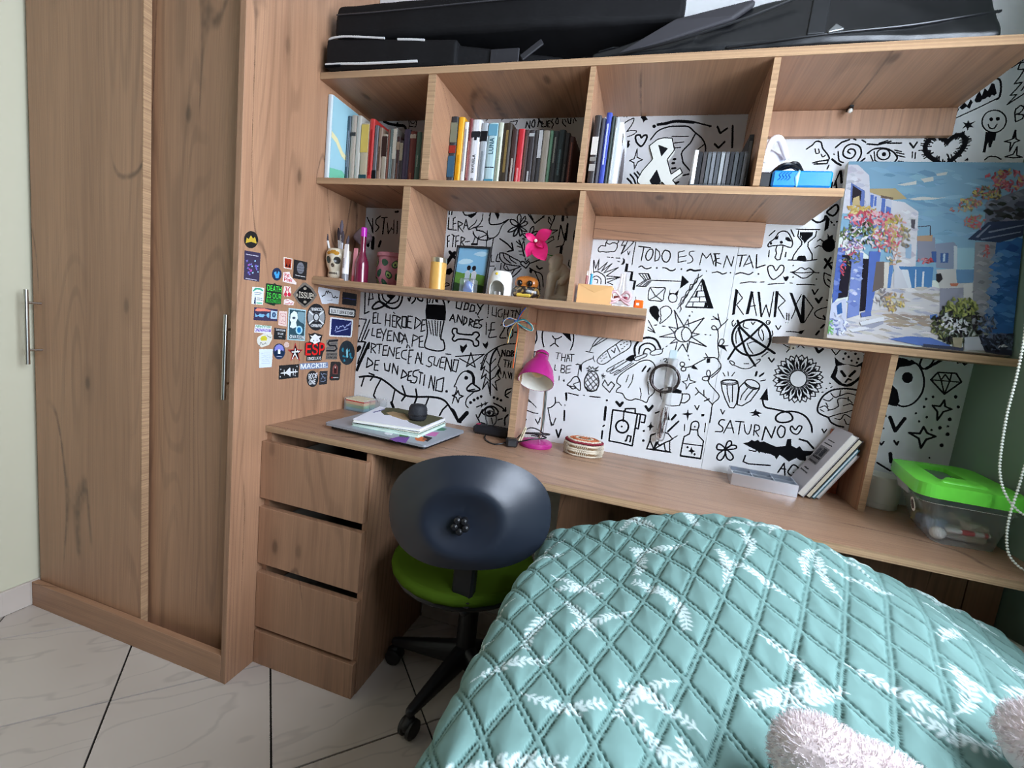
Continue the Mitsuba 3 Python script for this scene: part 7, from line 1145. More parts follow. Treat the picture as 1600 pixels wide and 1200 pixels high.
# envelope, pens, vial, bow, orange tag
ev = thing('paper_bag', 'tan kraft paper gift box at the end of the lower shelf', 'box')
part(ev, 'body', box(.8275, .918, -.236, -.19, LZ, LZ + .050, .001), M((214, 168, 116)))
part(ev, 'flap', flat([(.8275, LZ + .050), (.873, LZ + .030), (.918, LZ + .050)], frame((0, -.2364, 0), (1, 0, 0), (0, 0, 1)), .0006), M((206, 160, 108)))
for i, (x, c_, h) in enumerate([(.8405, (150, 90, 90), .092), (.846, (206, 180, 180), .09), (.853, (40, 150, 206), .098)]):
    pe = thing('pen', ['dull red pen standing behind the kraft box', 'pale pink pen standing behind the kraft box', 'bright blue pen standing behind the kraft box'][i], 'pen')
    part(pe, 'barrel', tube([(x, -.184, LZ), (x + .001, -.184, LZ + h * .86)], .0032, 10, False), M(c_, .3), smooth=40)
    part(pe, 'tip', tube([(x + .001, -.184, LZ + h * .86), (x + .0012, -.184, LZ + h)], [.0028, .0008], 10, False), M((230, 226, 220), .3), smooth=40)
vi = thing('perfume_vial', 'clear conical glass bottle tied with a ribbon bow', 'bottle')
VX, VY = .940, -.205
part(vi, 'glass', lathe([(0, 0), (.017, 0), (.018, .01), (.013, .045), (.0085, .065), (.0085, .088), (.0078, .088), (.0078, .065), (.012, .045), (.016, .010), (0, .004)], (VX, VY, LZ), 28), 'thin_glass', smooth=40)
rb = []
for sgn in (-1, 1):
    rb.append(tube([(VX, VY - .021, LZ + .026), (VX + sgn * .014, VY - .026, LZ + .038), (VX + sgn * .026, VY - .026, LZ + .030), (VX + sgn * .020, VY - .026, LZ + .016), (VX, VY - .021, LZ + .024)], [.002, .004, .0045, .004, .002], 8))
    rb.append(tube([(VX, VY - .021, LZ + .022), (VX + sgn * .012, VY - .026, LZ + .012), (VX + sgn * .026, VY - .028, LZ + .006)], [.002, .003, .0035], 8))
rb.append(ball((VX, VY - .022, LZ + .025), .0045, 2))
part(vi, 'ribbon_bow', cat(rb), M((206, 168, 172), .4), 'sheer pink ribbon bow', smooth=True)
part(vi, 'ribbon_band', lathe([(.0176, .018), (.0184, .018), (.0184, .028), (.0172, .028), (.0176, .018)], (VX, VY, LZ), 28), M((150, 66, 80), .4), smooth=40)
og = thing('orange_tag', 'small bright orange plastic clip at the tip of the lower shelf', 'clip')
part(og, 'body', tri(mani(box(.976, 1.000, -.226, -.218, LZ, LZ + .022, .003)) - mani(box(.982, .990, -.24, -.20, LZ + .008, LZ + .015))), M((244, 96, 24), .35))
part(og, 'hook', tube([(.980, -.222, LZ + .0218), (.979, -.222, LZ + .030)], .0007, 6, False), M((60, 60, 60), .4))

# ------------------------------------------------------------------ things on the desk
DZ = 0.7502
def quad_slab(q, z0, z1, r=.006):
    """slab with a rounded quadrilateral outline"""
    g = Polygon(q).buffer(-r).buffer(r, quad_segs=5)
    m = trimesh.creation.extrude_polygon(g, z1 - z0, engine='earcut'); m.apply_translation((0, 0, z0)); return m
lp = thing('laptop', 'closed silver laptop with a few stickers on its lid on the desk', 'laptop')
LQ = [(.141, -.337), (.490, -.366), (.512, -.135), (.146, -.098)]
part(lp, 'base', quad_slab([(.150, -.320), (.478, -.346), (.500, -.140), (.152, -.105)], DZ + .001, DZ + .012, .01), M((24, 24, 26), .4))
part(lp, 'lid', quad_slab(LQ, DZ + .0125, DZ + .0195, .012), M((156, 162, 170), .35, .35), smooth=30)
for x, y in ((.17, -.31), (.46, -.33), (.48, -.16), (.17, -.13)):
    part(lp, 'foot', lathe([(0, 0), (.006, 0), (.006, .001), (0, .001)], (x, y, DZ), 12), M((14, 14, 14)))
TOP = frame((0, 0, DZ + .0196), (1, 0, 0), (0, 1, 0))
for nm, pts, c_ in (('purple sticker', [(608, 686), (628, 681), (640, 683), (634, 692), (618, 690)], (120, 84, 150)), ('green sticker', [(624, 679), (640, 681), (636, 684), (624, 683)], (70, 110, 60)), ('orange sticker', [(648, 684), (658, 682), (668, 686), (662, 690), (650, 688)], (206, 120, 80)), ('dark sticker edge', [(662, 681), (676, 684), (668, 690), (660, 687)], (60, 56, 58)), ('pink sticker', [(664, 680), (670, 674), (686, 676), (680, 682)], (196, 120, 170)), ('white sticker', [(600, 677), (606, 673), (616, 675), (612, 680), (603, 679)], (216, 216, 220)), ('green oval sticker', [(680, 671), (690, 668), (698, 670), (694, 673), (684, 673)], (90, 130, 110))):
    part(lp, 'sticker', flat([P(u, v, 'z', DZ + .0196)[:2] for u, v in pts], TOP, .0003), M(c_), nm)
def thin_book(label, q, z0, z1, cov, pages, name='notebook'):
    k = thing(name, label, 'book', 'books on the laptop')
    c0 = np.mean(q, 0)
    part(k, 'cover', cat([quad_slab(q, z0, z0 + .0012, .002), quad_slab(q, z1 - .0012, z1, .002)]), M(cov, .4))
    part(k, 'pages', quad_slab([c0 + (np.array(p_) - c0) * .985 for p_ in q], z0 + .0012, z1 - .0012, .002), M(pages))
    return k
z = DZ + .0198
thin_book('mint green notebook at the bottom of the pile on the laptop', [(.222, -.318), (.440, -.312), (.438, -.120), (.205, -.135)], z, z + .0085, (190, 216, 202), (214, 228, 216))
thin_book('cream notebook in the middle of the pile on the laptop', [(.224, -.316), (.436, -.302), (.434, -.118), (.200, -.128)], z + .0087, z + .0150, (96, 100, 92), (224, 222, 206))
mg = thin_book('magazine with a lilac and olive photo cover on top of the pile', [(.234, -.332), (.438, -.298), (.432, -.112), (.186, -.120)], z + .0152, z + .0245, (218, 218, 226), (230, 228, 216), 'magazine')
MZ = z + .0245
MF = frame((0, 0, MZ), (1, 0, 0), (0, 1, 0))
mpx = lambda pts: [P(u, v, 'z', MZ)[:2] for u, v in pts]
part(mg, 'cover_print', flat(mpx([(603, 637), (623, 638), (694, 653), (660, 667), (640, 660), (628, 650), (600, 648), (595, 643)]), MF, .0002), M((98, 96, 76)), 'olive photograph on the cover')
part(mg, 'cover_print', flat(mpx([(603, 645), (614, 643), (632, 647), (640, 657), (630, 656), (612, 650)]), MF, .0002, .0002), M((176, 150, 116)))
part(mg, 'cover_print', flat(mpx([(582, 644), (601, 639), (602, 640), (584, 645)]), MF, .0002, .0002), M((120, 118, 150)))
spk = thing('speaker', 'small black cube shaped speaker on top of the magazine', 'speaker')
SPc = P(652, 656, 'z', MZ)
part(spk, 'body', lathe([(0, .0), (.021, .0), (.0265, .005), (.0290, .018), (.0278, .037), (.0235, .0465), (.015, .049), (0, .049)], (SPc[0], SPc[1], MZ + .0005), 36), M((30, 31, 36), .7), smooth=50)
part(spk, 'band', lathe([(.0287, .015), (.0295, .016), (.0295, .019), (.0286, .020), (.0287, .015)], (SPc[0], SPc[1], MZ + .0005), 36), M((16, 16, 20), .4))
# memo cube in acrylic box
mc_ = thing('memo_box', 'clear acrylic memo box with coloured paper stacks beside the laptop', 'memo box')
def rbox(x0, x1, y0, y1, z0, z1, b=0):
    m = box(x0, x1, y0, y1, z0, z1, b); return rot(m, -4, at=(.06, -.05, 0))
part(mc_, 'paper', rbox(.022, .100, -.077, -.012, DZ + .003, DZ + .0125), M((112, 170, 190)), 'blue paper')
part(mc_, 'paper', rbox(.022, .099, -.077, -.012, DZ + .0126, DZ + .024), M((128, 176, 136)), 'green paper')
part(mc_, 'paper', rbox(.022, .100, -.077, -.012, DZ + .0241, DZ + .034), M((226, 190, 140)), 'apricot paper')
part(mc_, 'paper', rbox(.022, .100, -.077, -.012, DZ + .0341, DZ + .0385), M((186, 74, 64)), 'red paper')
part(mc_, 'paper', rbox(.022, .099, -.077, -.012, DZ + .0386, DZ + .043), M((222, 214, 184)), 'cream paper')
part(mc_, 'box', cat([rbox(.018, .104, -.081, -.0795, DZ, DZ + .036), rbox(.018, .104, -.0095, -.008, DZ, DZ + .046), rbox(.0175, .019, -.081, -.008, DZ, DZ + .046), rbox(.1035, .105, -.081, -.008, DZ, DZ + .046), rbox(.018, .104, -.081, -.008, DZ, DZ + .0015)]), 'thin_plastic', 'clear acrylic box')
part(mc_, 'pen_box', cat([rbox(.106, .150, -.050, -.049, DZ, DZ + .05), rbox(.106, .150, -.011, -.010, DZ, DZ + .05), rbox(.149, .150, -.05, -.01, DZ, DZ + .05)]), 'thin_plastic')
# black adapter
ad = thing('power_strip', 'black power strip with a thin cable behind the wooden post', 'power strip')
part(ad, 'body', box(.515, .640, -.080, -.035, DZ, DZ + .030, .008), M((26, 27, 32), .45), smooth=30)
part(ad, 'switch', box(.522, .534, -.068, -.050, DZ + .0295, DZ + .032, .001), M((170, 40, 80), .4), 'dull red switch')
part(ad, 'cable', tube([(.560, -.058, DZ + .029), (.548, -.055, DZ + .060), (.556, -.052, DZ + .078), (.580, -.05, DZ + .072), (.584, -.048, DZ + .045), (.575, -.05, DZ + .0295)], .0022, 8), M((20, 20, 22), .5), smooth=40)
# desk lamp
la = thing('desk_lamp', 'magenta desk lamp with a chrome stem and white inside shade', 'lamp')
LX, LY = .738, -.085
MAG = M((164, 38, 116), .3)
part(la, 'base', lathe([(0, 0), (.050, 0), (.052, .003), (.052, .010), (.049, .014), (.030, .019), (.012, .022), (0, .022)], (LX - .004, LY, DZ), 48), MAG, smooth=35)
part(la, 'stem', tube([(LX + .006, LY + .004, DZ + .021), (LX + .010, LY + .006, DZ + .060), (LX + .004, LY + .012, DZ + .20), (LX - .008, LY + .006, DZ + .262), (LX - .012, LY - .004, DZ + .268)], .0055, 14), M((214, 214, 216), .15, 1.0), 'chrome gooseneck stem', smooth=40)
ax = np.array((.03, -.60, -.80)); ax /= np.linalg.norm(ax)
tip = P(848, 551, 'y', LY + .010)
sp_ = [(.0, .0), (.017, .0), (.021, .004), (.021, .011), (.0185, .012), (.0185, .016), (.021, .017), (.023, .030), (.029, .037), (.044, .062), (.0535, .094), (.0545, .108)]
inn = [(.0528, .108), (.0518, .094), (.0425, .062), (.028, .039), (.0, .036)]
sh = part(la, 'shade', lathe(sp_ + [(.0528, .108)], tip, 48, ax), MAG, 'magenta shade', smooth=40)
part(sh, 'lining', lathe(inn, tip, 48, ax), M((228, 226, 216), .5), 'white inside', smooth=40)
part(sh, 'collar', lathe([(.0188, .0118), (.0196, .0118), (.0196, .0162), (.0188, .0162), (.0188, .0118)], tip, 32, ax), M((200, 200, 204), .2, 1.0), 'metal ring')
part(sh, 'socket', lathe([(0, .036), (.014, .036), (.014, .052), (0, .052)], tip, 24, ax), M((226, 222, 210), .4), smooth=40)
part(sh, 'bulb', ball(tip + ax * .070, .0195, 3), {'type': 'principled', 'base_color': rgb((216, 186, 140)), 'roughness': .08, 'specular': .8}, 'warm tinted bulb', smooth=True)
cb = []
for r_ in ([(.672, -.128, DZ + .004), (.700, -.145, DZ + .020), (.735, -.140, DZ + .032), (.765, -.11, DZ + .034), (.760, -.075, DZ + .030), (.72, -.065, DZ + .030), (.69, -.10, DZ + .036)], [(.69, -.10, DZ + .036), (.725, -.118, DZ + .045), (.765, -.098, DZ + .042), (.772, -.07, DZ + .040), (.74, -.052, DZ + .034), (.70, -.08, DZ + .034)], [(.68, -.12, DZ + .02), (.71, -.10, DZ + .055), (.745, -.09, DZ + .05), (.75, -.075, DZ + .030), (.715, -.080, DZ + .028)], [(.662, -.140, DZ + .012), (.63, -.165, DZ + .0026), (.60, -.155, DZ + .0026), (.575, -.12, DZ + .0026), (.565, -.085, DZ + .0035)]):
    cb.append(tube(r_, .0021, 8))
part(la, 'cable', cat(cb), M((20, 20, 23), .45), 'black power cable', smooth=40)
part(la, 'plug', rot(box(.655, .690, -.165, -.135, DZ, DZ + .026, .005), 25, at=(.67, -.15, 0)), M((20, 20, 22), .4), 'black plug')
pg_ = thing('clothes_peg', 'cream wooden peg leaning on the lamp base', 'peg')
part(pg_, 'prong', hull([(.690, -.130, DZ + .0175, .0030), (.703, -.118, DZ + .060, .0026)], 1), M((216, 204, 176)), smooth=40)
part(pg_, 'prong', hull([(.6965, -.132, DZ + .0175, .0030), (.706, -.122, DZ + .056, .0026)], 1), M((206, 194, 166)), smooth=40)
part(pg_, 'spring', lathe([(.003, -.005), (.0036, -.005), (.0036, .005), (.003, .005), (.003, -.005)], (.698, -.126, DZ + .036), 12, (0, 1, 0)), STEEL)
# woven basket
bs = thing('woven_basket', 'small lidded basket woven in cream and brown bands', 'basket')
BSc = (.884, -.085)
def coil(r, z, c_, rz=.0036, nseg=64, amp=.0009):
    a = np.linspace(0, 2 * math.pi, nseg + 1)
    hexr = lambda t: r * (1 + .035 * math.cos(6 * t))
    pts = [(BSc[0] + 1.08 * hexr(t) * math.cos(t), BSc[1] + .78 * hexr(t) * math.sin(t), DZ + z + amp * math.sin(t * 26)) for t in a]
    return tube(pts, rz, 6, False)
CREAMS, BROWN, RUST, BORD = M((214, 202, 180)), M((120, 92, 66)), M((190, 110, 76)), M((130, 50, 60))
for i, (z, r, c_) in enumerate([(.0045, .051, CREAMS), (.0105, .0525, BROWN), (.0165, .053, CREAMS), (.0225, .053, CREAMS), (.0285, .0525, BROWN), (.0345, .052, CREAMS)]):
    part(bs, 'woven_coil', coil(r, z, c_), c_, smooth=50)
tw = []
for k in range(64):
    t = 2 * math.pi * k / 64
    q = lambda r, z, dt: (BSc[0] + 1.08 * r * math.cos(t + dt), BSc[1] + .78 * r * math.sin(t + dt), DZ + z)
    tw.append(tube([q(.0545, .003, 0), q(.0565, .016, .03), q(.0565, .026, .05), q(.0550, .038, .08)], .0011, 5, False))
part(bs, 'binding', cat(tw), M((206, 196, 176)), 'pale binding stitches', kind='stuff')
part(bs, 'bottom', lathe([(0, .0005), (.050, .0005), (.050, .003), (0, .003)], (BSc[0], BSc[1], DZ), 32, sc=(1.06, .76)), CREAMS)
lid = part(bs, 'lid', lathe([(0, .0465), (.020, .0462), (.040, .0452), (.050, .0435), (.050, .0405), (0, .0405)], (BSc[0], BSc[1], DZ), 48, sc=(1.08, .78)), CREAMS, smooth=40)
for i, (r, z, c_) in enumerate([(.0505, .0425, BORD), (.044, .0455, CREAMS), (.037, .0468, RUST), (.030, .0475, RUST), (.023, .048, CREAMS), (.016, .0482, BROWN), (.009, .0485, RUST)]):
    part(lid, 'woven_coil', coil(r, z, c_, .0032), c_, smooth=50)
# propagation tube on the wall
wv = thing('test_tube_vase', 'clear glass tube vase held by a dark metal ring on the doodled wall', 'vase')
TX, TZ = P(1038, 592, 'y', -.025)[[0, 2]]
ra = np.linspace(0, 2 * math.pi, 41)
part(wv, 'ring', tube([(TX + .0015 + .041 * math.cos(t), -.016, TZ + .041 * math.sin(t)) for t in ra], .0042, 10, False), M((70, 62, 60), .25, .8), 'dark metal ring', smooth=40)
for sx in (-1, 1):
    part(wv, 'pin', tube([(TX + .0015 + sx * .041, -.0018, TZ), (TX + .0015 + sx * .041, -.0165, TZ)], .0016, 8, False), M((70, 62, 60), .3, .8))
b0, b1 = P(1030, 690, 'y', -.024), P(1052, 560, 'y', -.026)
axv = (b1 - b0) / np.linalg.norm(b1 - b0); L = np.linalg.norm(b1 - b0)
part(wv, 'tube', lathe([(0, 0), (.008, .002), (.0125, .010), (.0135, .02), (.0150, L), (.0132, L), (.0117, .02), (.0105, .011), (.006, .005), (0, .004)], b0, 28, axv), {'type': 'dielectric', 'int_ior': 1.5}, smooth=40)
part(wv, 'rim', lathe([(.0145, L - .002), (.0162, L - .002), (.0162, L), (.0145, L), (.0145, L - .002)], b0, 28, axv), 'thin_glass')
part(wv, 'tape', hull([(b1[0] - .010, -.0022, b1[2] - .004, .0006), (b1[0] + .010, -.0022, b1[2] - .004, .0006), (b1[0] - .010, -.0022, b1[2] + .024, .0006), (b1[0] + .010, -.0022, b1[2] + .024, .0006)], 1), M((196, 212, 214), .3), 'clear adhesive strip')
dsp = []
r_ = random.Random(5)
for i in range(7):
    dsp.append(tube([b0 + axv * .012 + np.array((r_.uniform(-.003, .003), 0, 0)), b0 + axv * .05 + np.array((r_.uniform(-.007, .007), r_.uniform(-.004, .004), 0)), b0 + axv * r_.uniform(.07, .11) + np.array((r_.uniform(-.008, .008), r_.uniform(-.004, .004), 0))], .0008, 5))
part(wv, 'dried_stem', cat(dsp), M((96, 72, 70)), 'dried purple brown stems', kind='stuff')
# mirror tray
tr = thing('mirror_tray', 'silver mirrored tray divided into small compartments', 'tray')
MIR = M((214, 219, 226), 0.12, 0.8)
c0, c1 = P(1141, 757, 'z', DZ)[:2], P(1245, 778, 'z', DZ)[:2]
ux = (c1 - c0) / np.linalg.norm(c1 - c0); uy = np.array((-ux[1], ux[0])); TL = np.linalg.norm(c1 - c0) ; TWd = .082
def tbox(a0, a1, b0_, b1_, z0, z1):
    m = box(a0, a1, b0_, b1_, z0, z1, .0006)
    mt = np.eye(4); mt[:2, 0], mt[:2, 1], mt[:2, 3] = ux, uy, c0
    m.apply_transform(mt); return m
HT = .034
part(tr, 'front', tbox(0, TL, 0, .003, DZ, DZ + HT), MIR)
part(tr, 'back', tbox(0, TL, TWd - .003, TWd, DZ, DZ + HT), MIR)
part(tr, 'side', tbox(0, .003, .003, TWd - .003, DZ, DZ + HT), MIR)
part(tr, 'side', tbox(TL - .003, TL, .003, TWd - .003, DZ, DZ + HT), MIR)
part(tr, 'bottom', tbox(.003, TL - .003, .003, TWd - .003, DZ, DZ + .003), MIR)
for a in (.33, .66):
    part(tr, 'divider', tbox(TL * a, TL * a + .002, .003, TWd - .003, DZ + .003, DZ + HT - .003), MIR)
part(tr, 'divider', tbox(.003, TL - .003, TWd * .52, TWd * .52 + .002, DZ + .003, DZ + HT - .003), MIR)
t1 = P(1168, 744, 'z', DZ + .02)
single('gold_earring', 'small brass coloured trinket in the mirrored tray', 'trinket', lathe([(.006, .0), (.009, .0), (.009, .004), (.006, .004), (.006, 0)], tuple(np.r_[c0 + ux * TL * .12 + uy * TWd * .3, DZ + .0034]), 20), M((196, 160, 80), .25, .9), smooth=40)
single('black_ring_box', 'tiny dark round trinket in the middle of the mirrored tray', 'trinket', lathe([(0, 0), (.010, 0), (.011, .004), (.010, .012), (0, .013)], tuple(np.r_[c0 + ux * TL * .5 + uy * TWd * .28, DZ + .0034]), 20), M((44, 38, 34), .3), smooth=40)
# leaning books
LBG = 'books leaning on the right post'
def lean(x0, w, h, ang, y0, y1, cov, pages, label, print_=None):
    k = thing('book', label, 'book', LBG)
    def mk_(a0, a1, b0_, b1_, q0, q1):
        m = box(a0, a1, q0, q1, b0_, b1_, .0006)
        rot(m, ang, (0, 1, 0)); m.apply_translation((x0, 0, DZ + .0004)); return m
    lift = w * math.sin(math.radians(ang))
    def mv(m): m.apply_translation((0, 0, lift)); return m
    part(k, 'cover', cat([mv(mk_(0, .0016, 0, h, y0, y1)), mv(mk_(w - .0016, w, 0, h, y0, y1)), mv(mk_(0, w, 0, h, y1 - .0016, y1))]), M(cov, .4))
    part(k, 'pages', mv(mk_(.0017, w - .0017, .002, h - .003, y0 + .002, y1 - .002)), M(pages))
    if print_:
        fr = frame((0, 0, 0), (0, -1, 0), (0, 0, 1))          # cover facing -x
        for nm, shp, c_ in print_:
            m = flat(shp, fr, .0004)
            rot(m, ang, (0, 1, 0)); m.apply_translation((x0 - .0002, 0, DZ + .0004 + lift)); part(k, nm, m, M(c_))
    return k
def sb2(x0, x1, z0, z1):
    return sbox(x0, z0, x1, z1)
g_print = [('cover_print', sb2(.025, .085, .088, .142), (120, 118, 120)), ('title', sb2(.03, .080, .09, .096), (60, 58, 60)), ('title', sb2(.03, .080, .104, .110), (40, 40, 44)), ('cover_print', sb2(.032, .05, .112, .134), (70, 70, 76)), ('cover_print', sb2(.055, .078, .113, .138), (56, 56, 60)), ('title', sb2(.03, .08, .15, .153), (70, 70, 72)), ('title', sb2(.035, .075, .162, .1645), (90, 90, 92)), ('title', sb2(.03, .08, .056, .060), (90, 90, 92)), ('title', sb2(.04, .07, .066, .070), (70, 70, 72))]
lean(1.460, .018, .205, 28, -.118, -.018, (176, 172, 176), (214, 208, 198), 'grey covered book leaning furthest left by the mirrored tray', g_print)
lean(1.4812, .013, .196, 28, -.116, -.02, (40, 34, 34), (204, 194, 172), 'dark covered book with cream pages, second in the leaning row')
lean(1.4968, .008, .168, 28, -.112, -.025, (60, 110, 120), (206, 216, 218), 'slim teal book, third in the leaning row')
lean(1.5078, .009, .150, 28, -.108, -.03, (170, 160, 156), (200, 196, 190), 'short grey striped book nearest the right post', [('title', sb2(.04, .1, .02, .026), (40, 40, 42))])
k = thing('notebook', 'rust orange notebook standing flat on the wall behind the leaning books', 'book')
part(k, 'cover', cat([box(1.549, 1.588, -.0150, -.0136, DZ, DZ + .180), box(1.549, 1.588, -.0050, -.0036, DZ, DZ + .180), box(1.549, 1.5504, -.0150, -.0036, DZ, DZ + .180)]), M((150, 78, 46), .5))
part(k, 'pages', box(1.5508, 1.587, -.0134, -.0052, DZ + .002, DZ + .178), M((170, 110, 80)))
# round container
rc = thing('round_container', 'round white lidded container behind the clear plastic box', 'container')
part(rc, 'body', lathe([(0, 0), (.041, 0), (.043, .003), (.043, .016), (0, .016)], (1.668, -.052, DZ), 40), M((206, 206, 192), .35), smooth=40)
part(rc, 'lid', lathe([(0, .0165), (.0435, .0165), (.0435, .080), (.040, .085), (0, .086)], (1.668, -.052, DZ), 40), M((212, 212, 198), .35), smooth=40)
# clear plastic storage box with green lid
sb_ = thing('storage_box', 'clear plastic storage box with a bright green clip lid', 'storage box')
B0 = np.array([(1.716, -.104), (1.676, -.284), (1.797, -.268), (1.812, -.090)])
B1 = np.array([(1.672, -.098), (1.618, -.322), (1.782, -.326), (1.822, -.075)])
def loft(q0, z0, q1, z1, r=.018, n=6, grow=0):
    def ring(q, rr):
        g = Polygon(q).buffer(grow).buffer(-rr).buffer(rr, quad_segs=n)
        ls = g.exterior
        return np.array([ls.interpolate(t, normalized=True).coords[0] for t in np.linspace(0, 1, 64, endpoint=False)])
    a, b_ = ring(q0, r), ring(q1, r)
    def start(p):
        k = np.argmin(p @ np.array((1.0, 1.0))); return np.roll(p, -k, 0)
    return start(a), start(b_)
RA, RBb = loft(B0, 0, B1, 0)
def wall_loft(a, za, b_, zb):
    V = np.vstack([np.c_[a, np.full(64, za)], np.c_[b_, np.full(64, zb)]])
    F = []
    for i in range(64):
        j = (i + 1) % 64
        F += [(i, j, 64 + j), (i, 64 + j, 64 + i)]
    return trimesh.Trimesh(V, F, process=False)
shell = wall_loft(RA, DZ + .001, RBb, DZ + .112)
bot = trimesh.creation.extrude_polygon(Polygon(RA), .0012, engine='earcut'); bot.apply_translation((0, 0, DZ + .0002))
part(sb_, 'body', shell, 'thin_plastic', 'clear plastic walls', smooth=30)
part(sb_, 'bottom', bot, 'thin_plastic')
rm = wall_loft(RA * 0 + (RA * .15 + RBb * .85) * 1.0, DZ + .094, RBb + (RBb - RBb.mean(0)) * .02, DZ + .098)
part(sb_, 'rim', rm, M((206, 212, 216), .3), 'milky rim line', smooth=30)
def lidmesh():
    g = Polygon(B1).buffer(.012).buffer(-.03).buffer(.03, quad_segs=6)
    hole = Polygon([(1.700, -.115), (1.672, -.265), (1.735, -.268), (1.762, -.11)]).buffer(-.008).buffer(.008)
    m = trimesh.creation.extrude_polygon(g.difference(hole), .010, engine='earcut'); m.apply_translation((0, 0, DZ + .128))
    sk1 = trimesh.creation.extrude_polygon(g.difference(g.buffer(-.006)), .018, engine='earcut'); sk1.apply_translation((0, 0, DZ + .1105))
    return cat([m, sk1]), hole
lm_, hole = lidmesh()
GRN = M((104, 206, 62), .35)
ld = part(sb_, 'lid', lm_, GRN, 'bright green lid')
tm = trimesh.creation.extrude_polygon(hole.buffer(.004), .004, engine='earcut'); tm.apply_translation((0, 0, DZ + .124))
part(ld, 'window', tm, M((70, 74, 78), .2), 'dark translucent lid window')
part(ld, 'handle', hull([(1.688, -.262, DZ + .139, .006), (1.668, -.288, DZ + .135, .008), (1.735, -.292, DZ + .135, .008), (1.735, -.266, DZ + .139, .006)], 1), GRN, smooth=40)
for (a, b_) in (((1.645, -.225), (1.655, -.160)),):
    part(sb_, 'clip', hull([(1.640, -.225, DZ + .118, .006), (1.652, -.155, DZ + .118, .006), (1.645, -.222, DZ + .090, .004), (1.657, -.158, DZ + .090, .004)], 1), M((140, 148, 150), .35), 'grey side clip', smooth=40)
cc0 = np.array((1.6545, -.2325, DZ + .066)); nn = np.array((-.95, .22, -.2)); nn /= np.linalg.norm(nn)
part(sb_, 'badge', lathe([(0, 0), (.016, 0), (.016, .0012), (0, .0012)], cc0 + nn * .001, 28, nn), M((216, 214, 206), .4), 'round label')
part(sb_, 'badge_print', lathe([(0, .0012), (.011, .0012), (.011, .0018), (0, .0018)], cc0 + nn * .001, 24, nn), M((70, 56, 54), .4))
items = random.Random(9)
cen = B0.mean(0)
def inside(): 
    u, v = items.uniform(.16, .84), items.uniform(.14, .86)
    return (B0[0] * (1 - u) + B0[3] * u) * (1 - v) + (B0[1] * (1 - u) + B0[2] * u) * v
for i, (cn, c_, u, v) in enumerate([('white', (228, 228, 226), .5, .72), ('pale blue', (170, 196, 226), .2, .60), ('cream', (226, 222, 200), .75, .45), ('sky blue', (120, 166, 216), .22, .35), ('light grey', (204, 204, 206), .55, .30), ('beige', (206, 196, 176), .78, .75), ('yellowish', (220, 206, 140), .2, .2)]):
    x, y = (B0[0] * (1 - u) + B0[3] * u) * (1 - v) + (B0[1] * (1 - u) + B0[2] * u) * v
    z = DZ + .0025
    kt = thing('paper_packet', '%s crumpled packet lying inside the clear storage box' % cn, 'packet', 'packets in the clear box')
    bm_ = tri(mani(box(x - .020, x + .020, y - .016, y + .016, z, z + .026 + .008 * (i % 3), .004)).refine_to_length(.004))
    bm_.vertices += (meshkit.noise(bm_.vertices * 160 + i)[:, None] - .5) * .003
    bm_.apply_translation((0, 0, z - bm_.bounds[0][2]))
    part(kt, 'packet', rot(bm_, 37 * i, at=(x, y, 0)), M(c_))
mk2 = thing('marker_pen', 'white marker pen with red bands inside the clear box', 'pen')
m0, m1 = P(1480, 828, 'y', -.262), P(1545, 838, 'y', -.256)
dv_ = m1 - m0
part(mk2, 'barrel', tube([m0, m1], .0058, 12, False), M((224, 222, 222), .35), smooth=40)
part(mk2, 'band', tube([m0 + dv_ * .32, m0 + dv_ * .62], .0062, 12, False), M((196, 44, 56), .35), 'red band', smooth=40)
part(mk2, 'band', tube([m0 + dv_ * .86, m0 + dv_ * .95], .0062, 12, False), M((196, 44, 56), .35), 'red band', smooth=40)
cr = thing('cotton_roll', 'white cotton ball in the corner of the clear box', 'cotton')
ctr = P(1462, 828, 'z', DZ + .02)
part(cr, 'ball', ball((1.697, -.255, DZ + .0165), .0145, 3, (1, 1, .95)), M((228, 228, 226)), smooth=True)

# ------------------------------------------------------------------ ribbon cord on the post
cd = thing('braided_cord', 'multicoloured braided cord tied in a bow around the wooden post', 'cord')
ctr = P(806, 502, 'y', -.139)
cols = [(206, 96, 60), (70, 110, 190), (206, 206, 200), (60, 150, 150), (190, 150, 90)]
for i, (pts) in enumerate([
    [(808, 500), (795, 497), (786, 503), (790, 510), (806, 504)], [(806, 503), (818, 500), (830, 508), (832, 516), (822, 514), (808, 505)],
    [(807, 503), (800, 512), (797, 522), (793, 536)], [(808, 504), (809, 520), (806, 545), (801, 575)], [(807, 501), (815, 490), (822, 480)]]):
    for j in range(3):
        q = [P(u, v, 'y', -.1395 - .002 * j) + np.array((.0016 * math.sin(2.1 * k + 2.1 * j + i), 0, .0016 * math.cos(2.1 * k + 2.1 * j))) for k, (u, v) in enumerate(pts)]
        part(cd, 'strand', tube(q, .0016, 6), M(cols[(i + j) % 5]), smooth=40)
part(cd, 'knot', ball(ctr + np.array((0, -.003, 0)), .0050, 2), M((90, 110, 160)), smooth=True)
loopz = ctr[2]
part(cd, 'loop', tube([(.652, -.1375, loopz), (.675, -.1375, loopz), (.6765, -.06, loopz), (.675, -.001 - .003, loopz)], .0018, 6, False), M((190, 110, 80)), smooth=40)

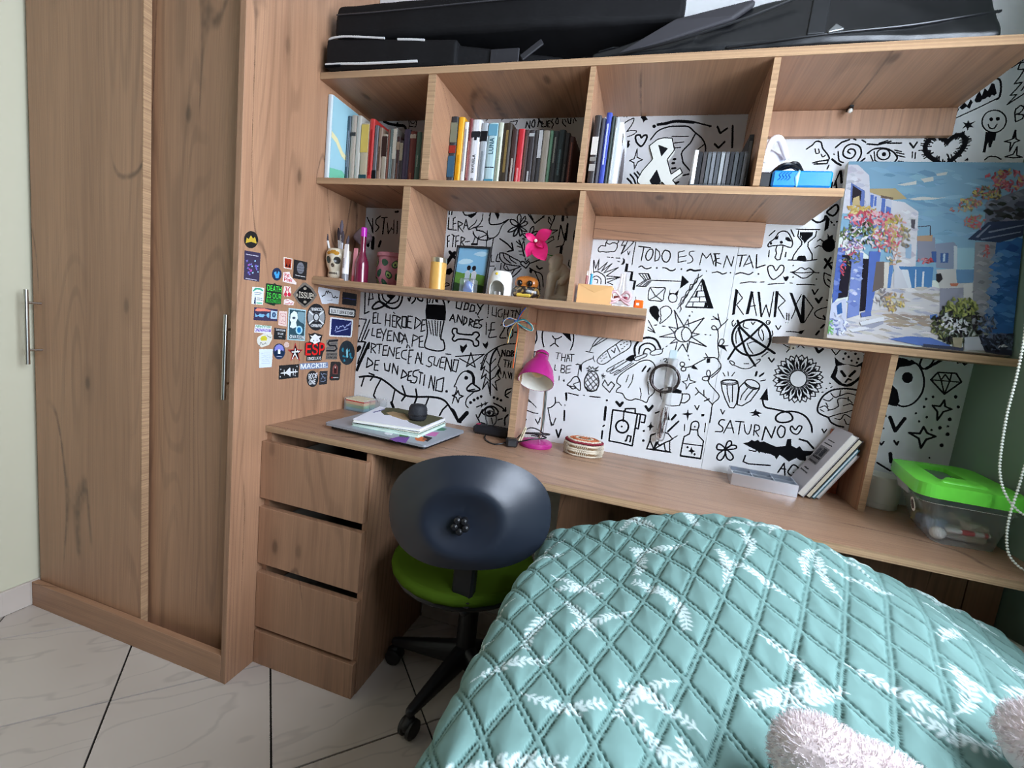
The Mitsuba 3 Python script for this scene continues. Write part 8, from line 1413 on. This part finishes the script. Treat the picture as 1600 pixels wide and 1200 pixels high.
# ------------------------------------------------------------------ painting on the corner shelf
PB, PT = np.array((1.455, -.122, 1.1735)), np.array((1.455, -.034, 1.632))
PH = np.linalg.norm(PT - PB); upv = (PT - PB) / PH
PWID = 1.8275 - 1.455
PF = frame(PB, (1, 0, 0), upv)                # normal faces the room
nrmP = PF[:3, 2]
pa = thing('canvas_painting', 'canvas painting of a white village street with blue doors and flowers', 'painting')
cvb = box(0, PWID, 0, PH, -.020, -.0002, .001); cvb.apply_transform(PF)
lo = cvb.bounds[0][2]
part(pa, 'canvas', cvb, M((200, 206, 196)), 'pale canvas edges')
def pq(pts):
    out = []
    for u, v in pts:
        q = RIGHT * (1260 + u * .28333 - 800) / FOCAL - UP * (240 + v * .28333 - 600) / FOCAL + FWD
        t = ((PB - EYE) @ nrmP) / (q @ nrmP)
        x = EYE + q * t - PB
        out.append((x[0], x @ upv))
    return np.array(out)
pr_ = random.Random(21)
strokes = []           # (polygon in canvas coordinates, colour)
FULL = sbox(0.0002, 0.0002, PWID - .0002, PH - .0002)
def st(c_, *pts_list):
    for q in pts_list: strokes.append((Polygon(pq(q)), c_))
def vary(c_, d=10):
    e = pr_.uniform(-d, d)
    return tuple(max(0, min(255, v + e + pr_.uniform(-d / 3, d / 3))) for v in c_)
def dabs(cx, cy, rx, ry, n, cols_, s=8, al=1.6):
    for _ in range(n):
        a = pr_.uniform(0, 6.283); r = math.sqrt(pr_.random())
        x, y = cx + rx * r * math.cos(a), cy + ry * r * math.sin(a)
        t = pr_.uniform(0, 3.14); q = []
        for k in range(6):
            b_ = k * math.pi / 3 + pr_.uniform(-.3, .3)
            ex, ey = s * al * math.cos(b_) * pr_.uniform(.6, 1.1), s * .6 * math.sin(b_) * pr_.uniform(.6, 1.1)
            q.append((x + ex * math.cos(t) - ey * math.sin(t), y + ex * math.sin(t) + ey * math.cos(t)))
        strokes.append((Polygon(pq(q)), vary(pr_.choice(cols_), 12)))
def streaks(pts, n, c_, s, flat_=.2):
    g = Polygon(pts); x0, y0, x1, y1 = g.bounds
    from shapely.geometry import Point
    k = 0
    while k < n:
        x, y = pr_.uniform(x0, x1), pr_.uniform(y0, y1)
        if not g.contains(Point(x, y)): continue
        k += 1
        a = pr_.uniform(-.15, .25); l = s * pr_.uniform(.6, 1.6); h = l * flat_ * pr_.uniform(.5, 1.2)
        q = [(x - l, y), (x - l * .3, y - h), (x + l * .6, y - h * .6), (x + l, y + h * .2), (x + l * .2, y + h)]
        strokes.append((Polygon(pq([(x + (u - x) * math.cos(a) - (v - y) * math.sin(a), y + (u - x) * math.sin(a) + (v - y) * math.cos(a)) for u, v in q])), vary(pr_.choice(c_), 10)))
st((126, 172, 198), [(150, 20), (1300, 20), (1260, 700), (500, 700), (150, 400)])
streaks([(340, 60), (1190, 60), (950, 480), (620, 480)], 90, [(112, 160, 188), (136, 182, 204), (122, 170, 198)], 46, .3)
st((206, 206, 196), [(500, 172), (560, 160), (608, 150), (606, 170), (540, 178)], [(630, 140), (700, 128), (700, 150), (650, 160)], [(715, 112), (780, 100), (770, 118), (720, 124)], [(560, 250), (640, 238), (720, 244), (780, 240), (700, 254), (600, 258)])
st((208, 206, 212), [(215, 60), (285, 62), (346, 120), (350, 200), (340, 330), (190, 330), (200, 180)])
streaks([(215, 70), (330, 120), (340, 300), (200, 300)], 26, [(220, 218, 222), (188, 186, 196), (200, 196, 200)], 22, .5)
st((96, 116, 180), [(246, 160), (322, 206), (318, 296), (240, 284)]); st((52, 46, 52), [(256, 176), (304, 208), (298, 262), (250, 268)]); st((206, 178, 120), [(258, 246), (292, 232), (296, 292), (252, 286)])
st((196, 200, 214), [(346, 200), (480, 230), (480, 350), (345, 330)]); st((84, 112, 190), [(354, 226), (372, 230), (366, 296), (350, 296)], [(376, 236), (388, 238), (384, 290), (372, 290)], [(416, 246), (436, 250), (430, 330), (410, 320)], [(440, 290), (466, 300), (462, 345), (436, 336)])
st((188, 164, 112), [(348, 194), (490, 192), (556, 250), (470, 256), (350, 214)]); st((116, 96, 80), [(410, 230), (480, 244), (474, 254), (410, 244)])
st((216, 212, 214), [(470, 258), (540, 268), (618, 322), (602, 620), (480, 640), (470, 480)]); streaks([(500, 290), (606, 330), (596, 600), (520, 600)], 30, [(224, 220, 220), (196, 192, 200), (210, 204, 206)], 24, .5)
st((90, 84, 92), [(576, 362), (600, 366), (596, 416), (578, 410)]); st((150, 180, 206), [(546, 500), (580, 500), (576, 580), (546, 576)])
st((138, 140, 156), [(610, 470), (708, 462), (716, 600), (612, 590)]); st((186, 148, 112), [(608, 456), (696, 448), (692, 484), (610, 482)]); st((70, 70, 80), [(680, 398), (686, 398), (686, 452), (680, 452)], [(612, 402), (682, 396), (682, 400), (612, 406)])
st((132, 144, 166), [(712, 498), (812, 488), (832, 512), (830, 640), (714, 630)]); st((60, 90, 150), [(738, 550), (784, 548), (780, 602), (738, 602)], [(690, 540), (716, 540), (716, 600), (692, 600)]); st((176, 200, 214), [(754, 552), (766, 552), (764, 596), (752, 596)])
st((196, 206, 210), [(812, 508), (832, 512), (830, 640), (812, 636)]); st((150, 196, 210), [(832, 520), (926, 520), (926, 640), (832, 640)])
st((70, 126, 182), [(510, 622), (700, 626), (690, 740), (556, 744)]); st((216, 220, 224), [(520, 640), (560, 640), (580, 740), (546, 744)], [(640, 650), (650, 650), (646, 740), (634, 740)], [(600, 640), (606, 640), (604, 740), (596, 740)])
dabs(656, 592, 50, 12, 26, [(196, 60, 70), (220, 130, 130), (150, 60, 60)], 8)
st((96, 142, 182), [(826, 640), (926, 640), (918, 716), (830, 716)]); st((202, 198, 192), [(716, 640), (824, 636), (828, 716), (918, 712), (916, 744), (734, 744)]); st((48, 44, 46), [(714, 664), (740, 660), (752, 690), (730, 714), (716, 700)]); st((196, 110, 80), [(790, 716), (840, 714), (830, 732), (796, 732)])
st((212, 206, 204), [(480, 650), (560, 742), (730, 742), (740, 870), (720, 1060), (100, 1020), (120, 900), (360, 740), (440, 740)])
streaks([(470, 740), (730, 745), (730, 900), (690, 1020), (200, 1010), (160, 960), (360, 860)], 130, [(222, 216, 212), (180, 166, 152), (196, 190, 196), (206, 196, 184), (170, 170, 186)], 34, .22)
streaks([(440, 890), (680, 890), (640, 950), (470, 950)], 24, [(176, 152, 128), (160, 140, 124)], 36, .25)
st((150, 150, 166), [(734, 744), (866, 740), (862, 844), (800, 870), (734, 870)]); st((216, 212, 206), [(864, 722), (918, 714), (914, 860), (870, 856)])
st((92, 126, 196), [(680, 890), (720, 884), (726, 908), (680, 914)])
st((150, 150, 154), [(930, 488), (1050, 488), (1020, 960), (910, 940)]); streaks([(940, 500), (1036, 500), (1010, 900), (920, 900)], 40, [(160, 160, 164), (136, 134, 140), (170, 164, 162)], 22, .5)
st((44, 98, 162), [(1046, 488), (1230, 476), (1200, 900), (1180, 1010), (990, 990), (1024, 700)]); streaks([(1060, 500), (1180, 490), (1150, 960), (1010, 960)], 60, [(52, 110, 176), (38, 86, 150), (70, 130, 190)], 34, .5)
streaks([(1036, 520), (1070, 520), (1030, 940), (1000, 940)], 24, [(96, 140, 186), (120, 150, 190)], 22, .6)
st((104, 108, 122), [(990, 268), (1240, 180), (1240, 390), (980, 392)]); streaks([(1000, 280), (1190, 210), (1190, 380), (990, 384)], 44, [(80, 84, 96), (64, 62, 64), (130, 130, 140), (50, 54, 48)], 24, .6)
st((48, 60, 86), [(888, 474), (1000, 378), (1240, 366), (1240, 440), (1060, 492)]); st((130, 140, 160), [(930, 462), (1010, 392), (1016, 396), (944, 466)], [(1000, 430), (1200, 392), (1200, 398), (1004, 440)], [(960, 470), (1180, 430), (1180, 436), (964, 478)])
dabs(1110, 150, 90, 60, 90, [(178, 76, 90), (206, 110, 120), (150, 66, 80), (196, 170, 100)], 12); dabs(1000, 220, 80, 36, 70, [(196, 180, 90), (190, 90, 96), (110, 110, 70), (70, 64, 56)], 10); dabs(900, 280, 66, 36, 60, [(206, 186, 100), (190, 96, 100), (160, 160, 110), (120, 110, 80)], 9); dabs(930, 380, 60, 40, 50, [(206, 80, 90), (160, 160, 100), (190, 120, 120)], 9); dabs(840, 310, 50, 14, 16, [(200, 170, 130), (180, 100, 100)], 7); dabs(990, 540, 14, 40, 14, [(196, 90, 90)], 8); dabs(990, 122, 22, 8, 8, [(196, 80, 90)], 8)
st((76, 102, 186), [(164, 520), (214, 520), (196, 770), (142, 830)]); st((40, 36, 46), [(196, 560), (252, 560), (226, 790), (172, 800)]); st((116, 136, 204), [(254, 530), (314, 540), (288, 890), (222, 910)]); st((40, 36, 46), [(312, 580), (354, 584), (328, 864), (292, 872)]); st((80, 108, 190), [(346, 540), (410, 540), (384, 720), (352, 890), (322, 892)]); st((110, 96, 88), [(384, 596), (436, 598), (422, 742), (362, 764)]); st((216, 206, 190), [(428, 600), (456, 600), (446, 744), (424, 746)]); st((84, 130, 196), [(456, 606), (478, 608), (462, 742), (444, 742)]); st((206, 206, 212), [(482, 620), (520, 640), (560, 742), (480, 742)])
streaks([(160, 540), (210, 540), (190, 760), (150, 800)], 14, [(120, 140, 206), (70, 96, 180)], 16, .6); streaks([(258, 560), (306, 560), (284, 860), (232, 880)], 20, [(150, 166, 216), (96, 118, 190), (190, 196, 220)], 16, .6)
dabs(300, 316, 90, 26, 60, [(206, 176, 80), (220, 196, 120), (196, 150, 70)], 11); dabs(350, 360, 130, 40, 130, [(206, 84, 104), (224, 140, 150), (196, 60, 80), (226, 180, 180)], 11); dabs(490, 400, 60, 60, 90, [(206, 180, 90), (220, 150, 140), (170, 150, 70), (226, 200, 190)], 10); dabs(300, 440, 110, 60, 150, [(226, 222, 220), (90, 110, 60), (60, 56, 46), (206, 180, 190), (120, 140, 80), (110, 120, 180)], 10); dabs(430, 470, 90, 70, 120, [(214, 120, 130), (226, 206, 206), (196, 170, 90), (206, 80, 100)], 10); dabs(250, 520, 70, 40, 50, [(206, 130, 150), (226, 220, 222), (130, 110, 170)], 9); dabs(250, 580, 50, 40, 22, [(196, 70, 90), (120, 120, 80)], 8); dabs(480, 560, 40, 60, 34, [(206, 150, 130), (226, 214, 206), (170, 150, 100)], 9); dabs(200, 640, 14, 30, 10, [(206, 70, 90)], 8); dabs(540, 470, 40, 60, 26, [(190, 170, 130), (140, 130, 110)], 9)
dabs(480, 820, 60, 50, 60, [(206, 176, 80), (190, 150, 110), (150, 130, 110), (220, 200, 150)], 10); dabs(410, 800, 40, 50, 30, [(176, 160, 146), (206, 200, 196), (130, 120, 120)], 11)
st((196, 200, 222), [(130, 830), (216, 800), (214, 980), (120, 1000)]); st((56, 100, 170), [(164, 840), (190, 820), (196, 880), (168, 890)]); dabs(180, 940, 50, 60, 40, [(216, 218, 228), (120, 130, 180), (170, 170, 190)], 11); dabs(128, 960, 18, 40, 22, [(90, 170, 80), (140, 190, 120)], 8)
st((86, 106, 180), [(296, 880), (350, 868), (356, 896), (300, 904)]); st((222, 222, 226), [(290, 930), (424, 900), (424, 922), (300, 950)], [(230, 970), (330, 952), (350, 968), (250, 986)]); st((160, 160, 176), [(300, 952), (424, 924), (420, 940), (360, 966)])
st((84, 116, 192), [(450, 1024), (560, 1008), (680, 1016), (790, 1058), (780, 1080), (600, 1056)]); st((64, 70, 90), [(640, 1050), (860, 1070), (860, 1090), (640, 1070)])
dabs(830, 940, 140, 110, 190, [(54, 58, 46), (38, 36, 34), (84, 92, 56), (46, 44, 46)], 13); dabs(850, 850, 90, 50, 80, [(116, 126, 60), (156, 160, 80), (84, 96, 50)], 12); dabs(740, 960, 60, 50, 50, [(90, 100, 60), (150, 150, 90), (60, 56, 50)], 10); dabs(830, 960, 70, 40, 26, [(226, 224, 224), (206, 206, 212)], 10); dabs(770, 930, 30, 30, 14, [(216, 214, 214)], 9)
st((176, 164, 130), [(800, 1014), (856, 1016), (850, 1074), (806, 1066)]); st((196, 200, 206), [(866, 1014), (944, 1010), (976, 1088), (864, 1084)]); st((44, 48, 60), [(944, 1004), (1180, 990), (1170, 1130), (980, 1096)]); dabs(1060, 1040, 100, 50, 70, [(36, 38, 46), (60, 66, 80), (76, 90, 110)], 12); dabs(1075, 1062, 22, 6, 5, [(210, 210, 214)], 8); dabs(990, 960, 50, 60, 40, [(110, 120, 140), (84, 110, 150), (70, 76, 90)], 12)
strokes = [(g if g.is_valid else g.buffer(0), c_) for g, c_ in strokes]
V, F, C, nv = [], [], [], 0
for i, (g, c_) in enumerate(strokes):
    for q in polys(g.intersection(FULL)):
        if q.area < 1e-7: continue
        v2, f2 = trimesh.creation.triangulate_polygon(q, engine='earcut')
        V.append(np.c_[v2, np.full(len(v2), .0002 + i * 1.6e-6)]); F.append(np.asarray(f2) + nv); nv += len(v2)
        C.append(np.tile(lin([(v * .80 + .20 * (sum(c_) / 3)) * .88 for v in c_]), (len(v2), 1)))  # dulls all pigments: the shade on the canvas is put into its colours
pm_ = trimesh.Trimesh(np.vstack(V), np.vstack(F), process=False)
fl_ = pm_.face_normals[:, 2] < 0
pm_.faces[fl_] = pm_.faces[fl_][:, ::-1]
pm_.apply_transform(PF)
part(pa, 'paint', pm_, 'vertex_paint', 'painted street scene', color=np.vstack(C), kind='stuff')

# ------------------------------------------------------------------ instrument bags on the top shelf
UZ = ZT + .0182
def soft(parts_, seed, amp=.006, it=10, ln=.012):
    m = None
    for ss in parts_:
        h = mani(hull(ss, 2)); m = h if m is None else m + h
    t = tri(m.refine_to_length(ln)); t.merge_vertices(); soften(t, it)
    n = (meshkit.fbm(t.vertices * 11, 3, seed) - .5) * 2 * amp
    t.vertices += t.vertex_normals * n[:, None]
    t.apply_translation((0, 0, UZ + .0004 - t.bounds[0][2])) if t.bounds[0][2] < UZ + .05 else None
    return t
b1 = thing('instrument_bag', 'black soft instrument case with white piping at the left of the top shelf', 'bag')
bm = soft([[(.038, -.27, UZ + .012, .010), (.038, -.27, UZ + .072, .010), (.038, -.05, UZ + .012, .010), (.038, -.05, UZ + .072, .010), (.42, -.255, UZ + .012, .010), (.42, -.255, UZ + .058, .010), (.42, -.05, UZ + .012, .010), (.42, -.05, UZ + .06, .010)], [(.40, -.25, UZ + .012, .010), (.40, -.25, UZ + .05, .010), (.40, -.06, UZ + .05, .010), (.70, -.20, UZ + .012, .010), (.70, -.20, UZ + .03, .010), (.70, -.09, UZ + .02, .010), (.40, -.06, UZ + .012, .01)]], 1, .003)
part(b1, 'body', bm, 'bag_cloth', smooth=True)
part(b1, 'piping', tube([(.050, -.2815, UZ + .012), (.033, -.283, UZ + .010), (.08, -.2835, UZ + .010), (.16, -.280, UZ + .009), (.27, -.276, UZ + .010), (.32, -.272, UZ + .012)], .0032, 8), M((200, 200, 198), .4), 'white piping', smooth=40)
part(b1, 'piping', tube([(.028, -.24, UZ + .078), (.034, -.276, UZ + .080), (.08, -.2805, UZ + .083), (.15, -.278, UZ + .079), (.215, -.275, UZ + .074)], .0028, 8), M((200, 200, 198), .4), 'white piping', smooth=40)
part(b1, 'piping', tube([(.255, -.2725, UZ + .070), (.30, -.2705, UZ + .068), (.335, -.268, UZ + .066)], .0030, 8), M((200, 200, 198), .4), 'white piping', smooth=40)
part(b1, 'strap', cat([box(.52, .60, -.248, -.243, UZ + .001, UZ + .045, .002), rot(box(.60, .665, -.246, -.240, UZ + .030, UZ + .046, .002), -35, (0, 1, 0), (.63, -.243, UZ + .038))]), M((34, 33, 37), .6), 'dark webbing strap')
part(b1, 'tab', hull([(.034, -.285, UZ + .004, .003), (.085, -.287, UZ + .003, .003), (.060, -.286, UZ + .0036, .003)], 1), M((16, 16, 18)))
b2 = thing('instrument_bag', 'large black padded case lying on top of the piped bag', 'bag')
def soft2(parts_, seed, amp, zmin):
    t = soft(parts_, seed, amp)
    t.apply_translation((0, 0, zmin - t.bounds[0][2])); return t
bm2 = soft2([[(.06, -.245, UZ + .115, .022), (.06, -.245, UZ + .165, .022), (.06, -.05, UZ + .115, .022), (.06, -.05, UZ + .165, .022), (.62, -.235, UZ + .115, .022), (.62, -.235, UZ + .165, .02), (.62, -.05, UZ + .115, .022), (.62, -.05, UZ + .165, .022), (.98, -.20, UZ + .125, .016), (.98, -.20, UZ + .185, .016), (.98, -.06, UZ + .125, .016), (.98, -.06, UZ + .18, .016)]], 2, .004, UZ + .0865)
part(b2, 'body', bm2, 'bag_cloth', smooth=True)
part(b2, 'zip', tube([(.05, -.270, UZ + .148), (.2, -.270, UZ + .146), (.45, -.266, UZ + .150), (.66, -.257, UZ + .156)], .0018, 6), M((50, 49, 52), .5), smooth=40)
b3 = thing('instrument_bag', 'shiny black vinyl guitar bag at the right of the top shelf', 'bag')
b3s = [[(.80, -.225, UZ + .016, .014), (.80, -.09, UZ + .016, .014), (1.02, -.235, UZ + .016, .016), (1.02, -.05, UZ + .016, .016), (1.04, -.22, UZ + .072, .016), (1.04, -.08, UZ + .07, .016)],
       [(1.02, -.235, UZ + .016, .016), (1.02, -.05, UZ + .016, .016), (1.04, -.215, UZ + .075, .016), (1.30, -.24, UZ + .018, .016), (1.30, -.05, UZ + .018, .016), (1.30, -.20, UZ + .13, .02), (1.30, -.08, UZ + .13, .02), (1.04, -.08, UZ + .075, .016)],
       [(1.30, -.24, UZ + .018, .016), (1.30, -.05, UZ + .018, .016), (1.30, -.20, UZ + .13, .02), (1.30, -.08, UZ + .13, .02), (1.60, -.23, UZ + .016, .014), (1.62, -.05, UZ + .016, .014), (1.585, -.19, UZ + .105, .02), (1.60, -.08, UZ + .105, .02)]]
bm3 = soft(b3s, 3, .007)
VIN = {'type': 'principled', 'base_color': rgb((17, 18, 20)), 'roughness': .34, 'specular': .6}
scene['vinyl'] = {'type': 'twosided', 'bsdf': VIN}
part(b3, 'body', bm3, 'vinyl', smooth=True)
part(b3, 'pocket_band', hull([(.86, -.236, UZ + .020, .006), (1.10, -.242, UZ + .080, .008), (1.14, -.230, UZ + .115, .008), (.98, -.236, UZ + .085, .006)], 1), M((46, 44, 48), .7), 'ribbed grey band', smooth=40)
part(b3, 'piping', tube([(.83, -.243, UZ + .012), (.98, -.252, UZ + .034), (1.12, -.252, UZ + .070), (1.24, -.246, UZ + .115)], .003, 8), M((20, 20, 22), .35), smooth=40)
part(b3, 'piping', tube([(1.10, -.254, UZ + .012), (1.30, -.258, UZ + .026), (1.45, -.246, UZ + .040), (1.56, -.232, UZ + .060), (1.615, -.215, UZ + .075)], .0028, 8), M((22, 23, 25), .3), smooth=40)
part(b3, 'strap', hull([(1.262, -.256, UZ + .030, .004), (1.290, -.256, UZ + .030, .004), (1.272, -.215, UZ + .150, .004), (1.30, -.215, UZ + .150, .004)], 1), M((26, 27, 29), .5), 'vertical carrying strap', smooth=40)
part(b3, 'buckle', hull([(1.30, -.262, UZ + .028, .003), (1.325, -.258, UZ + .034, .003), (1.312, -.258, UZ + .042, .003)], 1), M((120, 122, 122), .3, .6), smooth=40)

# ------------------------------------------------------------------ blind chain by the right wall
bcn = thing('blind_chain', 'white beaded roller blind chain hanging in loops by the right wall', 'chain')
c1 = [(1606, 470), (1600, 530), (1588, 590), (1573, 650), (1563, 715), (1563, 745), (1570, 770), (1583, 790), (1603, 806), (1640, 815)]
c2 = [(1640, 640), (1606, 715), (1592, 760), (1578, 805), (1573, 840), (1576, 865), (1588, 882), (1606, 892), (1640, 890)]
beads, cord = [], []
for cset, xx in ((c1, -.362), (c2, -.372)):
    q = spline([P(u, v, 'y', xx) for u, v in cset], 12)
    cord.append(tube(q, .0008, 5, False))
    seg = np.r_[0, np.cumsum(np.linalg.norm(np.diff(q, axis=0), axis=1))]
    for s__ in np.arange(0, seg[-1], .0062):
        beads.append(ball([np.interp(s__, seg, q[:, i]) for i in range(3)], .0026, 1))
topz = 2.275
cord.append(tube([P(1606, 470, 'y', -.362), np.array((1.755, -.355, topz))], .0008, 5, False))
cord.append(tube([P(1640, 640, 'y', -.372), np.array((1.755, -.38, topz))], .0008, 5, False))
part(bcn, 'cord', cat(cord), M((216, 216, 206)))
part(bcn, 'bead', cat(beads), M((226, 228, 216), .35), 'string of white beads', kind='stuff', smooth=True)
rb_ = thing('roller_blind', 'white roller blind tube mounted above the window', 'blind')
part(rb_, 'roller', lathe([(0, 0), (.024, 0), (.024, 1.66), (0, 1.66)], (1.772, -.32, 2.30), 24, (0, -1, 0)), M((220, 220, 214)), smooth=40)
part(rb_, 'bracket', box(1.742, 1.8318, -.318, -.310, 2.26, 2.34, .002), M((210, 210, 206)))
part(rb_, 'bracket', box(1.742, 1.8318, -1.990, -1.982, 2.26, 2.34, .002), M((210, 210, 206)))
